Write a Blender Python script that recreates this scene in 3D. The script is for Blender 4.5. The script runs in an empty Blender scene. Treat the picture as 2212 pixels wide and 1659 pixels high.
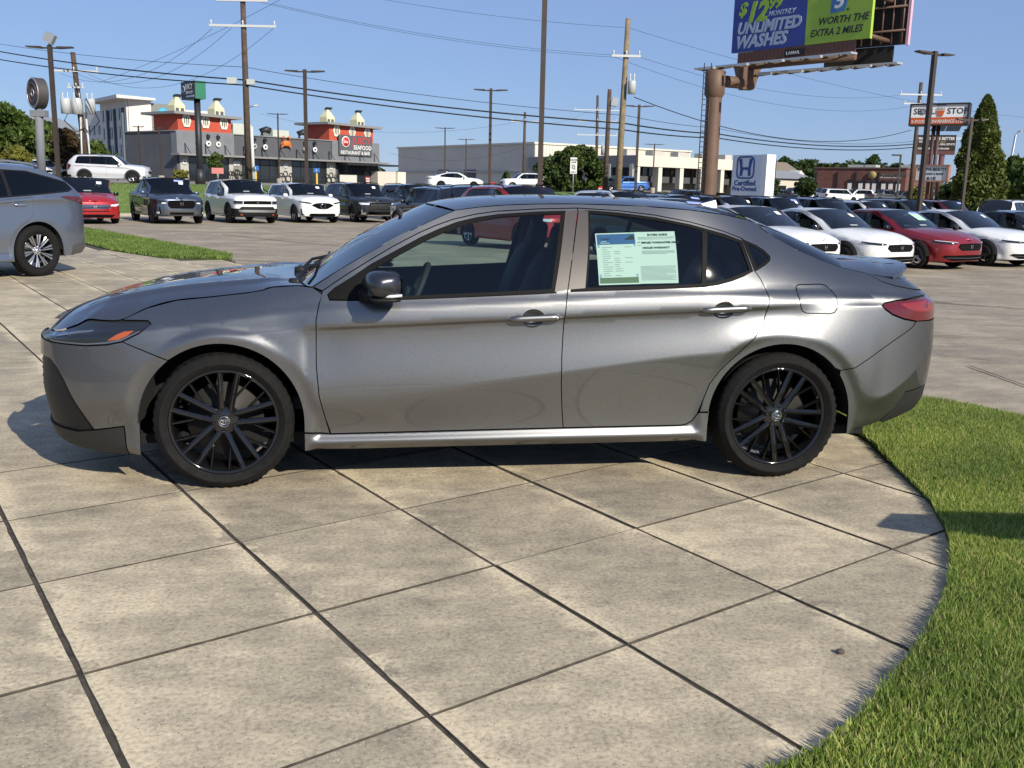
import bpy, math, random
import numpy as np
from math import radians, sin, cos, pi, sqrt, atan2
from mathutils import Vector, Matrix
from mathutils.geometry import delaunay_2d_cdt
random.seed(7); RNG = np.random.default_rng(7)
SC = bpy.context.scene
COL = SC.collection
# ---------------------------------------------------------------- camera
CAM = np.array([-0.68025, -5.60851, 1.48619]); YAW, PITCH, ROLL, FOC = -0.14287, 0.20009, 0.02239, 2100.0
IW, IH = 2212.0, 1659.0
_f = np.array([-sin(YAW)*cos(PITCH), cos(YAW)*cos(PITCH), -sin(PITCH)])
_r = np.array([cos(YAW), sin(YAW), 0.0]); _u = np.cross(_r, _f)
_r2 = _r*cos(ROLL)+_u*sin(ROLL); _u2 = -_r*sin(ROLL)+_u*cos(ROLL)
cam = bpy.data.cameras.new('camera'); camo = bpy.data.objects.new('camera', cam); COL.objects.link(camo)
cam.sensor_width = 36.0; cam.lens = 36.0*FOC/IW; cam.clip_start = 0.05; cam.clip_end = 3000
camo.matrix_world = Matrix((( _r2[0], _u2[0], -_f[0], CAM[0]), (_r2[1], _u2[1], -_f[1], CAM[1]), (_r2[2], _u2[2], -_f[2], CAM[2]), (0, 0, 0, 1)))
SC.camera = camo
# ---------------------------------------------------------------- sky, sun, exposure
SUN = np.array([0.84, -1.53, 1.02]); SUN = SUN/np.linalg.norm(SUN)
world = bpy.data.worlds.new('World'); SC.world = world; world.use_nodes = True
wn = world.node_tree; bg = wn.nodes['Background']
sky = wn.nodes.new('ShaderNodeTexSky'); sky.sky_type = 'NISHITA'; sky.sun_disc = False
sky.sun_elevation = math.asin(SUN[2]); sky.sun_rotation = atan2(SUN[0], SUN[1])
sky.altitude = 0.0; sky.air_density = 1.0; sky.dust_density = 0.0; sky.ozone_density = 8.0
hz = wn.nodes.new('ShaderNodeMix'); hz.data_type = 'RGBA'; hz.inputs[0].default_value = 0.64; hz.inputs[7].default_value = (2.5, 3.35, 5.7, 1)   # even summer haze over the whole dome
wn.links.new(sky.outputs[0], hz.inputs[6]); wn.links.new(hz.outputs[2], bg.inputs[0]); bg.inputs[1].default_value = 0.1
sl = bpy.data.lights.new('sun', 'SUN'); sl.energy = 5.0; sl.angle = radians(0.53); sl.color = (1.0, 0.93, 0.80)
slo = bpy.data.objects.new('sun', sl); COL.objects.link(slo)
slo.rotation_euler = Vector(SUN).to_track_quat('Z', 'Y').to_euler(); slo.location = (0, 0, 60)
vs = SC.view_settings; vs.view_transform = 'Standard'; vs.look = 'None'; vs.exposure = 0.25; vs.gamma = 1.0
SC.render.engine = 'CYCLES'; SC.cycles.max_bounces = 8; SC.cycles.transparent_max_bounces = 24
SC.cycles.glossy_bounces = 4; SC.cycles.diffuse_bounces = 3; SC.cycles.caustics_reflective = False; SC.cycles.caustics_refractive = False
# ---------------------------------------------------------------- places: camera-frame helpers (real distances)
RV = np.array([cos(YAW), sin(YAW), 0.0]); FV = np.array([-sin(YAW), cos(YAW), 0.0])
def ray(x, y): return _f+_r2*(x-IW/2)/FOC-_u2*(y-IH/2)/FOC
def pt(x, y, d):
    v = ray(x, y); t = d/float(v@FV); return CAM+v*t
def sm(a, b, x):
    t = np.clip((np.asarray(x, float)-a)/(b-a), 0, 1); return t*t*(3-2*t)
def gz(X, Y):
    X = np.asarray(X, float); Y = np.asarray(Y, float)
    r = (X-CAM[0])*RV[0]+(Y-CAM[1])*RV[1]; d = (X-CAM[0])*FV[0]+(Y-CAM[1])*FV[1]
    q = -.616*r+.788*d
    z = -.20*sm(15, 28, q)-.27*sm(1.5, 7, r)*sm(9, 19, d)*(1-sm(20, 40, q))
    return z+(1.42-.75*sm(14, 34, r))*sm(47.5, 56.5, q)+.1*sm(70, 130, q)
def rd(r, d, z=None):
    p = CAM+RV*r+FV*d; p = np.array([p[0], p[1], 0.0]); p[2] = gz(p[0], p[1]) if z is None else z; return p
def col(x, d):
    p = pt(x, 400, d); return np.array([p[0], p[1], float(gz(p[0], p[1]))])
def colh(x, y, d):
    p = pt(x, y, d); return np.array([p[0], p[1], float(gz(p[0], p[1]))])
def ground(x, y, z=0.0):
    v = ray(x, y); t = (z-CAM[2])/v[2]; return CAM+v*t
# ---------------------------------------------------------------- materials
MATS = {}
def nodes(name):
    m = bpy.data.materials.new(name); m.use_nodes = True; MATS[name] = m
    return m, m.node_tree.nodes, m.node_tree.links, m.node_tree.nodes['Principled BSDF']
def C4(c): return (c[0], c[1], c[2], 1.0)
def mat(name, c, rough=.5, metal=0.0, coat=0.0, coatr=.03, spec=.5, var=0.0, vscale=8.0, bump=0.0, bscale=60.0, emit=None, es=1.0, trans=0.0):
    if name in MATS: return MATS[name]
    m, n, l, b = nodes(name)
    b.inputs['Base Color'].default_value = C4(c); b.inputs['Roughness'].default_value = rough; b.inputs['Metallic'].default_value = metal
    b.inputs['Coat Weight'].default_value = coat; b.inputs['Coat Roughness'].default_value = coatr; b.inputs['Specular IOR Level'].default_value = spec
    if emit: b.inputs['Emission Color'].default_value = C4(emit); b.inputs['Emission Strength'].default_value = es
    if var or bump:
        tc = n.new('ShaderNodeTexCoord')
    if var:
        t = n.new('ShaderNodeTexNoise'); t.inputs['Scale'].default_value = vscale; t.inputs['Detail'].default_value = 6; l.new(tc.outputs['Object'], t.inputs['Vector'])
        r = n.new('ShaderNodeValToRGB'); r.color_ramp.elements[0].position = .3; r.color_ramp.elements[1].position = .7
        r.color_ramp.elements[0].color = C4([v*(1-var) for v in c]); r.color_ramp.elements[1].color = C4([min(1, v*(1+var)) for v in c])
        l.new(t.outputs['Fac'], r.inputs[0]); l.new(r.outputs[0], b.inputs['Base Color'])
    if bump:
        t2 = n.new('ShaderNodeTexNoise'); t2.inputs['Scale'].default_value = bscale; t2.inputs['Detail'].default_value = 4; l.new(tc.outputs['Object'], t2.inputs['Vector'])
        bp = n.new('ShaderNodeBump'); bp.inputs['Strength'].default_value = bump; bp.inputs['Distance'].default_value = .02
        l.new(t2.outputs['Fac'], bp.inputs['Height']); l.new(bp.outputs[0], b.inputs['Normal'])
    return m
def paint(name, c, metal=.0, rough=.35, flake=0.0):
    if name in MATS: return MATS[name]
    m, n, l, b = nodes(name)
    b.inputs['Base Color'].default_value = C4(c); b.inputs['Metallic'].default_value = metal; b.inputs['Roughness'].default_value = rough
    b.inputs['Coat Weight'].default_value = 1.0; b.inputs['Coat Roughness'].default_value = .02; b.inputs['Coat IOR'].default_value = 1.5
    if metal > .5: b.inputs['Specular Tint'].default_value = (.12, .12, .13, 1)     # flakes sit under the lacquer: no bright grazing edge
    tc = n.new('ShaderNodeTexCoord')
    t = n.new('ShaderNodeTexNoise'); t.inputs['Scale'].default_value = 3.0; t.inputs['Detail'].default_value = 8; l.new(tc.outputs['Object'], t.inputs['Vector'])
    mr = n.new('ShaderNodeMapRange'); mr.inputs['From Min'].default_value = .35; mr.inputs['From Max'].default_value = .75; mr.inputs['To Min'].default_value = .005; mr.inputs['To Max'].default_value = .03
    l.new(t.outputs['Fac'], mr.inputs['Value']); l.new(mr.outputs[0], b.inputs['Coat Roughness'])
    if flake:
        v = n.new('ShaderNodeTexVoronoi'); v.inputs['Scale'].default_value = 900; l.new(tc.outputs['Object'], v.inputs['Vector'])
        hs = n.new('ShaderNodeMix'); hs.data_type = 'RGBA'; hs.inputs[0].default_value = flake
        hs.inputs[6].default_value = C4(c)
        br = n.new('ShaderNodeMix'); br.data_type = 'RGBA'; br.blend_type = 'MULTIPLY'; br.inputs[0].default_value = 1.0
        br.inputs[6].default_value = C4([x*1.9 for x in c]); l.new(v.outputs['Color'], br.inputs[7])
        l.new(br.outputs[2], hs.inputs[7]); l.new(hs.outputs[2], b.inputs['Base Color'])
    return m
def glassmat(name, tint, gl=1.0, rough=0.0):
    if name in MATS: return MATS[name]
    m, n, l, b = nodes(name); n.remove(b); out = n['Material Output']
    tr = n.new('ShaderNodeBsdfTransparent'); tr.inputs[0].default_value = C4(tint)
    g = n.new('ShaderNodeBsdfGlossy'); g.inputs['Roughness'].default_value = rough; g.inputs['Color'].default_value = (gl, gl, gl, 1)
    f = n.new('ShaderNodeFresnel'); f.inputs['IOR'].default_value = 1.52
    mx = n.new('ShaderNodeMixShader'); l.new(f.outputs[0], mx.inputs[0]); l.new(tr.outputs[0], mx.inputs[1]); l.new(g.outputs[0], mx.inputs[2]); l.new(mx.outputs[0], out.inputs[0])
    return m
def ramp(n, pts):
    r = n.new('ShaderNodeValToRGB'); e = r.color_ramp.elements
    while len(e) < len(pts): e.new(.5)
    for i, (p, c) in enumerate(pts): e[i].position = p; e[i].color = C4(c)
    return r
def concretemat(name, light, dark, speck=True, scale=1.0, stain=.55):
    m, n, l, b = nodes(name); tc = n.new('ShaderNodeTexCoord'); geo = n.new('ShaderNodeNewGeometry')
    oi = n.new('ShaderNodeObjectInfo')
    def noise(s, d, stretch=None, rough=.6):
        t = n.new('ShaderNodeTexNoise'); t.inputs['Scale'].default_value = s; t.inputs['Detail'].default_value = d; t.inputs['Roughness'].default_value = rough
        if stretch:
            mp = n.new('ShaderNodeMapping'); mp.inputs['Scale'].default_value = stretch; mp.inputs['Rotation'].default_value = (0, 0, radians(-8)); l.new(geo.outputs['Position'], mp.inputs[0]); l.new(mp.outputs[0], t.inputs['Vector'])
        else: l.new(geo.outputs['Position'], t.inputs['Vector'])
        return t
    big = noise(1.5*scale, 9, None, .68); streak = noise(4.5*scale, 9, (.5, 1.5, 1), .7); fine = noise(60, 4); med = noise(9, 6)
    def math_(op, a, bb):
        k = n.new('ShaderNodeMath'); k.operation = op
        for i, v in enumerate((a, bb)):
            if hasattr(v, 'links') or hasattr(v, 'is_linked'): l.new(v, k.inputs[i])
            else: k.inputs[i].default_value = v
        return k.outputs[0]
    s = math_('ADD', math_('MULTIPLY', big.outputs['Fac'], .55), math_('MULTIPLY', streak.outputs['Fac'], .45))
    s = math_('ADD', s, math_('MULTIPLY', math_('SUBTRACT', med.outputs['Fac'], .5), .25))
    s = math_('ADD', s, math_('MULTIPLY', math_('SUBTRACT', oi.outputs['Random'], .5), .13))
    if speck:
        vd = n.new('ShaderNodeVectorMath'); vd.operation = 'DOT_PRODUCT'; vd.inputs[1].default_value = (1.149, .568, 0); l.new(tc.outputs['Object'], vd.inputs[0])
        ea = math_('ABSOLUTE', vd.outputs['Value'], 0.0); mrg = n.new('ShaderNodeMapRange'); mrg.inputs['From Min'].default_value = .36; mrg.inputs['From Max'].default_value = .50; mrg.inputs['To Max'].default_value = .20; l.new(ea, mrg.inputs['Value'])
        s = math_('ADD', s, math_('MULTIPLY', mrg.outputs[0], math_('GREATER_THAN', noise(1.7, 5).outputs['Fac'], .47)))
    mid = [a*.5+c*.5 for a, c in zip(light, dark)]
    rp = ramp(n, [(.36, dark), (.36+.18*stain/.55, mid), (.66, light)]); l.new(s, rp.inputs[0])
    colr = rp.outputs[0]
    f2 = ramp(n, [(.30, (.60, .58, .56)), (.5, (1, 1, 1)), (.72, (1.25, 1.23, 1.18))]); l.new(fine.outputs['Fac'], f2.inputs[0])
    mu = n.new('ShaderNodeMix'); mu.data_type = 'RGBA'; mu.blend_type = 'MULTIPLY'; mu.inputs[0].default_value = .9; l.new(colr, mu.inputs[6]); l.new(f2.outputs[0], mu.inputs[7]); colr = mu.outputs[2]
    if speck:
        vo = n.new('ShaderNodeTexVoronoi'); vo.inputs['Scale'].default_value = 105; l.new(geo.outputs['Position'], vo.inputs['Vector'])
        sp = ramp(n, [(.0, (1, 1, 1)), (.18, (1, 1, 1)), (.30, (0, 0, 0))]); l.new(vo.outputs['Distance'], sp.inputs[0])
        gate = math_('MULTIPLY', sp.outputs[0], math_('GREATER_THAN', n_sep(n, l, vo.outputs['Color']), .80))
        gate = math_('MULTIPLY', gate, math_('GREATER_THAN', med.outputs['Fac'], .44))
        mm = n.new('ShaderNodeMix'); mm.data_type = 'RGBA'; l.new(gate, mm.inputs[0]); l.new(colr, mm.inputs[6]); mm.inputs[7].default_value = (.60, .54, .40, 1); colr = mm.outputs[2]
        dk = math_('MULTIPLY', sp.outputs[0], math_('LESS_THAN', n_sep(n, l, vo.outputs['Color']), .05))
        mm2 = n.new('ShaderNodeMix'); mm2.data_type = 'RGBA'; l.new(dk, mm2.inputs[0]); l.new(colr, mm2.inputs[6]); mm2.inputs[7].default_value = (.10, .09, .075, 1); colr = mm2.outputs[2]
    l.new(colr, b.inputs['Base Color']); b.inputs['Roughness'].default_value = .85
    bp = n.new('ShaderNodeBump'); bp.inputs['Strength'].default_value = .35; bp.inputs['Distance'].default_value = .004
    l.new(fine.outputs['Fac'], bp.inputs['Height']); l.new(bp.outputs[0], b.inputs['Normal'])
    return m
def n_sep(n, l, c):
    s = n.new('ShaderNodeSeparateColor'); l.new(c, s.inputs[0]); return s.outputs[0]
def leafmat(name, a, bb, trans=.25, dry=None):
    m, n, l, b = nodes(name); out = n['Material Output']
    geo = n.new('ShaderNodeNewGeometry')
    r = ramp(n, [(0, a), (.55, [(x+y)/2 for x, y in zip(a, bb)]), (1, bb)] if dry is None else [(0, a), (.5, [(x+y)/2 for x, y in zip(a, bb)]), (.86, bb), (.93, dry)]); l.new(geo.outputs['Random Per Island'], r.inputs[0])
    t2 = n.new('ShaderNodeTexNoise'); t2.inputs['Scale'].default_value = 1.3; l.new(geo.outputs['Position'], t2.inputs['Vector'])
    r2 = ramp(n, [(.35, (.75, .78, .7)), (.65, (1.2, 1.15, 1.0))]); l.new(t2.outputs['Fac'], r2.inputs[0])
    mu = n.new('ShaderNodeMix'); mu.data_type = 'RGBA'; mu.blend_type = 'MULTIPLY'; mu.inputs[0].default_value = 1; l.new(r.outputs[0], mu.inputs[6]); l.new(r2.outputs[0], mu.inputs[7])
    l.new(mu.outputs[2], b.inputs['Base Color']); b.inputs['Roughness'].default_value = .55; b.inputs['Specular IOR Level'].default_value = .3
    tr = n.new('ShaderNodeBsdfTranslucent'); l.new(mu.outputs[2], tr.inputs[0])
    mx = n.new('ShaderNodeMixShader'); mx.inputs[0].default_value = trans; l.new(b.outputs[0], mx.inputs[1]); l.new(tr.outputs[0], mx.inputs[2]); l.new(mx.outputs[0], out.inputs[0])
    return m
# ---------------------------------------------------------------- mesh helpers
def link(o, parent=None):
    COL.objects.link(o)
    if parent is not None: o.parent = parent
    return o
def tag(o, label=None, cat=None, group=None, kind=None):
    if label: o['label'] = label
    if cat: o['category'] = cat
    if group: o['group'] = group
    if kind: o['kind'] = kind
    return o
def thing(name, label, cat, loc=(0, 0, 0), rz=0.0, group=None):
    o = bpy.data.objects.new(name, None); o.empty_display_size = .2; link(o); o.location = [float(v) for v in loc]; o.rotation_euler = (0, 0, rz)
    return tag(o, label, cat, group)
def mesh_np(name, V, T, m, parent=None, normals=None, smooth=False, mi=None, quads=False):
    me = bpy.data.meshes.new(name); V = np.asarray(V, np.float32); T = np.asarray(T, np.int32)
    k = T.shape[1]; me.vertices.add(len(V)); me.vertices.foreach_set('co', V.ravel())
    me.loops.add(T.size); me.loops.foreach_set('vertex_index', T.ravel())
    me.polygons.add(len(T)); me.polygons.foreach_set('loop_start', np.arange(0, T.size, k, dtype=np.int32)); me.polygons.foreach_set('loop_total', np.full(len(T), k, np.int32))
    for mm in (m if isinstance(m, (list, tuple)) else [m]): me.materials.append(mm)
    if mi is not None: me.polygons.foreach_set('material_index', np.asarray(mi, np.int32))
    me.polygons.foreach_set('use_smooth', np.full(len(T), bool(smooth or normals is not None)))
    me.update(); me.validate()
    if normals is not None and len(me.vertices) == len(normals): me.normals_split_custom_set_from_vertices([tuple(map(float, q)) for q in normals])
    o = bpy.data.objects.new(name, me); return link(o, parent)
class MB:
    def __init__(s): s.v = []; s.f = []; s.s = []; s.mi = []; s.cur = 0
    def add(s, v, f, smooth=False):
        b = len(s.v); s.v += [tuple(map(float, p)) for p in v]; s.f += [tuple(i+b for i in q) for q in f]; s.s += [smooth]*len(f); s.mi += [s.cur]*len(f); return s
    def box(s, c, d, rz=0.0, M=None):
        x, y, z = [k/2 for k in d]; P = [(-x, -y, -z), (x, -y, -z), (x, y, -z), (-x, y, -z), (-x, -y, z), (x, -y, z), (x, y, z), (-x, y, z)]
        ca, sa = cos(rz), sin(rz)
        if M is not None: P = [M @ Vector(p) for p in P]; P = [(p[0]+c[0], p[1]+c[1], p[2]+c[2]) for p in P]
        else: P = [(p[0]*ca-p[1]*sa+c[0], p[0]*sa+p[1]*ca+c[1], p[2]+c[2]) for p in P]
        return s.add(P, [(0, 3, 2, 1), (4, 5, 6, 7), (0, 1, 5, 4), (1, 2, 6, 5), (2, 3, 7, 6), (3, 0, 4, 7)])
    def hexa(s, P): return s.add(P, [(0, 3, 2, 1), (4, 5, 6, 7), (0, 1, 5, 4), (1, 2, 6, 5), (2, 3, 7, 6), (3, 0, 4, 7)])
    def tube(s, pts, r, n=8, caps=True, smooth=True):
        pts = [np.array(p, float) for p in pts]; rr = r if isinstance(r, (list, tuple)) else [r]*len(pts); V = []
        up = np.array([0, 0, 1.0])
        for i, p in enumerate(pts):
            t = pts[min(i+1, len(pts)-1)]-pts[max(i-1, 0)]; t = t/(np.linalg.norm(t)+1e-12)
            a = np.cross(t, up if abs(t[2]) < .95 else np.array([1.0, 0, 0])); a /= np.linalg.norm(a); bb = np.cross(a, t)
            for k in range(n):
                w = 2*pi*k/n; V.append(p+rr[i]*(a*cos(w)+bb*sin(w)))
        F = [(i*n+k, i*n+(k+1) % n, (i+1)*n+(k+1) % n, (i+1)*n+k) for i in range(len(pts)-1) for k in range(n)]
        s.add(V, F, smooth)
        if caps:
            m = len(s.v)-len(V); s.f += [tuple(m+k for k in range(n))[::-1], tuple(m+(len(pts)-1)*n+k for k in range(n))]; s.s += [False, False]; s.mi += [s.cur, s.cur]
        return s
    def lathe(s, prof, n=24, axis='z', c=(0, 0, 0), smooth=True, ang=2*pi):
        V = []; closed = abs(ang-2*pi) < 1e-6; nn = n if closed else n+1
        for k in range(nn):
            w = ang*k/n
            for (r, h) in prof:
                if axis == 'z': p = (r*cos(w), r*sin(w), h)
                elif axis == 'y': p = (r*cos(w), h, r*sin(w))
                else: p = (h, r*cos(w), r*sin(w))
                V.append((p[0]+c[0], p[1]+c[1], p[2]+c[2]))
        m = len(prof); F = [(k*m+j, ((k+1) % nn)*m+j, ((k+1) % nn)*m+j+1, k*m+j+1) for k in range(n) for j in range(m-1)]
        return s.add(V, F, smooth)
    def prism(s, poly, a, b, axis='y'):
        n = len(poly); f = {'y': lambda p, h: (p[0], h, p[1]), 'z': lambda p, h: (p[0], p[1], h), 'x': lambda p, h: (h, p[0], p[1])}[axis]
        V = [f(p, a) for p in poly]+[f(p, b) for p in poly]
        return s.add(V, [tuple(range(n)), tuple(range(2*n-1, n-1, -1))]+[(i, n+i, n+(i+1) % n, (i+1) % n) for i in range(n)])
    def build(s, name, m, parent=None, loc=None, rz=0.0, bevel=0.0):
        me = bpy.data.meshes.new(name); me.from_pydata(s.v, [], s.f)
        for mm in (m if isinstance(m, (list, tuple)) else [m]): me.materials.append(mm)
        me.polygons.foreach_set('use_smooth', s.s); me.polygons.foreach_set('material_index', s.mi); me.update()
        o = bpy.data.objects.new(name, me); link(o, parent)
        if loc is not None: o.location = [float(v) for v in loc]
        o.rotation_euler = (0, 0, rz)
        if bevel: bv = o.modifiers.new('bevel', 'BEVEL'); bv.width = bevel; bv.segments = 2; bv.limit_method = 'ANGLE'
        return o
def frame(o, xdir, up=(0, 0, 1)):
    x = np.array(xdir, float); x /= np.linalg.norm(x); u = np.array(up, float); n = np.cross(x, u); n /= np.linalg.norm(n); u = np.cross(n, x)
    return Matrix(((x[0], u[0], n[0], o[0]), (x[1], u[1], n[1], o[1]), (x[2], u[2], n[2], o[2]), (0, 0, 0, 1)))
TXS = bpy.data.scenes.new('lettering workshop')      # letters are turned into meshes here, removed at the end
def txt(s, size, m, parent, M, align='LEFT', bold=0.0, shear=0.0, ext=.002, sx=1.0, name='lettering', spacing=1.0):
    cu = bpy.data.curves.new('t', 'FONT'); cu.body = s; cu.size = size; cu.align_x = align; cu.align_y = 'BOTTOM_BASELINE'; cu.offset = bold*size; cu.shear = shear; cu.extrude = ext; cu.resolution_u = 2; cu.space_character = spacing
    t = bpy.data.objects.new('t', cu); TXS.collection.objects.link(t); vl = TXS.view_layers[0]; vl.update()
    me = bpy.data.meshes.new_from_object(t.evaluated_get(vl.depsgraph))
    bpy.data.objects.remove(t); bpy.data.curves.remove(cu)
    me.materials.clear(); me.materials.append(m); me.name = name
    o = bpy.data.objects.new(name, me); link(o, parent)
    o.matrix_basis = M @ Matrix.Diagonal((sx, 1, 1, 1)); return o
def copy_tree(o, parent=None):
    c = o.copy(); COL.objects.link(c); c.parent = parent
    for ch in list(o.children): copy_tree(ch, c)
    return c
def cspline(P, n):
    P = np.asarray(P, float); out = []
    for i in range(len(P)-1):
        a = P[max(i-1, 0)]; b = P[i]; c = P[i+1]; d = P[min(i+2, len(P)-1)]
        if i == 0: a = 2*b-c
        if i+2 > len(P)-1: d = 2*c-b
        for k in range(n):
            t = k/n; out.append(.5*((2*b)+(-a+c)*t+(2*a-5*b+4*c-d)*t*t+(-a+3*b-3*c+d)*t**3))
    out.append(P[-1]); return np.array(out)
# ================================================================ the setting: ground, pavement, grass
_gz0 = gz
def gz(X, Y): return _gz0(X, Y)-.05
def aq(a, q): return .788*a-.616*q, .616*a+.788*q      # along / beyond the lamp line -> right, forward
def pip(P, poly):
    P = np.asarray(P, float); poly = np.asarray(poly, float); x, y = P[:, 0], P[:, 1]; ins = np.zeros(len(P), bool); j = len(poly)-1
    for i in range(len(poly)):
        xi, yi = poly[i]; xj, yj = poly[j]; c = ((yi > y) != (yj > y)) & (x < (xj-xi)*(y-yi)/((yj-yi) if yj != yi else 1e-12)+xi); ins ^= c; j = i
    return ins
def sheet(name, As, Qs, m, dz=0.0, kind='structure', label=None):
    A, Q = np.meshgrid(As, Qs); r, d = aq(A, Q); X = CAM[0]+RV[0]*r+FV[0]*d; Y = CAM[1]+RV[1]*r+FV[1]*d; Z = gz(X, Y)+dz
    V = np.stack([X, Y, Z], -1).reshape(-1, 3); na = len(As); nq = len(Qs)
    i = (np.arange(nq-1)[:, None]*na+np.arange(na-1)[None]).ravel(); T = np.stack([i, i+1, i+na+1, i+na], 1)
    o = mesh_np(name, V, T, m, smooth=True); tag(o, kind=kind); return o
M_lot = concretemat('lot concrete', (.42, .35, .25), (.165, .14, .105), speck=False, scale=.5, stain=.5)
M_slab = concretemat('slab concrete', (.60, .505, .345), (.25, .212, .155), speck=True, scale=1.0)
M_joint = mat('joint dirt', (.06, .05, .037), .95, var=.5, vscale=20)
M_road = concretemat('road asphalt', (.17, .165, .155), (.11, .105, .10), speck=False, scale=.3)
M_far = concretemat('far paving', (.30, .27, .22), (.18, .165, .14), speck=False, scale=.1)
M_soil = mat('soil', (.055, .07, .022), .95, var=.5, vscale=14)
def turf(name, a, b, s):
    m, n, l, bs = nodes(name); geo = n.new('ShaderNodeNewGeometry')
    t = n.new('ShaderNodeTexNoise'); t.inputs['Scale'].default_value = s; t.inputs['Detail'].default_value = 10; t.inputs['Roughness'].default_value = .75; l.new(geo.outputs['Position'], t.inputs['Vector'])
    r = ramp(n, [(.32, a), (.68, b)]); l.new(t.outputs['Fac'], r.inputs[0]); l.new(r.outputs[0], bs.inputs['Base Color']); bs.inputs['Roughness'].default_value = .9
    bp = n.new('ShaderNodeBump'); bp.inputs['Strength'].default_value = .8; bp.inputs['Distance'].default_value = .05; l.new(t.outputs['Fac'], bp.inputs['Height']); l.new(bp.outputs[0], bs.inputs['Normal']); return m
M_turf = turf('bank turf', (.07, .125, .02), (.17, .235, .05), 2.2)
lot = sheet('parking_lot', np.concatenate([np.arange(-400, -60, 40), np.arange(-60, 90, 2.0), np.arange(90, 500, 40)]), np.concatenate([np.arange(-60, 0, 6), np.arange(0, 47.6, 1.58)]), M_lot)
bank = sheet('grass_bank', np.concatenate([np.arange(-400, -60, 20), np.arange(-60, 120, 4.0), np.arange(120, 500, 40)]), [47.7, 48.5, 49.5, 51, 52.5, 54, 55.5, 57], M_turf, .02)
road = sheet('road', np.arange(-480, 500, 20), [57, 62, 67, 72.5], M_road)
far = sheet('ground', np.arange(-1500, 1600, 100), [72.5, 80, 90, 110, 135, 180, 260, 400, 700, 1600], M_far)
# kerb along the lot edge, broken into stones
kerb = MB()
def aqp(a, q, dz=0.0):
    r, d = aq(a, q); return rd(r, d, None)+np.array([0, 0, dz])
kerb_o = thing('kerb', None, None, (0, 0, 0)); tag(kerb_o, kind='structure')
M_kerb = concretemat('kerb concrete', (.42, .38, .30), (.26, .24, .20), speck=False)
for k in range(-14, 30):
    a0 = k*3.0; b = MB(); P = []
    for dz in (-.1, .13):
        for (aa, qq) in ((a0, 47.35), (a0+2.985, 47.35), (a0+2.985, 47.62), (a0, 47.62)):
            p = aqp(aa, 47.4, dz); r, d = aq(aa, qq); w = rd(r, d, p[2]); P.append(w)
    b.hexa(P); b.build('kerb_stone', M_kerb, kerb_o)
# ---- paved plaza of square slabs
E1 = np.array([.682, .380]); E2 = np.array([.357, -.722]); O0 = np.array([-.21, -1.97])
GRASS_C = [(2.23, .22), (2.33, .0), (2.30, -.25), (2.22, -.55), (2.11, -1.0), (2.02, -1.37), (1.88, -1.72), (1.74, -2.0), (1.54, -2.3), (1.36, -2.54), (1.15, -2.78), (.92, -3.01), (.68, -3.23), (.47, -3.39), (.30, -3.47), (-.2, -3.75), (-.8, -4.0)]
PLAZA = [(-14, -8), (4, -8), (3.0, -1.0), (2.45, .3), (1.3, 2.0), (-.8, 5.2), (-2.5, 9.5), (-3.3, 13.45), (-4.65, 13.7), (-5.97, 15.6), (-7.65, 19.0), (-9.3, 23.9), (-16, 24)]
pv = MB(); pv.add([(x, y, -.0055) for x, y in PLAZA], [tuple(range(len(PLAZA)))]); pav = pv.build('pavement', M_joint); tag(pav, kind='structure')
def slab_mesh(n2, seed, name):
    rg = np.random.default_rng(seed); c = []
    w1, w2 = (.5-.0068/.78), (.5-.0036/(.805*n2)); k = 10
    cr = [(-w1, -w2), (w1, -w2), (w1, w2), (-w1, w2)]
    for i in range(4):
        a = np.array(cr[i]); b = np.array(cr[(i+1) % 4])
        for t in range(k): c.append(a+(b-a)*t/k)
    c = np.array(c); J = rg.normal(0, .0009, c.shape); J[::k] *= .3
    xy = c[:, :1]*E1+c[:, 1:]*E2*n2+J; cen = xy*(1-.004/np.maximum(.2, np.linalg.norm(xy, axis=1, keepdims=True)))
    n = len(xy); V = [(p[0], p[1], 0.0) for p in cen]+[(p[0], p[1], -.004) for p in xy]+[(p[0], p[1], -.06) for p in xy]
    F = [tuple(range(n))]+[(j*n+i, (j+1)*n+i, (j+1)*n+(i+1) % n, j*n+(i+1) % n) for j in (0, 1) for i in range(n)]
    me = bpy.data.meshes.new(name); me.from_pydata(V, [], [f[::-1] if idx == 0 else f[::-1] for idx, f in enumerate(F)]); me.materials.append(M_slab); me.materials.append(M_joint); me.polygons.foreach_set('material_index', [0]+[0]*n+[1]*n if False else [0]+[1]*(2*n)); me.update(); return me
SM = [slab_mesh(1, s, 'slab') for s in range(5)]; SL = [slab_mesh(4, s, 'slab') for s in range(9, 13)]
gpoly = np.array(GRASS_C+[(4, -8), (9, -8), (9, 3), (3.4, 1)])
def inside_fwd(c):
    d = (c[0]-CAM[0])*FV[0]+(c[1]-CAM[1])*FV[1]; r = (c[0]-CAM[0])*RV[0]+(c[1]-CAM[1])*RV[1]; return d > -2.0 and abs(r) < 4.0+d*.85
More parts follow.
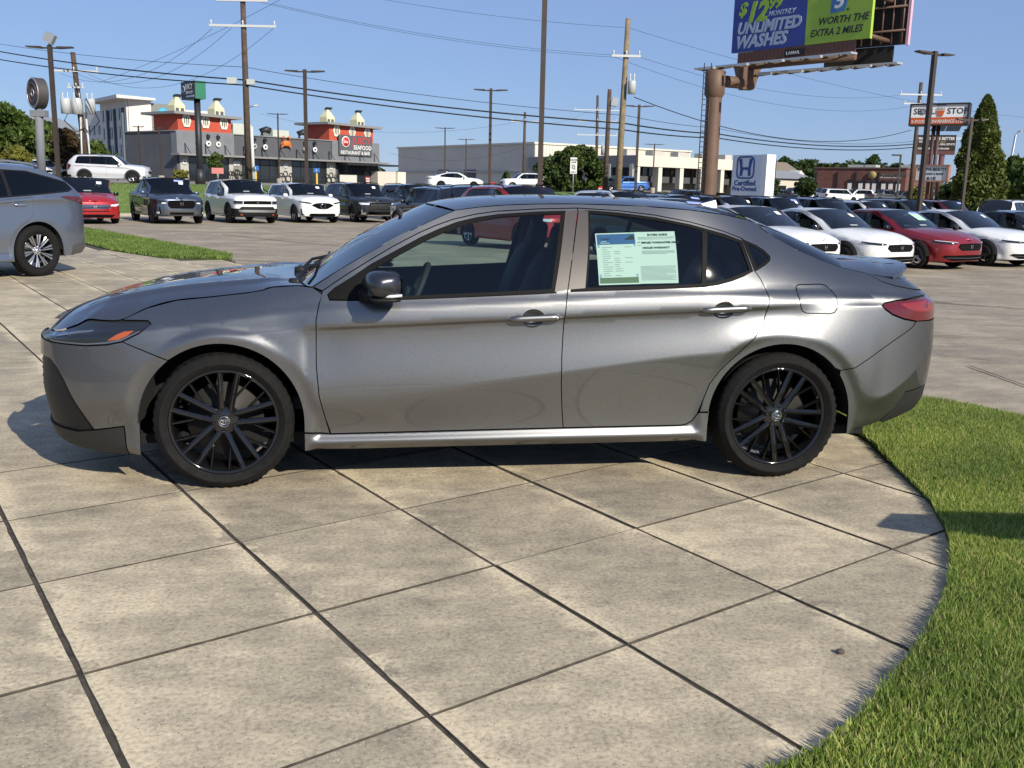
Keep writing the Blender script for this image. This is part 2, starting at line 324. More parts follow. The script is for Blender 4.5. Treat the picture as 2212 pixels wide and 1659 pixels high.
for i in range(-22, 14):
    for j in range(-3, 4):
        c = O0+E1*(i+.5)+E2*(j+.5)
        if not inside_fwd(c): continue
        cor = [c+E1*a+E2*b for a in (-.5, .5) for b in (-.5, .5)]
        if pip(cor, gpoly).all() or not pip([c], PLAZA)[0]: continue
        o = bpy.data.objects.new('slab', random.choice(SM)); link(o, pav); o.location = (c[0], c[1], random.gauss(0, .0012))
    for j in range(-11, 0):
        c = O0+E1*(i+.5)+E2*(-3+j*4+2)
        if not inside_fwd(c) or not pip([c], PLAZA)[0]: continue
        cor = [c+E1*a+E2*b for a in (-.5, .5) for b in (-2, 2)]
        if pip(cor, gpoly).all(): continue
        o = bpy.data.objects.new('slab', random.choice(SL)); link(o, pav); o.location = (c[0], c[1], random.gauss(0, .001))
# ---- turf
def grass_patch(name, poly, dens, h, m, label, seed, z=.014, spread=.5, width=.0024):
    rg = np.random.default_rng(seed); P = np.asarray(poly, float); lo, hi = P.min(0), P.max(0); n = int(dens*np.prod(hi-lo))
    C = rg.uniform(lo, hi, (n, 2)); C = C[pip(C, P)]; n = len(C)
    clump = .5+.5*np.sin(C[:, 0]*5.1+np.sin(C[:, 1]*4.3)*1.7)*np.sin(C[:, 1]*6.0+np.cos(C[:, 0]*3.1)*1.3)
    H = h*(.55+.35*clump+rg.uniform(-.2, .35, n)); W = width*rg.uniform(.7, 1.4, n)
    th = rg.uniform(0, 2*pi, n); dirn = np.stack([np.cos(th), np.sin(th)], 1); lean = H*spread*rg.uniform(.1, 1.5, n); tw = rg.uniform(0, 2*pi, n); side = np.stack([np.cos(tw), np.sin(tw)], 1)*W[:, None]
    zb = np.full(n, z)
    base = np.concatenate([C, zb[:, None]], 1)
    def pnt(s, off): return np.concatenate([C+dirn*(lean*s**1.7)[:, None]+side*off, (zb+H*s)[:, None]], 1)
    V = np.stack([pnt(np.zeros(n), 1), pnt(np.zeros(n), -1), pnt(np.full(n, .55), .8), pnt(np.full(n, .55), -.8), pnt(np.ones(n), 0)], 1).reshape(-1, 3)
    k = np.arange(n)*5; T = np.concatenate([np.stack([k, k+1, k+3], 1), np.stack([k, k+3, k+2], 1), np.stack([k+2, k+3, k+4], 1)])
    o = mesh_np(name, V, T, m); tag(o, label, 'grass', kind='stuff'); return o
M_grass = leafmat('grass blade', (.13, .23, .035), (.44, .52, .16), .5, (.55, .48, .24))
M_grass2 = leafmat('grass blade far', (.10, .17, .03), (.21, .29, .08), .3)
GN = GRASS_C+[(1.2, -4.6), (3.5, -4.6), (4.6, -2.5), (4.4, -.6), (3.72, .2), (3.55, .63), (3.36, .90), (2.9, 1.0), (2.4, .6)]
def soil(name, poly, z):
    v = MB(); n = len(poly); v.add([(x, y, z) for x, y in poly]+[(x, y, z-.08) for x, y in poly], [tuple(range(n))[::-1]]+[(i, i+n, (i+1) % n+n, (i+1) % n) for i in range(n)]); o = v.build(name, M_soil); tag(o, kind='structure'); return o
soil('planting_bed', GN, .012)
GV = [p for p in GRASS_C]+[(.9, -4.2), (2.4, -3.2), (3.3, -2.0), (3.9, -.6), (3.72, .2), (3.55, .63), (3.36, .90), (2.9, 1.0), (2.4, .6)]
grass_patch('lawn', GV, 23000, .042, M_grass, 'bright green mown grass on the curved island beside the silver sedan', 3)
STRIP = [(-3.38, 13.55), (-3.5, 14.6), (-5.65, 18.5), (-8.58, 23.8), (-10.2, 26), (-11.2, 25.5), (-7.75, 18.9), (-5.97, 15.5), (-4.65, 13.75)]
soil('planting_strip', STRIP, .012)
grass_patch('lawn_strip', STRIP, 1500, .075, M_grass2, 'wedge of mown grass between the paved plaza and the parking lot', 5, width=.009)
# bank tufts so the slope is not a smooth sheet
rg = np.random.default_rng(11); n = 26000; A = rg.uniform(-45, 40, n); Q = rg.uniform(47.7, 56.8, n); r_, d_ = aq(A, Q); X = CAM[0]+RV[0]*r_+FV[0]*d_; Y = CAM[1]+RV[1]*r_+FV[1]*d_; Z = gz(X, Y)
th = rg.uniform(0, pi, n); hh = rg.uniform(.04, .10, n); s_ = np.stack([np.cos(th), np.sin(th)], 1)*.05
V = np.stack([np.stack([X-s_[:, 0], Y-s_[:, 1], Z], 1), np.stack([X+s_[:, 0], Y+s_[:, 1], Z], 1), np.stack([X+rg.normal(0, .04, n), Y, Z+hh], 1)], 1).reshape(-1, 3)
o = mesh_np('bank_grass', V, np.arange(3*n).reshape(-1, 3), M_grass2); tag(o, 'rough mown grass covering the slope below the road', 'grass', kind='stuff')
# dark sealed joints across the lot
def lot_line(p0, p1, w, n=24):
    p0 = np.array(p0[:2], float); p1 = np.array(p1[:2], float); t = (p1-p0)/np.linalg.norm(p1-p0); s = np.array([-t[1], t[0]])*w/2; V = []
    for k in range(n+1):
        c = p0+(p1-p0)*k/n
        for sg in (-1, 1): q = c+s*sg; V.append((q[0], q[1], float(gz(q[0], q[1]))+.014))
    b = MB(); b.add(V, [(2*k, 2*k+2, 2*k+3, 2*k+1) for k in range(n)]); return b.build('expansion_joint', M_joint, lot)
for (x0, y0, x1, y1, w) in ((1990, 637, 2250, 659, .07), (1560, 606, 2060, 640, .05), (2010, 742, 2300, 752, .02), (2020, 790, 2140, 800, .02), (2090, 815, 2260, 880, .02), (480, 500, 900, 545, .05), (180, 488, 620, 500, .06), (500, 567, 780, 590, .06)):
    lot_line(ground(x0, y0, -.15), ground(x1, y1, -.15), w)
# ================================================================ car engine
def spl(xs, ys):
    xs = np.asarray(xs, float); ys = np.asarray(ys, float); n = len(xs); h = np.diff(xs); dl = np.diff(ys)/h; m = np.zeros(n)
    m[0] = dl[0]; m[-1] = dl[-1]
    for i in range(1, n-1): m[i] = (dl[i-1]*h[i]+dl[i]*h[i-1])/(h[i]+h[i-1])
    def f(x):
        x = np.clip(x, xs[0], xs[-1]); k = np.clip(np.searchsorted(xs, x)-1, 0, n-2); t = (x-xs[k])/h[k]
        return ys[k]*(1+2*t)*(1-t)**2+h[k]*m[k]*t*(1-t)**2+ys[k+1]*t*t*(3-2*t)+h[k]*m[k+1]*t*t*(t-1)
    return f
def curve(L): L = sorted(L); return spl([p[0] for p in L], [p[1] for p in L])
class Surf:
    """body side as a wall standing on a plan curve, pushed in and out by a section profile"""
    def __init__(S, plan, feat, axles, arch, top, par=None):
        S.par = dict(bot=-.045, sill=-.004, door=-.022, low=.005, under=-.017, lip=-.001, mid=-.010, belt=-.042, fa=.385, fr=.45, flare=-.004, c0=-1.15, c1=1.9, low0=None)
        S.par.update(par or {}); c = cspline(plan, 24); S.C = c; ds = np.r_[0, np.cumsum(np.linalg.norm(np.diff(c, axis=0), axis=1))]
        S.s = ds; S.x0, S.x1 = c[0, 0], c[-1, 0]; S.s0 = np.interp(0.0, c[:, 0], ds); S.s = ds-S.s0
        t = np.gradient(c, axis=0); t /= np.linalg.norm(t, axis=1, keepdims=True); n = np.stack([-t[:, 1], t[:, 0]], 1); S.N = n
        S.f = {k: (curve(v) if isinstance(v, list) else v) for k, v in feat.items()}; S.ax = axles; S.arch = arch; S.top = top
    def sx(S, x): return np.interp(x, S.C[:, 0], S.s)
    def xs(S, s): return np.interp(s, S.s, S.C[:, 0])
    def off(S, x, z):
        p = S.par; f = S.f; zb0 = f['bot'](x); zs = f['sill'](x); zl = f['low'](x); zc = f['char'](x); zb = f['belt'](x)
        w = sm(p['c0'], p['c0']+.3, x)*(1-sm(p['c1']-.5, p['c1'], x))
        K = [zb0, zb0+.045*np.ones_like(x), zs, zl, zc-.015, zc+.009, (zc+zb)/2+.008, zb]
        ww = .35+.65*sm(-2.1, -1.6, x)*(1-sm(1.6, 2.2, x))
        en = 1-sm(-2.05, -1.75, x)*(1-sm(1.72, 1.95, x))
        O = [p['bot']-.005*en, p['sill']*ww*(1-en)-.030*en, p['door']*(1-en)-.014*en, p['low'], p['under']*w+(1-w)*(-.004), p['lip']*w+(1-w)*(-.006), p['mid'], p['belt']]
        hb = p.get('haunch', 0)*sm(.95, 1.45, x)*(1-sm(1.85, 2.3, x)); hf = p.get('haunch', 0)*sm(-1.95, -1.5, x)*(1-sm(-1.15, -.75, x))
        for i_, (kb, kf) in {4: (.028, .018), 5: (.042, .026), 6: (.052, .034), 7: (.060, .040)}.items(): O[i_] = O[i_]-kb*hb-kf*hf
        O = [np.broadcast_to(np.asarray(o, float), x.shape) for o in O]
        K = [np.array(k) for k in K]
        for i in range(1, 8): K[i] = np.maximum(K[i], K[i-1]+.006)
        D = [(O[i+1]-O[i])/(K[i+1]-K[i]) for i in range(7)]; M = [D[0]]
        for i in range(1, 7): M.append(np.where(D[i-1]*D[i] > 0, 2*D[i-1]*D[i]/(D[i-1]+D[i]+1e-12*np.sign(D[i-1]+D[i]+1e-20)), 0))
        a = f['ta'](x); b = f['tb'](x); M.append(np.minimum(D[6], -.0)*.5-.5*a)
        o = np.where(z < K[0], O[0], 0.0); ck = p.get('crease', 0)*(sm(-.7, .1, x)*(1-sm(.95, 1.25, x))+sm(1.9, 2.0, x)*(1-sm(2.35, 2.5, x))); ML = [m for m in M]; MR = [m for m in M]; ML[3] = M[3]*(1-ck)+D[2]*ck; MR[3] = M[3]*(1-ck)+D[3]*ck
        for i in range(7):
            h = K[i+1]-K[i]; t = (z-K[i])/h; v = O[i]*(1+2*t)*(1-t)**2+h*MR[i]*t*(1-t)**2+O[i+1]*t*t*(3-2*t)+h*ML[i+1]*t*t*(t-1)
            o = np.where((z >= K[i]) & (z < K[i+1]), v, o)
        dz = z-zb; o = np.where(dz >= 0, O[7]-a*dz-b*dz*dz, o)
        for (ax, az) in S.ax:                                         # wheel arch flares: a flat band round the opening
            r = np.hypot(x-ax, z-az); wq = (1-sm(p['fr']-.035, p['fr']+.02, r))*sm(az-.45, az-.05, z+.25)
            fl = p['flare']-.05*np.maximum(0, az+.18-z)*0-.10*(p['fr']-r)*.25; o = o*(1-wq)+np.minimum(fl, .02)*wq
        return o
    def P(S, s, z, inset=0.0):
        s = np.asarray(s, float); z = np.asarray(z, float); x = S.xs(s); cx = x; cy = np.interp(s, S.s, S.C[:, 1]); nx = np.interp(s, S.s, S.N[:, 0]); ny = np.interp(s, S.s, S.N[:, 1])
        l = np.hypot(nx, ny); nx = nx/l; ny = ny/l; o = S.off(x, z)-inset
        return np.stack([cx+nx*o, -(cy+ny*o), z], -1)
    def nrm(S, s, z):
        e = .0025; a = S.P(s+e, z)-S.P(s-e, z); b = S.P(s, z+e)-S.P(s, z-e); n = np.cross(a, b); n /= np.linalg.norm(n, axis=-1, keepdims=True)+1e-12
        return n
def dens(poly, step):
    out = []
    for i in range(len(poly)):
        a = np.array(poly[i], float); b = np.array(poly[(i+1) % len(poly)], float); k = max(1, int(np.linalg.norm(b-a)/step+.5))
        for t in range(k): out.append(a+(b-a)*t/k)
    return out
def poly_inset(poly, d):
    P = np.array(poly, float); n = len(P); A = .5*sum(P[i, 0]*P[(i+1) % n, 1]-P[(i+1) % n, 0]*P[i, 1] for i in range(n)); sg = 1 if A > 0 else -1; out = []
    for i in range(n):
        e1 = P[i]-P[i-1]; e2 = P[(i+1) % n]-P[i]; e1 = e1/(np.linalg.norm(e1)+1e-12); e2 = e2/(np.linalg.norm(e2)+1e-12)
        n1 = np.array([-e1[1], e1[0]])*sg; n2 = np.array([-e2[1], e2[0]])*sg; m = n1+n2; l = np.linalg.norm(m)
        m = m/l if l > .3 else n1; k = min(2.0, 1/max(.4, m@n1)); out.append(P[i]+m*d*k)
    return out
def panel(S, name, poly, m, parent, holes=(), gap=.0025, inset=0.0, lip=.010, grid=.03, extra=(), pts=None, side=-1, both=False, raw=False, edge=.02, darklip=False):
    """cut a panel out of the body side: outline (and holes) in (x, z), lifted onto the surface with exact normals"""
    tos = lambda Q: [np.array([float(S.sx(q[0])), float(q[1])]) for q in Q]
    loops = [dens(tos(poly_inset(poly, gap) if gap else poly), edge)]+[dens(tos(poly_inset(h, -gap) if gap else h), edge) for h in holes]
    V = []; E = []
    for L in loops:
        b = len(V); V += [Vector((float(q[0]), float(q[1]))) for q in L]; E += [(b+i, b+(i+1) % len(L)) for i in range(len(L))]
    nb = len(V); Q = np.array([(v[0], v[1]) for v in V]); lo, hi = Q.min(0), Q.max(0)
    if grid:
        gx = np.arange(lo[0], hi[0]+grid, grid); gy = np.arange(lo[1], hi[1]+grid*.7, grid*.7); G = np.stack(np.meshgrid(gx, gy), -1).reshape(-1, 2); G = G+np.where((np.arange(len(G)) % 2)[:, None] == 0, 0, grid*.001)
        ext = [G]
        for fn in extra:
            xx = np.arange(lo[0], hi[0], grid*.55); row = np.stack([xx, fn(S.xs(xx))], 1); ext[0] = ext[0][np.abs(ext[0][:, 1]-fn(S.xs(ext[0][:, 0]))) > grid*.42]; ext.append(row)
        if pts is not None:
            Q_ = np.array([[float(S.sx(a)), b] for a, b in pts]); Q_ = Q_[(Q_[:, 0] > lo[0]) & (Q_[:, 0] < hi[0]) & (Q_[:, 1] > lo[1]) & (Q_[:, 1] < hi[1])]
            if len(Q_): ext.append(Q_)
        G = np.concatenate(ext); k = pip(G, loops[0])
        for h in loops[1:]: k &= ~pip(G, h)
        G = G[k]
        if len(G):
            B = Q[:nb]; dm = np.full(len(G), 9.0)
            for q in range(0, nb, 400): dm = np.minimum(dm, np.sqrt(((G[:, None]-B[None, q:q+400])**2).sum(-1)).min(1))
            G = G[dm > grid*.25]
        V += [Vector((float(a), float(b))) for a, b in G]
    r = delaunay_2d_cdt(V, E, [], 0, 1e-7); VV = np.array([(v[0], v[1]) for v in r[0]]); F = np.array(r[2]) if len(r[2]) else np.zeros((0, 3), int)
    cen = VV[F].mean(1); k = pip(cen, loops[0])
    for h in loops[1:]: k &= ~pip(cen, h)
    F = F[k]; a = VV[F]; ar = (a[:, 1, 0]-a[:, 0, 0])*(a[:, 2, 1]-a[:, 0, 1])-(a[:, 2, 0]-a[:, 0, 0])*(a[:, 1, 1]-a[:, 0, 1]); F = np.where((ar < 0)[:, None], F[:, ::-1], F)
    X = S.P(VV[:, 0], VV[:, 1], inset); N = S.nrm(VV[:, 0], VV[:, 1]); nf0 = len(F)
    if lip:
        from collections import Counter
        ed = {}
        for t in F:
            for i in range(3): e = (t[i], t[(i+1) % 3]); ed[e] = ed.get(e, 0)+1
        be = [e for e in ed if (e[1], e[0]) not in ed]; add = []; an = []; af = []; b0 = len(X)
        for (i, j) in be:
            ii = len(add)+b0; p0, p1 = X[i], X[j]; n0, n1 = N[i], N[j]; tn = p1-p0; fn = np.cross(tn, -n0); fn = fn/(np.linalg.norm(fn)+1e-12)*-1
            add += [p0, p1, p1-n1*lip, p0-n0*lip]; mid = [(n0*.35+fn), (n1*.35+fn), fn, fn]; an += [q/np.linalg.norm(q) for q in mid]; af += [(ii, ii+2, ii+1), (ii, ii+3, ii+2)]
        if add: X = np.concatenate([X, add]); N = np.concatenate([N, an]); F = np.concatenate([F, np.array(af)])
    objs = []
    for sd in ((-1, 1) if both else (side,)):
        XX = X.copy(); NN = N.copy(); FF = F.copy()
        if sd > 0: XX[:, 1] *= -1; NN[:, 1] *= -1; FF = FF[:, ::-1]
        objs.append(mesh_np(name, XX, FF, [m, M_seal] if lip and darklip else m, parent, normals=NN, mi=([0]*nf0+[1]*(len(FF)-nf0)) if lip and darklip else None))
    return objs if both else objs[0]
def loft(name, E, Mi, m, parent, p=2.3, nv=24, nt=60, inset=0.0, t0=0.0, t1=1.0, vmax=1.0, shape=None):
    """roof-like sheet between the two edges: E edge points (x,y<0,z), Mi centre points (x,z)"""
    def res(A, n):
        A = np.asarray(A, float); c = cspline(A, 12); d = np.r_[0, np.cumsum(np.linalg.norm(np.diff(c, axis=0), axis=1))]; t = np.linspace(t0, t1, n)*d[-1]
        return np.stack([np.interp(t, d, c[:, k]) for k in range(c.shape[1])], 1)
    e = res(E, nt); mm = res(Mi, nt); v = np.linspace(-vmax, vmax, 2*nv+1); V = []
    av = np.abs(v); y = e[:, 1][:, None]*(-v)[None]*1.0
    x = mm[:, 0][:, None]+(e[:, 0]-mm[:, 0])[:, None]*(av**2)[None]; z = mm[:, 1][:, None]+(e[:, 2]-mm[:, 1])[:, None]*(av**p)[None]-inset
    if shape is not None: z = z+shape(x, y, v[None]*np.ones_like(x))
    V = np.stack([x, y, z], -1); n1, n2 = V.shape[:2]; i = (np.arange(n1-1)[:, None]*n2+np.arange(n2-1)[None]).ravel()
    T = np.stack([i, i+1, i+n2+1, i+n2], 1); Vf = V.reshape(-1, 3)
    a = Vf[T]; nn = np.cross(a[:, 2]-a[:, 0], a[:, 3]-a[:, 1]); 
    if nn[:, 2].mean() < 0: T = T[:, ::-1]
    return mesh_np(name, Vf, T, m, parent, smooth=True)
# ================================================================ shared car materials
M_black = mat('black plastic', (.010, .010, .011), .5, spec=.25)
M_gloss = mat('gloss black', (.006, .006, .007), .09, coat=.6)
M_seal = mat('rubber seal', (.005, .005, .005), .6, spec=.12)
M_grille = mat('grille black', (.005, .005, .0055), .85, spec=.06)
M_rglass = mat('rear glass black', (.003, .003, .004), .03, spec=.35)
M_lampg = mat('lamp grey detail', (.14, .16, .19), .15, .5, coat=1.0)
M_cavity = mat('cavity', (.004, .004, .004), .9)
M_tyre = mat('tyre rubber', (.010, .0098, .0096), .85, spec=.2, var=.25, vscale=30, bump=.05, bscale=200)
M_chrome = mat('chrome', (.72, .72, .74), .12, 1.0)
M_alloy = mat('alloy', (.52, .53, .55), .28, .9)
M_disc = mat('brake steel', (.12, .115, .11), .4, .8)
M_glass = glassmat('car glass', (.68, .82, .79), 1.0, .05)
M_glassd = glassmat('car privacy glass', (.05, .055, .06))
M_glassw = glassmat('windscreen glass', (.30, .36, .38))
M_cabin = mat('cabin trim', (.014, .0145, .016), .8)
M_cabin2 = mat('cabin seat', (.02, .021, .023), .7)
M_lampw = mat('lamp clear', (.72, .74, .78), .2, .2, coat=1.0)
M_lampd = mat('lamp smoked', (.012, .014, .018), .06, 0, coat=.6)
M_lampr = mat('lamp red', (.10, .004, .006), .12, 0, coat=1.0)
M_amber = mat('lamp amber', (.34, .07, .012), .2, 0, coat=1.0)
M_paper = mat('paper white', (.78, .79, .76), .8)
M_blue = mat('print blue', (.05, .12, .33), .7)
M_ink = mat('print dark', (.03, .035, .04), .8)
M_inkg = mat('print grey', (.33, .36, .36), .8)
def sell(b, c, d, e=.5, n=18, m=12, R=None):
    """superellipsoid: rounded block"""
    V = []; sg = lambda v, p: math.copysign(abs(v)**p, v)
    for i in range(m+1):
        ph = -pi/2+pi*i/m
        for k in range(n):
            th = 2*pi*k/n; p = Vector((d[0]/2*sg(cos(ph), e)*sg(cos(th), e), d[1]/2*sg(cos(ph), e)*sg(sin(th), e), d[2]/2*sg(sin(ph), e)))
            if R is not None: p = R @ p
            V.append((p[0]+c[0], p[1]+c[1], p[2]+c[2]))
    b.add(V, [(i*n+k, i*n+(k+1) % n, (i+1)*n+(k+1) % n, (i+1)*n+k) for i in range(m) for k in range(n)], True); return b
def rotm(axis, a): return Matrix.Rotation(a, 3, axis)
def tyre_mesh(R, w, rr, seg=96, tread=True):
    h = w/2; side = [(rr-.004, -h*.72), (rr+.012, -h*.86), (rr+.03, -h*.97), ((R+rr)/2, -h*1.03), (R-.035, -h*.97), (R-.014, -h*.86), (R-.004, -h*.74)]
    mid = [(R, -h*.62), (R, -h*.36), (R-.008, -h*.34), (R-.008, -h*.28), (R, -h*.26), (R, -h*.04)] if tread else [(R, -h*.5)]
    prof = side+mid; prof = prof+[(r, -y) for r, y in reversed(prof)]; n = len(prof); V = []; F = []
    for k in range(seg):
        a = 2*pi*k/seg
        for j, (r, y) in enumerate(prof):
            if tread and k % 2 == 0 and j in (5, 6, 7, n-6, n-7, n-8): r = r-.007
            V.append((r*cos(a), y, r*sin(a)))
    F = [(k*n+j, k*n+j+1, ((k+1) % seg)*n+j+1, ((k+1) % seg)*n+j) for k in range(seg) for j in range(n-1)]
    b = MB(); b.add(V, F, True); return b
def spoke(b, a, r0, r1, w0, w1, y0, y1, t, offs0=0.0, offs1=0.0):
    ca, sa = cos(a), sin(a); n = 5; V = []
    for i in range(n):
        u = i/(n-1); r = r0+(r1-r0)*u; w = (w0+(w1-w0)*u)/2; y = y0+(y1-y0)*u-.006*sin(pi*u); o = offs0+(offs1-offs0)*u
        for (dw, dy) in ((-w, .0), (-w*.25, -.010), (w*.25, -.010), (w, .0), (w*.8, t), (-w*.8, t)):
            q = o+dw; V.append((r*ca-q*sa, y+dy, r*sa+q*ca))
    F = [(i*6+k, i*6+(k+1) % 6, (i+1)*6+(k+1) % 6, (i+1)*6+k) for i in range(n-1) for k in range(6)]+[tuple(range(6)), tuple(range((n-1)*6+5, (n-1)*6-1, -1))]
    b.add(V, [f[::-1] for f in F])
def wheel(parent, x, y, R, w, rr, style, side, hub='plain', rz=0.0, seg=96, spin=0.3):
    """wheel whose outer face looks to -y (side -1) or +y"""
    e = bpy.data.objects.new('wheel', None); e.empty_display_size = .1; link(e, parent); e.location = (x, y, R); e.rotation_euler = (0, 0, rz+(pi if side > 0 else 0))
    key = ('wheel', R, w, rr, style, hub, seg)
    if key in WCACHE:
        for n_, me in WCACHE[key]:
            o = bpy.data.objects.new(n_, me); link(o, e); o.rotation_euler = (0, spin, 0)
        return e
    h = w/2; parts = []
    parts.append(tyre_mesh(R, w, rr, seg, seg > 50).build('tyre', M_tyre, e))
    rm = MB(); rm.lathe([(rr+.004, -h*.74), (rr+.006, -h*.80), (rr-.004, -h*.82), (rr-.012, -h*.70), (rr-.022, -h*.2), (rr-.03, h*.3), (rr+.004, h*.8)], seg//2, 'y')
    black = style in ('hero', 'black5')
    parts.append(rm.build('rim', M_gloss if black or style == 'blade' else M_alloy, e))
    sp = MB(); yf = -h*.60
    if style == 'hero':
        for k in range(5):
            a = pi/2+2*pi*k/5
            for sg in (-1, 1):
                spoke(sp, a, .045, rr-.008, .032, .028, yf+.012, yf-.012, .03, sg*.022, sg*.042)
                spoke(sp, a+sg*.40, .075, rr-.008, .012, .014, yf+.026, yf+.002, .02, -sg*.022, sg*.014)
        sp.lathe([(0, yf+.004), (.052, yf+.004), (.072, yf+.012), (.075, yf+.05)], 30, 'y')
    elif style == 'blade':
        for k in range(10):
            a = pi/2+2*pi*k/10
            spoke(sp, a-.08, .05, rr-.008, .018, .030, yf+.01, yf-.012, .012, 0, 0); spoke(sp, a+.11, .10, rr-.008, .012, .036, yf+.012, yf-.010, .012, 0, 0)
        sp.lathe([(0, yf+.004), (.05, yf+.004), (.07, yf+.02)], 24, 'y')
    else:
        nsp = {'black5': 5, 'five': 5, 'ten': 10, 'six': 6}.get(style, 7)
        for k in range(nsp):
            a = pi/2+2*pi*k/nsp; spoke(sp, a, .04, rr-.008, .05 if nsp < 8 else .03, .07 if nsp < 8 else .035, yf+.006, yf-.010, .02)
        sp.lathe([(0, yf+.004), (.05, yf+.004), (.07, yf+.02)], 20, 'y')
    parts.append(sp.build('spokes', M_gloss if black else M_alloy, e))
    bd = MB(); bd.lathe([(.0, .0), (.06, .0), (.06, .012), (rr*.72, .012), (rr*.72, .034), (0, .034)], 32, 'y', (0, -h*.1, 0)); parts.append(bd.build('brake_disc', M_disc, e))
    if seg > 50:
        for k in range(5):
            cp = MB(); a = pi/2+2*pi*(k+.5)/5; cp.lathe([(0, -.012), (.008, -.012), (.010, 0), (.010, .01)], 8, 'y', (.052*cos(a), yf+.004, .052*sin(a))); parts.append(cp.build('wheel_nut', M_chrome if not black else M_gloss, e))
    if hub == 'ovals':
        hc = MB(); hc.lathe([(0, -.006), (.024, -.006), (.029, .0), (.029, .01)], 24, 'y', (0, yf, 0)); parts.append(hc.build('hub_cap', M_gloss, e))
        em = MB(); ell = lambda rx, rz_, cz=0: [(rx*cos(2*pi*q/24), yf-.008, cz+rz_*sin(2*pi*q/24)) for q in range(25)]
        for (rx, rz_, cz) in ((.026, .026, 0), (.020, .014, 0), (.007, .0135, 0), (.0135, .0055, .0085)): em.tube(ell(rx, rz_, cz), .0019, 5)
        parts.append(em.build('emblem', M_chrome, e))
    else:
        hc = MB(); hc.lathe([(0, -.004), (.028, -.004), (.032, .004)], 16, 'y', (0, yf, 0)); parts.append(hc.build('hub_cap', M_gloss if black else M_alloy, e))
    WCACHE[key] = [(o.name.split('.')[0], o.data) for o in parts]
    for o in parts:
        o.rotation_euler = (0, spin if o.name.split('.')[0] != 'x' else 0, 0)
    return e
WCACHE = {}
def circ(ax, az, r, a0, a1, n=20): return [(ax+r*cos(a0+(a1-a0)*k/n), az+r*sin(a0+(a1-a0)*k/n)) for k in range(n+1)]
def bulk(name, S, mats, parent): pass
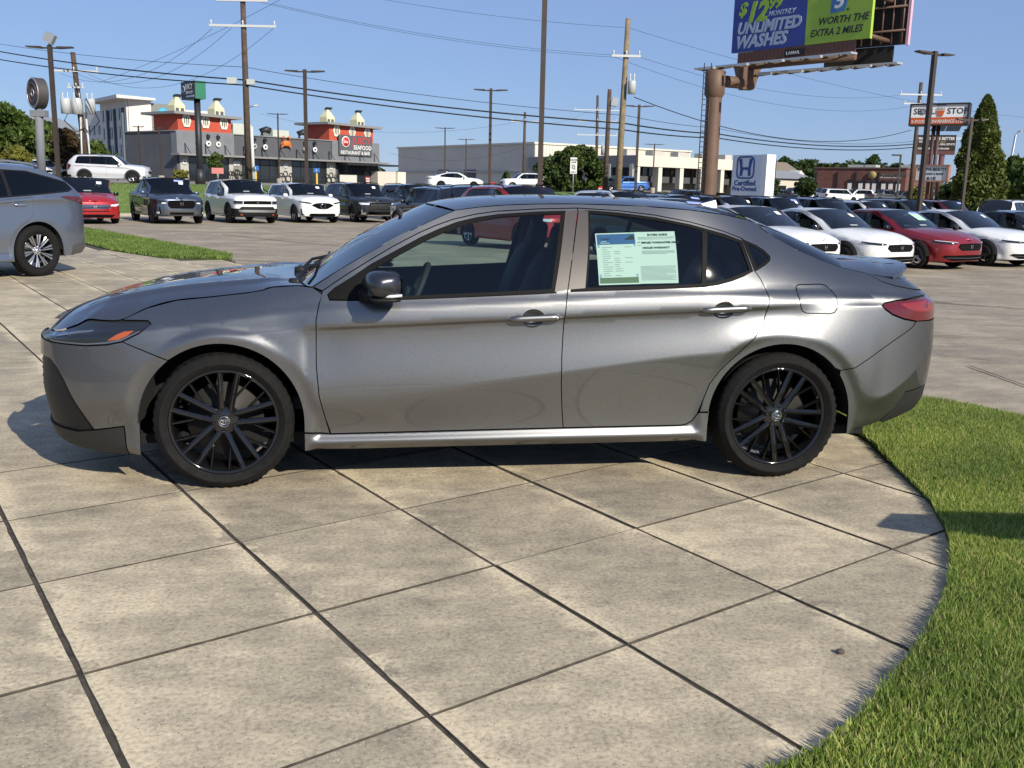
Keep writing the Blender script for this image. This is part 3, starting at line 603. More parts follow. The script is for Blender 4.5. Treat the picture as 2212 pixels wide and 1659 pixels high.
# ================================================================ the silver sedan in front
def hero():
    root = thing('parked_sedan', 'metallic grey four-door sedan with black wheels on the paved plaza in front', 'car')
    M_pt = paint('grey metallic paint', (.190, .191, .193), .95, .39, .35)
    M_pil = mat('satin pillar', (.085, .075, .066), .38, .3, coat=.3, coatr=.2)
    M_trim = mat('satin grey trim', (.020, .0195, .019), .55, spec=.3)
    plan = [(-2.42, 0), (-2.41, .25), (-2.345, .50), (-2.25, .665), (-2.10, .785), (-1.90, .858), (-1.6, .893), (-1.2, .902), (0, .905), (.9, .908), (1.4, .918), (1.8, .895), (2.1, .838), (2.30, .735), (2.42, .58), (2.485, .35), (2.50, 0)]
    feat = dict(bot=[(-2.42, .20), (-2.2, .18), (-1.8, .165), (-.99, .186), (0, .195), (1.0, .206), (1.8, .225), (2.2, .28), (2.5, .33)],
        sill=[(-2.42, .30), (-1.6, .29), (-.9, .272), (.27, .290), (.9, .297), (1.5, .32), (2.5, .40)],
        low=[(-2.42, .46), (-1.2, .46), (-.6, .485), (.25, .58), (1.0, .672), (1.45, .69), (1.75, .56), (1.98, .43), (2.12, .50), (2.28, .62), (2.5, .68)],
        char=[(-2.42, .68), (-1.9, .72), (-1.14, .785), (-.47, .82), (.27, .856), (.94, .889), (1.48, .913), (1.85, .924), (2.1, .92), (2.5, .88)],
        belt=[(-2.42, .70), (-2.1, .765), (-1.8, .80), (-1.4, .86), (-.95, .925), (-.6, .938), (.2, .974), (.6, .994), (1.0, 1.006), (1.4, 1.0), (1.8, .985), (2.1, .965), (2.5, .93)],
        ta=[(-2.42, .9), (-1.9, 1.15), (-1.3, 1.05), (-1.0, .55), (-.7, .38), (0, .37), (.6, .32), (.95, .25), (1.22, .33), (1.45, .60), (1.7, .80), (1.95, 1.0), (2.5, 1.1)],
        tb=[(-2.42, 2), (-1.9, 3), (-1.2, 2.5), (-.95, .7), (-.7, .42), (0, .42), (.6, .50), (.95, .60), (1.3, 1.0), (1.6, 1.6), (1.9, 3.0), (2.5, 3.2)])
    AXF, AXR, WR = -1.4125, 1.4125, .335
    S = Surf(plan, feat, [(AXF, WR), (AXR, WR)], .388, None, dict(crease=1.0, low=.009, haunch=1.0))
    top = [(-2.42, .715), (-2.39, .72), (-2.33, .733), (-2.24, .752), (-2.15, .785), (-2.102, .812), (-1.99, .814), (-1.893, .822), (-1.787, .873), (-1.653, .907), (-1.478, .926), (-1.301, .949), (-1.222, .964), (-1.179, .979), (-1.05, .992), (-.981, .990)]
    wse = [(-.981, .990), (-.85, 1.073), (-.713, 1.152), (-.545, 1.243), (-.40, 1.312), (-.278, 1.365)]
    roofe = [(-.278, 1.365), (-.15, 1.383), (-.024, 1.395), (.16, 1.404), (.356, 1.408), (.661, 1.405), (.938, 1.389), (1.126, 1.368), (1.33, 1.331)]
    backe = [(1.33, 1.331), (1.46, 1.252), (1.592, 1.186), (1.72, 1.138), (1.843, 1.100)]
    decke = [(1.843, 1.100), (1.92, 1.086), (1.997, 1.073), (2.06, 1.062), (2.14, 1.056), (2.24, 1.045), (2.35, 1.035), (2.44, 1.028), (2.50, 1.025)]
    lamp = [(-2.42, .703), (-2.42, .712), (-2.33, .73), (-2.24, .749), (-2.15, .778), (-2.102, .808), (-1.99, .811), (-1.893, .812), (-1.762, .818), (-1.741, .806), (-1.785, .768), (-1.863, .727), (-1.934, .711), (-2.044, .700), (-2.24, .698)]
    ex = (S.f['char'], lambda x: S.f['char'](x)-.015, lambda x: S.f['char'](x)+.009, lambda x: S.f['char'](x)-.007, S.f['belt'], S.f['low'], S.f['sill'], lambda x: S.f['bot'](x)+.045, lambda x: S.f['bot'](x)+.02)
    ex = ex+(lambda x: S.f['bot'](x)+.033, lambda x: S.f['bot'](x)+.056, lambda x: S.f['low'](x)-.012, lambda x: S.f['low'](x)+.012)
    rings = [(a_+r_*cos(t_), WR+r_*sin(t_)) for a_ in (AXF, AXR) for r_ in (.405, .42, .435, .45, .465) for t_ in np.arange(-.2, pi+.2, .05)]
    kw = dict(grid=.028, extra=ex, both=True, pts=rings, darklip=True)
    arF = circ(AXF, WR, .388, 0, 0)[:1]
    # fender
    fen = [(-1.893, .822), (-1.762, .822), (-1.741, .808), (-1.785, .768), (-1.863, .727), (-1.653, .642)]
    a0 = math.atan2(.642-WR, -1.653-AXF)
    archf = circ(AXF, WR, .388, a0, 0, 26)
    fen = fen[1:][0:]+archf[1:]+[(-1.0245, .285), (-.902, .275), (-.922, .354), (-.949, .468), (-.961, .618), (-.960, .76), (-.959, .839), (-.945, .912), (-.930, .955), (-.975, .985)]+[(x, z) for x, z in reversed(top) if -1.9 < x < -1.0]
    panel(S, 'front_fender', fen, M_pt, root, **kw)
    # front bumper
    trim = [(-2.42, .27), (-2.13, .27), (-2.035, .289), (-2.075, .36), (-2.12, .44), (-2.168, .53), (-2.21, .585), (-2.25, .615), (-2.42, .62)]
    archb = circ(AXF, WR, .388, pi, a0, 14)
    bump = [(-2.42, .70), (-2.42, .62), (-2.25, .615), (-2.21, .585), (-2.168, .53), (-2.12, .44), (-2.075, .36), (-2.035, .289), (-1.882, .315), (-1.872, .168), (-1.803, .172)]+archb+[(-1.863, .727), (-1.934, .711), (-2.044, .700), (-2.24, .698)]
    panel(S, 'front_bumper', bump, M_pt, root, **kw)
    panel(S, 'grille_trim', trim, M_black, root, inset=.012, **kw)
    for k in range(7):
        zz = .30+k*.042; panel(S, 'grille_fin', [(-2.42, zz), (-2.385, zz), (-2.385, zz+.014), (-2.42, zz+.014)], M_black, root, inset=.006, grid=0, both=True)
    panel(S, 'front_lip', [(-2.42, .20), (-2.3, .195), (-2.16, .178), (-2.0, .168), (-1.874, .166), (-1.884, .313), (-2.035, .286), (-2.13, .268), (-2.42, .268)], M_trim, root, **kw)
    # lamp: dark bowl behind clear cover
    lp = panel(S, 'headlight', lamp, M_lampd, root, inset=.003, gap=.003, grid=.02, both=True)
    for o, sd in zip(lp, (-1, 1)):
        panel(S, 'turn_signal', [(-1.935, .731), (-1.888, .762), (-1.855, .776), (-1.810, .780), (-1.838, .757), (-1.878, .738)], M_amber, o, inset=-.004, grid=.02, side=sd, gap=0, lip=.002)
        panel(S, 'lamp_blade', [(-2.22, .738), (-2.12, .762), (-2.02, .775), (-2.02, .768), (-2.12, .752), (-2.22, .728)], M_lampg, o, inset=-.0012, grid=0, side=sd, gap=0, lip=.002)
        panel(S, 'lamp_edge', [(-2.25, .702), (-2.04, .706), (-1.94, .717), (-1.87, .732), (-1.78, .777), (-1.79, .778), (-1.87, .739), (-1.94, .724), (-2.04, .713), (-2.25, .709)], M_lampg, o, inset=-.0008, grid=0, side=sd, gap=0, lip=.002)
    # doors
    dlo = [(-.930, .972), (-.82, 1.047), (-.713, 1.113), (-.59, 1.186), (-.461, 1.253), (-.375, 1.290), (-.288, 1.321), (-.18, 1.346), (-.07, 1.363), (.15, 1.379), (.352, 1.387)]
    dlo2 = [(.352, 1.387), (.567, 1.378), (.747, 1.360), (.926, 1.329), (1.104, 1.285), (1.215, 1.247)]
    fd_l = [(-.930, .972), (-.945, .912), (-.959, .839), (-.961, .7), (-.961, .618), (-.949, .468), (-.922, .354), (-.897, .273)]
    dd = [(.268, .290), (.257, .388), (.246, .52), (.244, .65), (.249, .76), (.255, .865), (.262, .93), (.272, .985), (.292, 1.09), (.312, 1.19), (.333, 1.29), (.352, 1.387)]
    win1 = [(-.872, .986), (-.80, 1.030), (-.695, 1.100), (-.57, 1.168), (-.45, 1.232), (-.36, 1.272), (-.27, 1.306), (-.17, 1.330), (-.06, 1.347), (.15, 1.364), (.29, 1.370), (.277, 1.30), (.245, 1.14), (.212, .975), (.10, .968), (-.2, .953), (-.5, .939), (-.8, .930), (-.895, .930), (-.905, .955)]
    pil1 = [(.205, .978), (.24, 1.14), (.272, 1.30), (.286, 1.372), (.349, 1.377), (.331, 1.29), (.310, 1.19), (.290, 1.09), (.271, .990)]
    hc = lambda cx, cz, rx, rz: [(cx+rx*cos(2*pi*k/28), cz+rz*sin(2*pi*k/28)) for k in range(28)]
    cup1 = hc(.097, .852, .055, .043); cup2 = hc(1.076, .896, .055, .041)
    door1 = fd_l+[(-.897, .273), (-.38, .281)][1:]+dd+list(reversed(dlo))[1:-1]
    d1 = panel(S, 'front_door', door1, M_pt, root, holes=[win1, cup1], **kw)
    rd_ = [(1.262, 1.088), (1.290, 1.05), (1.312, 1.005), (1.323, .959), (1.320, .925), (1.312, .895), (1.290, .824), (1.24, .754), (1.155, .67), (1.07, .586), (1.02, .515), (.993, .435), (.967, .354), (.945, .32), (.915, .302), (.888, .296)]
    win2 = [(.335, 1.30), (.352, 1.372), (.42, 1.374), (.567, 1.366), (.747, 1.346), (.926, 1.315), (1.104, 1.270), (1.205, 1.236), (1.25, 1.088), (1.19, 1.062), (1.125, 1.040), (1.05, 1.022), (.968, 1.010), (.80, 1.002), (.618, .994), (.45, .988), (.288, .981), (.30, 1.06), (.318, 1.19)]
    door2 = [(.888, .296), (.57, .293), (.268, .290)]+dd[1:]+dlo2[1:]+[(1.24, 1.16)]+rd_[:-1]
    d2 = panel(S, 'rear_door', door2, M_pt, root, holes=[win2, cup2], **kw)
    # greenhouse trim and glass
    g1 = [(-.700, 1.068), (-.555, 1.150), (-.43, 1.216), (-.34, 1.256), (-.247, 1.290), (-.15, 1.316), (-.04, 1.336), (.15, 1.352), (.263, 1.357), (.248, 1.28), (.22, 1.14), (.190, .992), (.10, .986), (-.2, .970), (-.5, .955), (-.705, .947)]
    g2 = [(.415, 1.362), (.567, 1.353), (.747, 1.334), (.905, 1.308), (1.0, 1.285), (1.190, 1.228), (1.232, 1.092), (1.19, 1.078), (1.125, 1.055), (1.05, 1.037), (.968, 1.026), (.80, 1.018), (.618, 1.010), (.45, 1.004), (.372, 1.001), (.38, 1.06), (.398, 1.19)]
    sails = [(-.872, .986), (-.80, 1.030), (-.705, 1.092), (-.705, .94), (-.80, .933), (-.895, .933), (-.903, .955)]
    gk = dict(grid=.05, both=True, gap=.001)
    for dpair, win, g, pil in ((d1, win1, g1, pil1), (d2, win2, g2, [(.275, .990), (.294, 1.09), (.314, 1.19), (.335, 1.29), (.356, 1.377), (.405, 1.373), (.388, 1.19), (.37, 1.06), (.362, .998)])):
        for o, sd in zip(dpair, (-1, 1)):
            panel(S, 'window_seal', win, M_seal, o, holes=[g], inset=.004, grid=.05, side=sd, gap=.0)
            gl = panel(S, 'window', g, M_glass, o, inset=.009, grid=.05, side=sd, gap=-.003, lip=0)
            panel(S, 'pillar_trim', pil, M_pil, o, inset=-.001, grid=.05, side=sd, gap=.001, lip=.006)
    for o, sd in zip(d1, (-1, 1)): panel(S, 'sail_trim', sails, M_seal, o, inset=-.0005, grid=.05, side=sd, gap=.002)
    for o, sd in zip(d2, (-1, 1)): panel(S, 'window_divider', [(.985, 1.283), (1.012, 1.276), (.996, 1.15), (.985, 1.025), (.962, 1.022), (.972, 1.15)], M_seal, o, inset=.003, grid=.05, side=sd, gap=0)
    qg = [(1.222, 1.240), (1.30, 1.212), (1.345, 1.188), (1.378, 1.158), (1.372, 1.140), (1.335, 1.118), (1.272, 1.090), (1.245, 1.16)]
    # body side: pillar, roof rail, quarter panel
    a1 = math.atan2(.582-WR, 1.732-AXR)
    archq = circ(AXR, WR, .388, pi, a1, 30)
    fuel = [(1.495, 1.012), (1.515, 1.020), (1.640, 1.022), (1.675, 1.015), (1.700, .985), (1.706, .95), (1.700, .905), (1.685, .884), (1.66, .878), (1.53, .880), (1.508, .890), (1.495, .92), (1.489, .97)]
    cut = [(1.732, .582), (1.811, .597), (1.913, .655), (2.058, .741), (2.16, .798), (2.19, .83)]
    tl = [(1.969, .917), (1.985, .927), (2.06, .940), (2.20, .950), (2.30, .953), (2.42, .950), (2.50, .945), (2.50, .84), (2.42, .832), (2.30, .828), (2.19, .830), (2.10, .848), (2.03, .872), (1.985, .900)]
    lid = [(2.0, 1.072), (2.025, 1.055), (2.067, 1.028), (2.14, 1.008), (2.244, .990), (2.36, .978), (2.50, .972)]
    side_p = [(-.975, .988)]+wse[1:]+roofe[1:]+backe[1:]+[(1.92, 1.086)]+lid+[(2.50, .95), (2.42, .955)]+[(2.30, .957), (2.20, .954), (2.06, .944), (1.985, .931), (1.964, .917), (1.985, .895), (2.03, .867), (2.10, .843), (2.185, .828)]+list(reversed(cut))[1:]+list(reversed(archq))[1:]+[(1.0245, .30), (1.0245, .37), (.978, .368)]
    side_p += [(.993, .435), (1.02, .515), (1.07, .586), (1.155, .67), (1.24, .754), (1.290, .824), (1.312, .895), (1.320, .925), (1.323, .959), (1.312, 1.005), (1.290, 1.05), (1.262, 1.088), (1.24, 1.16)]+list(reversed(dlo2))[:-1]+list(reversed(dlo))
    bs = panel(S, 'body_side', side_p, M_pt, root, holes=[qg, fuel], **kw)
    for o, sd in zip(bs, (-1, 1)):
        panel(S, 'fuel_flap', fuel, M_pt, o, side=sd, grid=.03, gap=.0025, darklip=True)
        inn = poly_inset(qg, .012); panel(S, 'window_seal', qg, M_seal, o, holes=[inn], inset=.002, grid=0, side=sd, gap=0)
        panel(S, 'quarter_window', inn, M_glassd, o, inset=.005, grid=.04, side=sd, gap=-.002, lip=0)
        panel(S, 'window_seal', [(1.206, 1.247), (1.222, 1.243), (1.247, 1.16), (1.274, 1.09), (1.258, 1.086), (1.235, 1.16)], M_seal, o, inset=-.001, grid=0, side=sd, gap=0)
    # sill, tail lamp, rear bumper
    sillp = [(-1.0245, .190), (-.76, .187), (-.297, .193), (.439, .199), (.8, .203), (1.0245, .210), (1.0245, .365), (.978, .365), (.967, .352), (.945, .318), (.915, .299), (.888, .292), (.27, .286), (-.38, .277), (-.9, .270), (-1.0245, .281)]
    panel(S, 'sill', sillp, M_pt, root, lip=.0015, **dict(kw, extra=ex[:6]+ex[7:]+(lambda x: S.f['bot'](x)+.0665, lambda x: S.f['bot'](x)+.0765, lambda x: S.f['bot'](x)+.010)))
    tls = panel(S, 'tail_light', tl, M_lampr, root, inset=.0, grid=.03, both=True)
    M_lr2 = mat('lamp red bright', (.22, .010, .009), .25, 0, coat=1.0)
    for o, sd in zip(tls, (-1, 1)):
        panel(S, 'lamp_blade', [(2.08, .925), (2.28, .938), (2.33, .90), (2.33, .875), (2.2, .88), (2.12, .90)], M_lr2, o, inset=-.001, grid=0, side=sd, gap=0, lip=.002)
    rb_l = [(2.50, .345), (2.44, .335), (2.33, .33), (2.22, .312), (2.05, .272), (1.82, .228), (1.80, .228)]
    rbp = list(cut)+[(2.30, .825), (2.42, .829), (2.50, .835), (2.50, .475), (2.42, .470), (2.33, .462), (2.16, .448), (2.10, .36), (2.02, .285), (1.82, .236), (1.8005, .236)]+circ(AXR, WR, .388, 0, a1, 14)[:-1]
    panel(S, 'rear_bumper', rbp, M_pt, root, **kw)
    panel(S, 'diffuser', [(2.16, .445), (2.33, .459), (2.42, .467), (2.50, .472), (2.50, .345), (2.44, .335), (2.33, .33), (2.22, .312), (2.06, .274), (2.03, .285), (2.10, .36)], M_trim, root, inset=.004, **kw)
    # dark shell behind the gaps, floor
    sh = [(x, z) for x, z in top]+wse[1:]+roofe[1:]+backe[1:]+decke[1:]+[(2.50, .345), (2.22, .312), (1.8005, .236)]+circ(AXR, WR, .388, 0, pi, 30)+[(1.0245, .21), (-1.0245, .19)]+circ(AXF, WR, .388, 0, pi, 30)+[(-1.803, .175), (-2.16, .18), (-2.42, .20)]
    wA = [(-.90, .932), (-.895, .96), (-.57, 1.163), (-.36, 1.268), (-.17, 1.326), (.15, 1.36), (.352, 1.37), (.567, 1.36), (.926, 1.31), (1.205, 1.232), (1.25, 1.09), (1.125, 1.042), (.968, 1.012), (.618, .996), (.2, .976), (-.5, .941)]
    panel(S, 'body_shell', sh, M_cavity, root, holes=[wA, qg], inset=.017, gap=.004, grid=.06, both=True, lip=0)
    fl = MB(); fl.box((0, 0, .235), (3.9, 1.56, .05)); fl.box((0, 0, .26), (1.9, 1.70, .06)); fl.box((-1.95, 0, .45), (.25, 1.3, .4)); fl.box((2.05, 0, .5), (.5, 1.3, .35)); fl.box((-1.4, 0, .55), (.75, 1.1, .3)); fl.box((1.42, 0, .55), (.75, 1.1, .3)); fl.build('floor_pan', M_cavity, root)
    for ax in (AXF, AXR):
        for sd in (-1, 1):
            w = MB(); w.lathe([(.392, 0), (.392, .34)], 24, 'y', (ax, 0, WR), ang=pi); w.lathe([(.392, .34), (.0, .34)], 24, 'y', (ax, 0, WR), ang=pi)
            o = w.build('wheel_well', M_cavity, root); o.location = (0, sd*-.0+(-.885 if sd < 0 else .885-.34), 0)
    # tops
    def EP(L, up=0.0):
        s_ = S.sx(np.array([q[0] for q in L])); z_ = np.array([q[1] for q in L]); X = S.P(s_, z_); X[:, 2] += up; X[:, 1] = np.minimum(X[:, 1], -.001); return X
    hs = lambda x, y, v: .012*np.exp(-((np.abs(y)-.50-.03*(x+1.6))/.045)**2)*sm(-2.25, -1.9, x)*(1-sm(-1.25, -1.02, x))
    loft('hood', EP(top, .002), [(-2.425, .722), (-2.36, .765), (-2.17, .846), (-2.01, .897), (-1.85, .936), (-1.66, .968), (-1.44, .992), (-1.25, 1.000), (-1.12, .995)], M_pt, root, 3.3, 30, 80, shape=hs, vmax=.996)
    wsm = [(-1.09, .965), (-1.05, 1.000), (-.79, 1.187), (-.54, 1.312), (-.385, 1.385)]
    ws = loft('windscreen', EP(wse), wsm, M_glassw, root, 2.2, 24, 40, t1=.985)
    cow = MB(); cow.add([(-1.13, 0, .985), (-1.11, .35, .98), (-1.03, .62, .968), (-.95, .74, .965), (-.90, .76, .985), (-1.02, .4, .992), (-1.05, 0, .995)], [tuple(range(7))]); cow.add([(-1.13, 0, .985), (-1.11, -.35, .98), (-1.03, -.62, .968), (-.95, -.74, .965), (-.90, -.76, .985), (-1.02, -.4, .992), (-1.05, 0, .995)], [tuple(range(6, -1, -1))]); cow.build('cowl', M_black, root)
    for (p0, p1, kk) in (((-1.08, -.58, .985), (-.955, -.10, 1.055), 0), ((-1.10, .05, .99), (-.96, .45, 1.05), 1)):
        w = MB(); w.tube([p0, ((p0[0]+p1[0])/2-.01, (p0[1]+p1[1])/2, (p0[2]+p1[2])/2+.025), p1], .009, 6); w.tube([(p1[0]-.06, p1[1]-.30, p1[2]-.02), p1, (p1[0]+.0, p1[1]+.25, p1[2]+.005)], .007, 5); sell(w, (p0[0], p0[1], p0[2]+.005), (.06, .05, .04)); w.build('wiper', M_black, root)
    loft('roof', EP(roofe, .001), [(-.385, 1.387), (-.25, 1.413), (-.05, 1.434), (.25, 1.446), (.6, 1.445), (.9, 1.433), (1.08, 1.418), (1.17, 1.406)], M_pt, root, 3.2, 26, 60)
    rk = MB(); E_ = EP(roofe, .004)
    loft('rear_window', EP(backe), [(1.175, 1.404), (1.35, 1.360), (1.6, 1.278), (1.8, 1.203), (1.95, 1.143)], M_rglass, root, 3.8, 24, 36)
    loft('boot_lid', EP(decke), [(1.95, 1.143), (2.03, 1.136), (2.12, 1.128), (2.2, 1.118), (2.28, 1.10), (2.36, 1.085), (2.43, 1.07), (2.47, 1.055), (2.50, 1.03)], M_pt, root, 2.8, 24, 50)
    panel(S, 'boot_lid_side', [(2.0, 1.071), (2.06, 1.060), (2.14, 1.053), (2.24, 1.043), (2.35, 1.033), (2.44, 1.026), (2.50, 1.023), (2.50, .976), (2.36, .982), (2.244, .994), (2.14, 1.012), (2.067, 1.032), (2.025, 1.058)], M_pt, root, grid=.03, both=True, gap=.001)
    sp = MB(); ys = np.linspace(-.66, .66, 31); V = []
    for y in ys:
        u = abs(y)/.66; xb = 2.10+.30*(1-u**2.6)*1.0; V += [(xb-.18, y, 1.108-.05*u**3), (xb-.06, y, 1.106-.05*u**3), (xb+.005, y, 1.108-.055*u**3), (xb+.01, y, 1.097-.055*u**3), (xb-.02, y, 1.03-.05*u**3)]
    sp.add(V, [(i*5+k, (i+1)*5+k, (i+1)*5+(k+1) % 5, i*5+(k+1) % 5) for i in range(30) for k in range(5)], False); sp.build('spoiler', M_pt, root)
    fin = MB(); V = []
    for (x, z, w) in ((1.17, 1.402, .008), (1.22, 1.412, .016), (1.285, 1.430, .013), (1.312, 1.436, .006), (1.320, 1.42, .012), (1.328, 1.36, .022)):
        V += [(x, -w, z), (x, w, z)]
    base = [(1.17, -.012, 1.39), (1.13, .012, 1.39), (1.335, .025, 1.35), (1.335, -.025, 1.35)]
    fin.add(V, [(2*i, 2*i+2, 2*i+3, 2*i+1) for i in range(5)]+[(0, 10, 8, 6, 4, 2), (1, 3, 5, 7, 9, 11)]); fin.build('aerial_fin', M_pt, root)
    # handles
    for sd in (-1, 1):
        for (cx, cz, dn, dr) in ((.105, .8535, 0, d1), (1.081, .902, 1, d2)):
            par = dr[0 if sd < 0 else 1]; yy = float(S.P(S.sx(np.array([cx])), np.array([cz]))[0, 1])
            b = MB(); b.lathe([(.054, 0), (.048, .006), (.03, .011), (0, .013)], 24, 'y', (0, 0, 0)); o = b.build('handle_cup', M_pt, par); o.location = (cx-.008+.0, (yy+.001)*(-sd), cz); o.scale = (1, -sd, .78)
            b = MB(); V = []; n = 14
            for i in range(n+1):
                u = i/n; x = -.137+.274*u; h = .014*(min(1, (1-abs(2*u-1))*5))**.6+.003; o_ = .020*(min(1, (1-abs(2*u-1))*4.0))**.7+.003
                if u < .3: h *= .75+.25*u/.3
                for k in range(8):
                    a = 2*pi*k/8; V.append((x, -.020*min(1, (1-abs(2*u-1))*5)-.011*cos(a)*(.4+.6*min(1, (1-abs(2*u-1))*6)), h*sin(a)+.012*(u-.5)))
            b.add(V, [(i*8+k, i*8+(k+1) % 8, (i+1)*8+(k+1) % 8, (i+1)*8+k) for i in range(n) for k in range(8)]+[tuple(range(8)), tuple(range(n*8+7, n*8-1, -1))], True)
            hd = b.build('door_handle', M_pt, par); hd.location = (cx, yy*(-sd), cz); hd.scale = (1, -sd, 1)
            if dn == 0 and sd < 0:
                k_ = MB(); k_.lathe([(0, -.003), (.007, -.003), (.008, 0)], 12, 'y', (.105, -.032, .005)); k_.build('key_cap', M_alloy, hd)
    # mirrors
    for sd in (-1, 1):
        mr = bpy.data.objects.new('wing_mirror', None); link(mr, root); mr.scale = (1, -sd, 1)
        b = MB(); V = []; secs = [(-.865, .02, .03, -.70, 1.005), (-.90, .055, .05, -.685, 1.01), (-.93, .075, .064, -.655, 1.018), (-1.0, .085, .068, -.640, 1.022), (-1.06, .078, .062, -.628, 1.022), (-1.09, .062, .048, -.622, 1.020), (-1.10, .03, .025, -.62, 1.018)]
        for (y, rx, rz, cx, cz) in secs:
            for k in range(20):
                a = 2*pi*k/20; sgn = lambda v, p: math.copysign(abs(v)**p, v); V.append((cx+rx*sgn(cos(a), .62), y+.01*cos(a), cz+rz*sgn(sin(a), .72)))
        b.add(V, [(i*20+k, (i+1)*20+k, (i+1)*20+(k+1) % 20, i*20+(k+1) % 20) for i in range(len(secs)-1) for k in range(20)]+[tuple(range(20)), tuple(range(len(V)-1, len(V)-21, -1))], True); b.build('mirror_housing', paint('body paint shaded', (.05, .052, .06), .8, .3), mr)  # same paint as the body, shade put into a darker colour
        b = MB(); sell(b, (-.628, -1.0, .957), (.15, .19, .022), .5); b.build('mirror_base', M_black, mr)
        b = MB(); b.tube([(-.70, -1.0, .972), (-.66, -1.07, .974), (-.60, -1.095, .977), (-.555, -1.08, .98)], .008, 6); b.build('turn_signal', M_lampw, mr)
        b = MB(); b.tube([(-.735, -.855, .955), (-.70, -.90, .965), (-.66, -.96, .968)], [.036, .03, .024], 10); b.build('mirror_arm', M_black, mr)
        b = MB(); b.add([(-.556, -.95, .968), (-.552, -1.075, .972), (-.552, -1.075, 1.066), (-.556, -.95, 1.066)], [(0, 1, 2, 3)]); b.build('mirror_glass', M_chrome, mr)
    # wheels
    wheel(root, AXF, -.785, WR, .235, .256, 'hero', -1, 'ovals', rz=radians(4), spin=.12); wheel(root, AXR, -.79, WR, .235, .256, 'hero', -1, 'ovals', spin=.42)
    wheel(root, AXF, .785, WR, .235, .256, 'hero', 1, 'ovals', rz=radians(4)); wheel(root, AXR, .79, WR, .235, .256, 'hero', 1, 'ovals')
    # cabin
    cb = MB(); cb.box((-.2, 0, .40), (2.3, 1.5, .06)); cb.hexa([(-1.10, -.72, .55), (-.62, -.72, .55), (-.62, .72, .55), (-1.10, .72, .55), (-1.02, -.72, .93), (-.66, -.72, .905), (-.66, .72, .905), (-1.02, .72, .93)]); cb.build('dashboard', M_cabin, root)
    cb = MB(); sell(cb, (-.70, -.36, .935), (.16, .42, .09), .6); cb.box((-.45, 0, .62), (.7, .24, .28)); cb.build('centre_console', M_cabin, root)
    hl = loft('headliner', EP(roofe, -.0), [(-.36, 1.36), (-.05, 1.405), (.25, 1.415), (.6, 1.413), (.9, 1.40), (1.15, 1.37)], M_cabin, root, 2.4, 10, 20, inset=.03)
    for sd in (-1, 1): panel(S, 'door_card', [(-.92, .30), (1.0, .32), (1.25, .9), (1.2, 1.055), (.97, 1.006), (.2, .968), (-.5, .933), (-.9, .925)], M_cabin, root, inset=.06, grid=.1, side=sd, lip=0)
    for (sx, sy, rear) in ((-.02, -.37, 0), (-.02, .37, 0), (.93, -.36, 1), (.93, .36, 1)):
        b = MB(); sell(b, (sx-.12, sy, .60), (.52, .50, .2), .45); sell(b, (sx+.20, sy, .86), (.16, .50 if not rear else .62, .62), .5, R=rotm('Y', radians(22)))
        sell(b, (sx+.335, sy, 1.20), (.10, .26, .18), .55, R=rotm('Y', radians(10))); b.tube([(sx+.29, sy-.06, 1.05), (sx+.32, sy-.06, 1.16)], .008, 6); b.tube([(sx+.29, sy+.06, 1.05), (sx+.32, sy+.06, 1.16)], .008, 6)
        b.build('seat', M_cabin2, root)
    b = MB(); R_ = rotm('Y', radians(-66)); pts = []
    for k in range(33):
        a = 2*pi*k/32; v = R_ @ Vector((.185*cos(a), .185*sin(a), 0)); pts.append((v[0]-.47, v[1]-.37, v[2]+.90))
    b.tube(pts, .015, 8, caps=False)
    for a in (0, pi, -pi/2):
        v = R_ @ Vector((.185*sin(a), .185*cos(a), 0)); b.tube([(-.50, -.37, .89), (v[0]-.47, v[1]-.37, v[2]+.90)], .014, 6)
    sell(b, (-.49, -.37, .892), (.07, .15, .12), .6); b.tube([(-.50, -.37, .89), (-.70, -.37, .82)], .03, 8); b.build('steering_wheel', M_cabin2, root)
    b = MB(); sell(b, (-.50, 0, 1.29), (.05, .24, .07), .6); b.tube([(-.50, 0, 1.29), (-.56, 0, 1.34)], .012, 6); b.build('rear_view_mirror', M_black, root)
    return root, S
HERO, HS = hero()
# window papers taped inside the rear door glass
def paper(corners, label, hdr):
    (a, b, c, d) = [np.array(q) for q in corners]; n = 8; U, W_ = np.meshgrid(np.linspace(0, 1, n), np.linspace(0, 1, n))
    Q = (a[None, None]*(1-U)[..., None]+b[None, None]*U[..., None])*(1-W_)[..., None]+(d[None, None]*(1-U)[..., None]+c[None, None]*U[..., None])*W_[..., None]
    def put(u, w, ins=.016):
        q = (a*(1-u)+b*u)*(1-w)+(d*(1-u)+c*u)*w; return HS.P(HS.sx(np.array([q[0]])), np.array([q[1]]), ins)[0]
    V = HS.P(HS.sx(Q[..., 0].ravel()), Q[..., 1].ravel(), .016); i = (np.arange(n-1)[:, None]*n+np.arange(n-1)[None]).ravel(); T = np.stack([i, i+n, i+n+1, i+1], 1)
    o = mesh_np('window_paper', V, T, M_paper, smooth=True); tag(o, label, 'paper')
    def bar(u0, u1, w0, w1, m, name='print'):
        b_ = MB(); b_.add([put(u0, w0, .0150), put(u1, w0, .0150), put(u1, w1, .0150), put(u0, w1, .0150)], [(0, 3, 2, 1)]); b_.build(name, m, o)
    def word(s, u, w, h, m, bold=.02):
        p0 = put(u, w, .0146); p1 = put(u+.2, w, .0146); p2 = put(u, w-.08, .0146)
        txt(s, h, m, o, frame(p0, p1-p0, p2-p0), bold=bold, ext=.0002)
    hdr(bar, word); return o
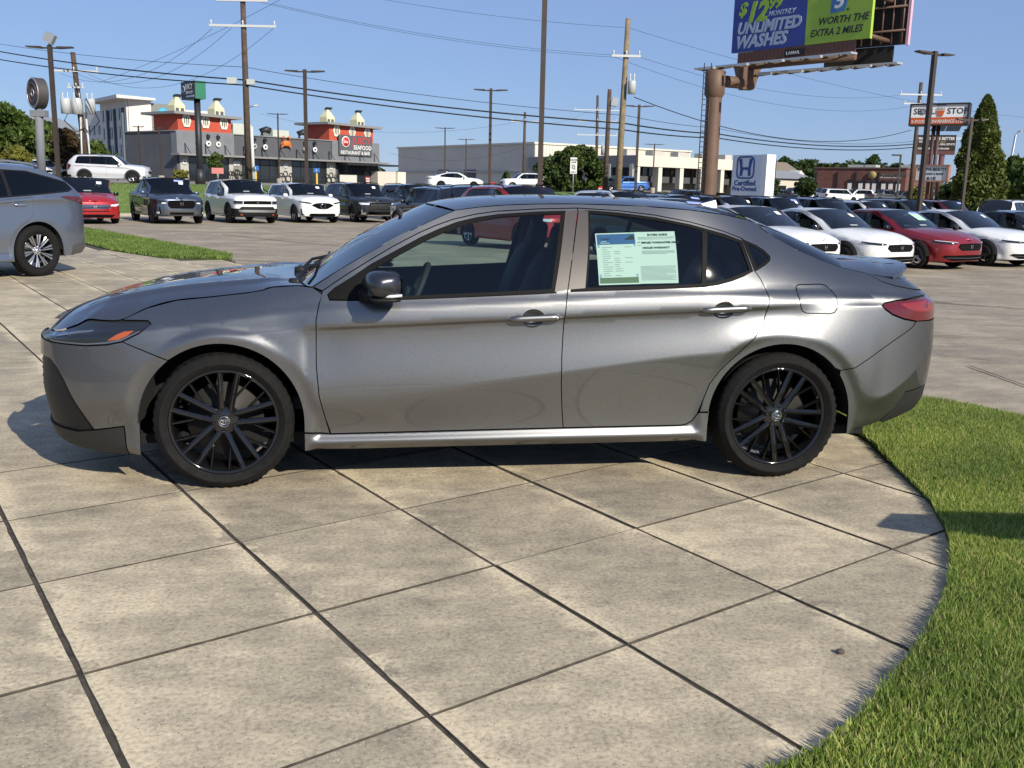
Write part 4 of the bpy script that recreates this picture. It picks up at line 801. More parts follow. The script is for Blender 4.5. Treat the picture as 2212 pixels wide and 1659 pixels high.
def hdr_a(bar, word):
    bar(.03, .97, .02, .22, M_blue); bar(.03, .97, .86, .97, mat('print ochre', (.16, .20, .12), .7)); bar(.72, .95, .05, .14, M_ink); bar(.03, .08, .22, .86, mat('print pale blue', (.36, .48, .60), .7)); bar(.92, .97, .22, .86, MATS['print pale blue'])
    word('Dealer', .12, .13, .018, M_ink); word('Honda', .14, .17, .009, M_paper); word('DealerGroup', .10, .20, .009, M_paper)
    rg = random.Random(2)
    for k in range(14):
        w = .27+k*.042; bar(.13, .13+rg.uniform(.12, .25), w, w+.010, M_inkg); 
        if rg.random() < .75: bar(.42, .42+rg.uniform(.1, .2), w, w+.010, M_inkg)
        if rg.random() < .3: bar(.68, .86, w, w+.010, M_inkg)
def hdr_b(bar, word):
    word('BUYERS GUIDE', .30, .075, .0155, M_ink, .03); word('IMPLIED WARRANTIES ONLY', .13, .225, .0150, M_ink, .035); word('DEALER WARRANTY', .15, .325, .0150, M_ink, .035); word('\u2713', .03, .22, .02, M_ink)
    bar(.05, .97, .10, .108, M_inkg); bar(.05, .97, .118, .126, M_inkg); bar(.05, .9, .14, .146, M_inkg); bar(.03, .12, .255, .26, M_ink)
    for k in range(4): bar(.12, .95-.2*(k == 3), .365+k*.018, .373+k*.018, M_inkg)
    rg = random.Random(4)
    for k in range(13): bar(.05, .95-rg.uniform(0, .3)*(k % 4 == 3), .66+k*.022, .668+k*.022, M_inkg)
paper([(.432, 1.262), (.640, 1.272), (.648, 1.020), (.436, 1.012)], 'blue-headed vehicle information sheet, the left of two papers in the rear window', hdr_a)
paper([(.638, 1.273), (.842, 1.281), (.846, 1.027), (.646, 1.021)], 'pale buyers guide form, the right of two papers in the rear window', hdr_b)
# ================================================================ other cars in the lot and on the road
def joinpair(name, objs, m, parent):
    a, b = objs; Va = np.array([v.co for v in a.data.vertices]); Vb = np.array([v.co for v in b.data.vertices])
    na = np.array([c.vector for c in a.data.corner_normals]); nb_ = np.array([c.vector for c in b.data.corner_normals])
    def vn(me, cn):
        out = np.zeros((len(me.vertices), 3)); li = np.empty(len(me.loops), np.int32); me.loops.foreach_get('vertex_index', li); np.add.at(out, li, cn); return out/(np.linalg.norm(out, axis=1, keepdims=True)+1e-9)
    def tri(me): li = np.empty(len(me.loops), np.int32); me.loops.foreach_get('vertex_index', li); return li.reshape(-1, 3)
    o = mesh_np(name, np.concatenate([Va, Vb]), np.concatenate([tri(a.data), tri(b.data)+len(Va)]), m, parent, normals=np.concatenate([vn(a.data, na), vn(b.data, nb_)]))
    for q in (a, b): me = q.data; bpy.data.objects.remove(q); bpy.data.meshes.remove(me)
    return o
def emblem_h(parent, p, h, m):
    b = MB(); w = h*.9; x, y, z = p
    for sg in (-1, 1): b.hexa([(x-.012, sg*w*.28-.07*h, z-h/2), (x+.02, sg*w*.28-.07*h, z-h/2), (x+.02, sg*w*.28+.07*h, z-h/2), (x-.012, sg*w*.28+.07*h, z-h/2), (x-.012, sg*w*.42-.09*h, z+h/2), (x+.02, sg*w*.42-.09*h, z+h/2), (x+.02, sg*w*.42+.09*h, z+h/2), (x-.012, sg*w*.42+.09*h, z+h/2)])
    b.box((x+.003, 0, z), (.026, w*.6, h*.16)); b.build('emblem', m, parent)
def emblem_a(parent, p, h, m):
    b = MB(); x, y, z = p
    b.lathe([(h*.52, -.012), (h*.60, -.012), (h*.60, .01), (h*.52, .01)], 24, 'x', p)
    for sg in (-1, 1): b.hexa([(x-.012, sg*h*.34-.05*h, z-h*.42), (x+.02, sg*h*.34-.05*h, z-h*.42), (x+.02, sg*h*.34+.05*h, z-h*.42), (x-.012, sg*h*.34+.05*h, z-h*.42), (x-.012, sg*h*.08-.05*h, z+h*.48), (x+.02, sg*h*.08-.05*h, z+h*.48), (x+.02, sg*h*.08+.05*h, z+h*.48), (x-.012, sg*h*.08+.05*h, z+h*.48)])
    b.build('emblem', m, parent)
TYPES = dict(
 sedan=dict(L=4.97, W=1.86, H=1.45, wb=2.83, fo=.95, R=.335, zn=.755, zc=.98, cx=1.42, wx=2.22, rx=3.35, bx=4.40, bz=1.08, tz=1.02, b0=.915, b1=.985, gc=.19, dlo=3.95, bp=2.62, cp=3.42, rail=0),
 suv=dict(L=5.0, W=1.99, H=1.77, wb=2.89, fo=.97, R=.38, zn=1.00, zc=1.16, cx=1.38, wx=2.02, rx=4.45, bx=4.93, bz=1.20, tz=1.12, b0=1.09, b1=1.15, gc=.25, dlo=4.42, bp=2.55, cp=3.45, rail=1),
 cuv=dict(L=4.69, W=1.86, H=1.68, wb=2.70, fo=.93, R=.355, zn=.94, zc=1.08, cx=1.32, wx=1.98, rx=4.05, bx=4.60, bz=1.12, tz=1.02, b0=1.02, b1=1.09, gc=.22, dlo=4.08, bp=2.45, cp=3.25, rail=1),
 van=dict(L=5.2, W=1.99, H=1.74, wb=3.0, fo=1.02, R=.36, zn=.88, zc=1.13, cx=1.18, wx=2.05, rx=4.85, bx=5.14, bz=1.15, tz=1.05, b0=1.05, b1=1.12, gc=.20, dlo=4.75, bp=2.55, cp=3.65, rail=0),
 truck=dict(L=5.34, W=2.0, H=1.80, wb=3.18, fo=.97, R=.38, zn=1.02, zc=1.17, cx=1.42, wx=2.05, rx=3.45, bx=3.75, bz=1.22, tz=1.20, b0=1.12, b1=1.18, gc=.28, dlo=3.45, bp=2.58, cp=3.30, rail=1, bed=1),
 rx=dict(L=4.89, W=1.92, H=1.70, wb=2.85, fo=.95, R=.384, zn=.96, zc=1.12, cx=1.40, wx=2.15, rx=4.05, bx=4.74, bz=1.27, tz=1.20, b0=1.05, b1=1.24, gc=.24, dlo=4.60, bp=2.58, cp=3.40, rail=1))
def gcar(name, label, typ, pos, head, pm, front='honda', group=None, detail=1, wstyle='five', roofm=None, lower=None, sticker=None, cat='car', privacy=True, over=None, back=None):
    T = dict(TYPES[typ]); T.update(over or {}); L, W, H, wb, R = T['L'], T['W'], T['H'], T['wb'], T['R']; x0 = -wb/2-T['fo']; x1 = x0+L; hw = W/2; sed = typ == 'sedan'; bed = T.get('bed')
    rz = atan2(-head[1], -head[0]); root = thing(name, label, cat, pos, rz, group)
    bl = 1.0 if sed else 1.25
    plan = [(x0, 0), (x0+.012, .28*hw/.92), (x0+.06/bl, .52*hw/.92), (x0+.16/bl, .69*hw/.92), (x0+.32/bl, .82*hw/.92), (x0+.55, .945*hw), (x0+.9, .98*hw), (-wb/2+.3, .988*hw), (0, .988*hw), (wb/2-.3, .99*hw), (wb/2+.05, .997*hw), (x1-.62, .975*hw), (x1-.34, .92*hw), (x1-.16/bl, .81*hw), (x1-.05, .63*hw), (x1-.012, .35*hw), (x1, 0)]
    X = lambda v: x0+v; gc = T['gc']; zn, zc, tz = T['zn'], T['zc'], T['tz']; b0, b1 = T['b0'], T['b1']; az = R
    feat = dict(bot=[(x0, gc+.03), (X(.6), gc), (0, gc), (x1-.6, gc+.03), (x1, gc+.10)], sill=[(x0, gc+.12), (x1, gc+.14)], low=[(x0, gc+.30), (0, gc+.36), (x1, gc+.42)],
        char=[(x0, zn-.16), (X(.6), zn-.07), (X(1.4), b0-.15), (wb/2, b1-.12), (x1, b1-.14)],
        belt=[(x0, zn-.04), (X(.5), zn+.0), (X(T['cx']-.2), b0-.03), (X(T['cx']+.4), b0), (X(3.2), (b0+b1)/2+.01), (X(min(T['dlo'], L-.5)), b1), (x1, b1-(.05 if sed else .0))],
        ta=[(x0, .8), (X(.6), 1.0), (X(T['cx']-.2), .9), (X(T['cx']+.35), .34), (X(3.0), .33)]+([(X(3.5), .5), (X(4.2), .95), (x1, 1.0)] if sed else [(X(4.0), .33), (x1, .30)]),
        tb=[(x0, 2), (X(.6), 2.6), (X(T['cx']-.1), 2.0), (X(T['cx']+.35), .30), (X(3.0), .26)]+([(X(3.6), 1.0), (X(4.2), 2.5), (x1, 3.0)] if sed else [(X(4.0), .26), (x1, .24)]))
    if bed: feat['ta'] = feat['ta'][:4]+[(X(3.2), .33), (x1, .2)]; feat['tb'] = feat['tb'][:4]+[(X(3.2), .26), (x1, .2)]
    ar = R+.055
    S = Surf(plan, feat, [(-wb/2, az), (wb/2, az)], ar, None, dict(fr=ar+.06, c0=X(1.0), c1=x1-.3, belt=-.05))
    eh = .09 if not sed else .065
    hoodE = [(x0, zn-.015), (X(.03), zn-.012), (X(.10), zn), (X(.25), zn+.02), (X(.55), zn+.075), (X(.9), zn+.13+.02*(zc-zn)), (X(T['cx']-.15), zc-.02), (X(T['cx']), zc-.01)]
    hoodE = [(x, min(z, zc-.012)) for x, z in hoodE]
    ws = [(X(T['cx']), zc-.01), (X(T['cx']*.55+T['wx']*.45), zc+(H-eh-zc)*.50), (X(T['wx']), H-eh)]
    rf = [(X(T['wx']), H-eh), (X(T['wx']*.75+T['rx']*.25), H-eh+.022), (X((T['wx']+T['rx'])/2), H-eh+.024), (X(T['wx']*.25+T['rx']*.75), H-eh+.012), (X(T['rx']), H-eh-(.05 if sed else .02))]
    bk = [(X(T['rx']), rf[-1][1]), (X((T['rx']+T['bx'])/2), rf[-1][1]*.5+(T['bz']-.02)*.5+(.02 if sed else .05)), (X(T['bx']), T['bz']-.02)]
    if bed: bk = [(X(T['rx']), rf[-1][1]), (X(T['rx']+.15), rf[-1][1]-.2), (X(T['bx']), T['bz'])]
    dk = [(X(T['bx']), bk[-1][1]), (X(T['bx'])*.5+x1*.5, (bk[-1][1]+tz)/2+(.012 if sed else 0)), (x1-.06, tz+.005), (x1, tz)]
    topl = hoodE+ws[1:]+rf[1:]+bk[1:]+dk[1:]
    # side glass area
    cxx = T['cx']; fA = lambda t, d: None
    dl = [(X(cxx+.20), b0+.02), (X(cxx*.55+T['wx']*.45+.16), zc+(H-eh-zc)*.50-.03), (X(T['wx']+.14), H-eh-.045), (X(T['wx']*.5+T['rx']*.5), H-eh-.025)]
    de = T['dlo']
    if sed: dl += [(X(T['rx']-.15), H-eh-.06), (X(de-.25), H-eh-.19), (X(de), b1+.075), (X(de-.22), b1+.03)]
    elif bed: dl += [(X(de-.05), H-eh-.05), (X(de-.02), b1+.03)]
    else: dl += [(X(min(de, T['rx'])-.25), H-eh-.045), (X(de-.12), H-eh-.10 if typ != 'rx' else b1+.17), (X(de), b1+.06 if typ != 'rx' else b1+.06), (X(de-.12), b1+.02)]
    dl += [(X((cxx+de)/2+.4), (b0+b1)/2+.028)]
    tnear = lambda x: np.interp(x, [p[0] for p in dl[:len(dl)]], [p[1] for p in dl])
    arch1 = circ(-wb/2, az, ar, 0, pi, 18); arch2 = circ(wb/2, az, ar, 0, pi, 18)
    outline = topl+[(x1, gc+.12), (x1-.3, gc+.06), (wb/2+ar, gc+.04)]+arch2+[(wb/2-ar, gc+.01), (-wb/2+ar, gc+.01)]+arch1+[(-wb/2-ar, gc+.01), (X(.35), gc+.02), (x0, gc+.04)]
    g = {0: .16, 1: .075, 2: .05}[detail]; ed = {0: .12, 1: .05, 2: .03}[detail]
    ex = (S.f['char'], lambda x: S.f['char'](x)-.015, S.f['belt'], S.f['low'])
    dA, dB, dC = X(cxx+.02), X(T['bp']), X(min(T['cp']+.35, wb/2-x0+.12)); zb_ = gc+.13
    rearx = wb/2-ar-.03
    doorarea = [(dA, zb_), (dA, b0-.03), (dB, S.f['belt'](np.array([dB]))[0]-.02), (dC, S.f['belt'](np.array([dC]))[0]-.02), (dC-.01, az+ar+.10), (rearx, az+.22), (rearx-.02, zb_)] if detail else None
    hol = [dl]+([doorarea] if detail else [])
    body = joinpair('body', panel(S, 'body', outline, pm, None, holes=hol, grid=g, extra=ex, both=True, gap=0, lip=.02 if detail else 0, edge=ed), pm, root)
    if detail:
        zz = lambda x: S.f['belt'](np.array([x]))[0]-.02
        f_d = [(dA, zb_), (dA, b0-.03), (dB, zz(dB)), (dB-.03, .6*(zb_+zz(dB))), (dB, zb_)]; r_d = [(dB, zb_), (dB-.03, .6*(zb_+zz(dB))), (dB, zz(dB)), (dC, zz(dC)), (dC-.01, az+ar+.10), (rearx, az+.22), (rearx-.02, zb_)]
        for nm, dp, hx in (('front_door', f_d, dB-.22), ('rear_door', r_d, dC-.22)):
            for o, sd in zip(panel(S, nm, dp, pm, root, grid=g, extra=ex, both=True, gap=.004, lip=.01, edge=ed), (-1, 1)):
                hz = zz(hx)-.09; yy = float(S.P(S.sx(np.array([hx])), np.array([hz]))[0, 1]); b = MB(); sell(b, (hx, (yy-.015)*(-sd), hz), (.22, .05, .032), .5, 10, 6); b.build('door_handle', M_chrome if front == 'lexus' else pm, o)
    # glazing
    cuts = [T['bp']]+([T['cp']+.02] if not bed else [])
    if typ in ('suv', 'van'): cuts = [T['bp'], T['cp']+.05]
    xsn = [X(0)]+[X(c) for c in cuts]+[X(9)]
    panes = []
    dn = dens(dl, .05)
    inn = poly_inset(dl, .02)
    def clip(poly, xv, keep):
        out = []; n = len(poly)
        for i in range(n):
            p, q = np.array(poly[i]), np.array(poly[(i+1) % n]); a, b = (p[0]-xv)*keep >= 0, (q[0]-xv)*keep >= 0
            if a: out.append(tuple(p))
            if a != b: t = (xv-p[0])/(q[0]-p[0]); out.append(tuple(p+(q-p)*t))
        return out
    for i in range(len(xsn)-1):
        pp = clip(clip(inn, xsn[i]+.025, 1), xsn[i+1]-.025, -1)
        if len(pp) > 2: panes.append(pp)
    joinpair('window_frame', panel(S, 'wf', dl, M_black, None, holes=panes, grid=0, both=True, gap=0, inset=.006, lip=.01, edge=.1), M_black, root)
    for i, pp in enumerate(panes): panel(S, 'window', pp, M_glassw if (i == 0 or not privacy) else M_glassd, root, grid=.15, both=True, gap=-.004, inset=.012, lip=0, edge=.1)
    def EP(Lq, up=0.0):
        s_ = S.sx(np.array([q[0] for q in Lq])); z_ = np.array([q[1] for q in Lq]); Q = S.P(s_, z_); Q[:, 2] += up; Q[:, 1] = np.minimum(Q[:, 1], -.001); return Q
    nv, nt = {0: (5, 10), 1: (9, 18), 2: (14, 30)}[detail]
    cr = .035 if sed else .045
    hm = [(x0-.005, zn), (X(.12), zn+.05), (X(.45), zn+.045+.6*(zc-zn)), (X(.9), zc+.012), (X(cxx-.22), zc+.03), (X(cxx-.14), zc+.032)]
    loft('hood', EP(hoodE), hm, pm, root, 2.6, nv, nt)
    wm = [(X(cxx-.16), zc+.018), (X(cxx*.5+T['wx']*.5-.10), zc+(H-.02-zc)*.55), (X(T['wx']-.08), H-.02)]
    wsO = loft('windscreen', EP(ws), wm, M_glassw, root, 2.2, nv, nt)
    rmid = [(X(T['wx']-.08), H-.018), (X(T['wx']*.7+T['rx']*.3), H+.0), (X((T['wx']+T['rx'])/2), H), (X(T['wx']*.25+T['rx']*.75), H-.012), (X(T['rx']+(-.06 if sed else .02)), H-(.03 if not sed else .045))]
    loft('roof', EP(rf), rmid, roofm or pm, root, 2.6, nv, nt)
    bm = [(rmid[-1][0], rmid[-1][1]), (X((T['rx']+T['bx'])/2+.02), (rmid[-1][1]+T['bz'])/2+(.04 if sed else .06)), (X(T['bx'])+.05, T['bz']+.02)]
    if bed: bm = [(rmid[-1][0], rmid[-1][1]), (X(T['rx']+.12), H-.25), (X(T['bx']-.1), .80)]
    loft('rear_window', EP(bk), bm, M_gloss, root, 2.6, nv, nt)
    dm = [(bm[-1][0], bm[-1][1]), (bm[-1][0]*.5+x1*.5, (bm[-1][1]+tz)/2+.03), (x1-.04, tz+.035), (x1, tz+.0)]
    if bed: dm = [(bm[-1][0], .80), (bm[-1][0]+.6, .78), (x1-.10, .80), (x1, tz-.005)]
    loft('boot_lid' if sed else ('cargo_bed' if bed else 'tailgate'), EP(dk), dm, pm if not bed else M_black, root, 2.8 if not bed else 9, nv, nt)
    fl = MB(); fl.box(((x0+x1)/2, 0, gc+.10), (L-.7, W-.36, .12)); fl.box((X(.42), 0, gc+.30), (.3, W-.55, .35)); fl.box((x1-.40, 0, gc+.36), (.3, W-.5, .4))
    for a_ in (-wb/2, wb/2): fl.box((a_, 0, .62), (ar*2, W-.62, .5))
    fl.build('floor_pan', M_cavity, root)
    cb = MB(); cb.hexa([(X(cxx-.1), -hw+.2, zb_+.3), (X(cxx+.5), -hw+.2, zb_+.3), (X(cxx+.5), hw-.2, zb_+.3), (X(cxx-.1), hw-.2, zb_+.3), (X(cxx+.0), -hw+.2, zc-.03), (X(cxx+.42), -hw+.2, zc-.05), (X(cxx+.42), hw-.2, zc-.05), (X(cxx+.0), hw-.2, zc-.03)])
    for sy in (-.4, .4):
        for sxp in ((T['bp']-.02,) if bed else (T['bp']-.02, T['cp']+.25)): sell(cb, (X(sxp), sy, zb_+.55), (.18, .52, .75), .5, 8, 6, rotm('Y', .3)); sell(cb, (X(sxp+.13), sy, min(H-.25, zb_+1.02)), (.1, .26, .2), .5, 8, 6)
    cb.build('cabin', M_cabin, root)
    if detail:
        sh = [(X(.5), gc+.15), (x1-.5, gc+.15), (x1-.5, tz-.1), (X(cxx), b0-.06), (X(.6), zn-.1)]
        joinpair('door_cards', panel(S, 'dc', [(-wb/2+ar+.05, gc+.12), (wb/2-ar-.05, gc+.12), (wb/2-ar, b1-.06), (X(cxx+.1), b0-.05)], M_cavity, None, grid=.3, both=True, inset=.03, lip=0, edge=.2), M_cavity, root)
    # mirrors, wheels
    for sd in (-1, 1):
        yy = float(S.P(S.sx(np.array([X(cxx+.36)])), np.array([b0+.03]))[0, 1]); b = MB(); sell(b, (X(cxx+.34), (yy-.13)*(-sd), b0+.07), (.13, .20, .15), .6, 10, 8); b.tube([(X(cxx+.36), (yy+.03)*(-sd), b0+.02), (X(cxx+.34), (yy-.1)*(-sd), b0+.04)], .025, 6); b.build('wing_mirror', pm if front not in ('accord', 'passport', 'odyssey') else M_gloss, root)
    sg = {0: 20, 1: 36, 2: 72}[detail]
    for ax_ in (-wb/2, wb/2):
        for sd in (-1, 1):
            wheel(root, ax_, sd*(hw-.13), R, .24, R*.69 if sed else R*.66, wstyle, sd, seg=sg, spin=random.random()*6)
            w = MB(); w.lathe([(ar+.004, 0), (ar+.004, .34), (.0, .34)], 14, 'y', (ax_, 0, az), ang=pi); o = w.build('wheel_well', M_cavity, root); o.location = (0, (-hw+.03) if sd < 0 else hw-.37, 0)
    # fascia: outlines measured along the nose from its centre
    s0 = S.s[0]
    def fas(nm, poly, m, ins=-.004, both=True, lip=.012):
        P_ = [(S.xs(s0+q[0]), q[1]) for q in poly]
        # near the nose x hardly changes: work in arc length through a shim
        class Sh: pass
        sh_ = Sh(); sh_.sx = lambda v: v; sh_.xs = S.xs; sh_.P = S.P; sh_.nrm = S.nrm; sh_.f = S.f
        pr = panel(sh_, nm, [(s0+q[0], q[1]) for q in poly], m, None, grid=.06, both=True, gap=0, inset=ins-.010, lip=lip+.012, edge=.05)
        if both:
            for o in pr: o.parent = root
            return pr
        return joinpair(nm, pr, m, root)
    ze = float(zn)
    if front == 'accord':
        fas('grille', [(0, .50), (.36, .50), (.47, .58), (.43, .665), (0, .675)], M_grille, both=False); fas('headlight', [(.50, .66), (.62, .648), (.95, .672), (1.12, .712), (1.10, .735), (.8, .722), (.50, .70)], M_lampd)
        fas('daytime_light', [(.50, .70), (.8, .722), (1.08, .738), (1.08, .728), (.8, .711), (.50, .689)], M_lampw, -.008); fas('lower_intake', [(0, .25), (.62, .25), (.86, .34), (.80, .37), (0, .385)], M_grille, both=False)
        for k in range(3): fas('grille_bar', [(0, .535+k*.04), (.42, .535+k*.04), (.42, .545+k*.04), (0, .545+k*.04)], M_black, -.008, both=False)
        fas('intake_bar', [(0, .30), (.75, .31), (.75, .325), (0, .315)], M_trimg, -.008, both=False); ez, eh_ = .59, .095; emb = emblem_h
    elif front == 'mdx':
        fas('grille', [(0, .60), (.20, .62), (.50, .76), (.46, .80), (.30, .86), (0, .88)], M_grille, both=False); fas('headlight', [(.50, .84), (.60, .83), (1.02, .90), (1.08, .94), (.80, .92), (.50, .88)], M_lampd)
        fas('lower_intake', [(0, .30), (.52, .30), (.62, .34), (.55, .42), (0, .42)], M_grille, both=False); fas('side_vent', [(.80, .34), (.95, .33), (.98, .62), (.93, .62), (.90, .42)], M_grille); fas('chin', [(0, gc+.05), (.9, gc+.05), (.9, .28), (0, .27)], M_black, both=False); ez, eh_ = .735, .19; emb = emblem_a
    elif front == 'passport':
        fas('grille', [(0, .80), (.58, .80), (.58, .93), (0, .94)], M_grille, both=False); fas('headlight', [(.60, .79), (.95, .79), (1.02, .93), (.60, .93)], M_lampd); fas('daytime_light', [(.60, .79), (.95, .79), (.95, .805), (.615, .805), (.615, .93), (.60, .93)], M_lampw, -.009)
        fas('bumper_trim', [(0, gc+.04), (1.25, gc+.02), (1.25, .62), (1.0, .62), (.75, .62), (.66, .70), (0, .70)], M_black, both=False); fas('skid_plate', [(0, .47), (.74, .47), (.80, .57), (0, .57)], M_alloy, -.012, both=False)
        for o in fas('tow_hook', [(.62, .35), (.72, .35), (.72, .39), (.62, .39)], M_amberd, -.012): pass
        sc = MB(); sc.box((X(.75), 0, zc-.005), (.10, .85, .02)); sc.build('hood_scoop', M_black, root); ez, eh_ = .865, .10; emb = emblem_h
    elif front == 'ridgeline':
        fas('grille', [(0, .62), (.42, .62), (.52, .72), (.52, .88), (.44, .93), (0, .94)], M_grille, both=False); fas('headlight', [(.55, .80), (.70, .77), (1.10, .84), (1.22, .95), (1.0, .95), (.55, .90)], M_lampd); fas('daytime_light', [(.58, .80), (.75, .79), (.75, .845), (.58, .85)], M_lampw, -.009)
        fas('bumper_trim', [(0, .34), (.52, .34), (.66, .46), (.62, .54), (0, .54)], M_trimg, both=False); fas('lower_intake', [(0, .38), (.46, .38), (.46, .47), (0, .47)], M_grille, -.010, both=False); fas('fog_light', [(.85, .42), (1.02, .42), (1.0, .48), (.85, .48)], M_lampw); fas('side_vent', [(.78, .40), (.84, .40), (.86, .66), (.82, .68)], M_grille); fas('chin', [(0, gc+.04), (1.1, gc+.03), (1.1, .34), (0, .33)], M_black, both=False); ez, eh_ = .80, .15; emb = emblem_h
    elif front == 'odyssey':
        fas('grille', [(0, .58), (.46, .58), (.55, .66), (.52, .73), (0, .73)], M_grille, both=False)
        for k, zz_ in enumerate((.60, .66, .705)): fas('grille_bar', [(0, zz_), (.52, zz_+.01), (.52, zz_+.026), (0, zz_+.018)], M_chrome, -.010, both=False)
        fas('headlight', [(.56, .68), (.75, .67), (1.08, .76), (1.15, .80), (.56, .74)], M_lampw); fas('lower_intake', [(0, .26), (.60, .26), (.72, .36), (0, .37)], M_grille, both=False); fas('upper_intake', [(0, .48), (.50, .48), (.50, .51), (0, .51)], M_grille, both=False); fas('fog_light', [(.90, .34), (1.02, .34), (1.02, .48), (.92, .46)], M_lampd); ez, eh_ = .655, .12; emb = emblem_h
    elif front == 'pilot':
        fas('grille', [(0, .62), (.46, .62), (.52, .72), (.52, .88), (0, .90)], M_grille, both=False)
        for k in range(4): fas('grille_bar', [(0, .655+k*.055), (.50, .655+k*.055), (.50, .672+k*.055), (0, .672+k*.055)], M_trimg, -.010, both=False)
        fas('headlight', [(.55, .80), (.95, .80), (1.12, .88), (1.05, .90), (.55, .88)], M_lampw); fas('lower_intake', [(0, .36), (.60, .36), (.60, .50), (0, .50)], M_grille, both=False); fas('skid_plate', [(0, .31), (.72, .31), (.72, .355), (0, .355)], M_chrome, -.010, both=False); fas('bumper_trim', [(.70, .36), (.95, .36), (.95, .60), (.88, .60), (.84, .46), (.70, .46)], M_chrome); ez, eh_ = .78, .14; emb = emblem_h
    else:
        k = 0 if sed else .16; fas('grille', [(0, .46+k), (.45, .46+k), (.50, .60+k), (0, .63+k)], M_grille, both=False); fas('headlight', [(.55, .62+k), (.95, .64+k), (1.05, .71+k), (.55, .69+k)], M_lampw); fas('lower_intake', [(0, gc+.06), (.7, gc+.06), (.7, gc+.18), (0, gc+.18)], M_grille, both=False); ez, eh_ = .55+k, .10; emb = emblem_h if front == 'honda' else None
    if emb and detail:
        pz = S.P(np.array([s0+.0]), np.array([ez]))[0]; emb(root, (pz[0]-.012, 0, ez), eh_, M_chrome)
    if lower: 
        joinpair('lower_cladding', panel(S, 'lc', [(-wb/2+ar+.005, gc+.012), (wb/2-ar-.005, gc+.012), (wb/2-ar-.005, gc+.11), (-wb/2+ar+.005, gc+.11)], lower, None, grid=.2, both=True, gap=0, inset=-.008, lip=.012, edge=.1), lower, root)
        for ax_ in (-wb/2, wb/2):
            ring = circ(ax_, az, ar+.06, 0, pi, 18)+circ(ax_, az, ar-.003, pi, 0, 18); joinpair('arch_trim', panel(S, 'at', ring, lower, None, grid=0, both=True, gap=0, inset=-.008, lip=.012, edge=.08), lower, root)
    # tail lamps, rear details
    class Sh2: pass
    s1 = S.s[-1]; sh2 = Sh2(); sh2.sx = lambda v: v; sh2.xs = S.xs; sh2.P = S.P; sh2.nrm = S.nrm; sh2.f = S.f
    def fasr(nm, poly, m, ins=-.004, both=True):
        pr = panel(sh2, nm, [(s1-q[0], q[1]) for q in poly], m, None, grid=.06, both=True, gap=0, inset=ins-.008, lip=.02, edge=.05)
        if both:
            for o in pr: o.parent = root
            return pr
        return joinpair(nm, pr, m, root)
    tzl = b1-.06 if not sed else .90
    if back == 'lexus':
        fasr('tail_light', [(.0, 1.12), (.55, 1.08), (.74, 1.03), (.95, 1.09), (1.35, 1.185), (1.30, 1.195), (.0, 1.19)], M_lampdr); fasr('bumper_trim', [(0, gc+.1), (1.0, gc+.08), (1.16, gc+.06), (1.16, gc+.2), (1.05, gc+.22), (0, gc+.24)], M_trimg, both=False)
    elif sed: fasr('tail_light', [(.40, .84), (1.0, .86), (1.15, .93), (.40, .94)], M_lampr)
    else: fasr('tail_light', [(.70, tzl-.32), (.95, tzl-.30), (1.1, tzl-.05), (1.0, tzl+.05), (.72, tzl+.05)], M_lampr); fasr('bumper_trim', [(0, gc+.1), (1.05, gc+.08), (1.05, gc+.22), (0, gc+.26)], M_black, both=False)
    if not sed and not bed:
        fasr('number_plate', [(0, tzl-.34), (.16, tzl-.34), (.16, tzl-.20), (0, tzl-.20)], M_paper, -.008, both=False)
    if T['rail']:
        for sd in (-1, 1):
            E_ = EP(rf); pts = [(E_[i][0], (E_[i][1]+.05)*(-sd), E_[i][2]+.075) for i in range(len(E_))]; pts = [(pts[0][0], pts[0][1], pts[0][2]-.05)]+[(p[0]+(.1 if i == 0 else (-.1 if i == len(pts)-1 else 0)), p[1], p[2]) for i, p in enumerate(pts)]+[(pts[-1][0], pts[-1][1], pts[-1][2]-.05)]
            b = MB(); b.tube(pts, .019, 6); b.build('roof_rail', M_black if front != 'lexus' else M_alloy, root)
    if sed:
        b = MB(); b.hexa([(X(3.05), -.02, H-.02), (X(3.22), -.02, H-.04), (X(3.22), .02, H-.04), (X(3.05), .02, H-.02), (X(3.16), -.008, H+.035), (X(3.22), -.008, H+.04), (X(3.22), .008, H+.04), (X(3.16), .008, H+.035)]); b.build('aerial_fin', pm, root)
    def on_ws(u, v, up=.006):
        me = wsO.data; n2 = 2*nv+1; i = int(round(u*(nt-1))); j = int(round(v*(n2-1))); return np.array(me.vertices[i*n2+j].co)+np.array([-.008, 0, up])
    for st in (sticker or []):
        if st == 'strip': q = [(.78, .14), (.78, .40), (.90, .40), (.90, .14)]; m = M_strip
        elif st == 'green': q = [(.40, .14), (.40, .46), (.84, .46), (.84, .14)]; m = M_paperg
        elif st == 'tag': q = [(.58, .18), (.58, .27), (.74, .27), (.74, .18)]; m = M_paper
        else: q = [(.10, .44), (.10, .60), (.18, .60), (.18, .44)]; m = M_inkg
        b = MB(); b.add([on_ws(u, v) for u, v in q], [(0, 1, 2, 3)]); b.build('window_sticker', m, wsO)
    return root
M_trimg = mat('trim dark grey', (.09, .09, .092), .4, .3); M_amberd = mat('tow hook orange', (.45, .08, .02), .5); M_strip = mat('sticker strip', (.30, .38, .85), .5); M_paperg = mat('sticker green', (.45, .70, .50), .6); M_lampdr = mat('lamp dark red', (.09, .006, .008), .12, 0, coat=1.0)
PW = paint('white paint', (.78, .78, .76), 0, .4); PR = paint('red paint', (.36, .008, .012), .25, .35); PBG = paint('blue grey paint', (.11, .135, .185), .8, .36); PSV = paint('silver blue paint', (.25, .285, .34), .85, .36); PS = paint('silver paint', (.72, .72, .72), .45, .4)
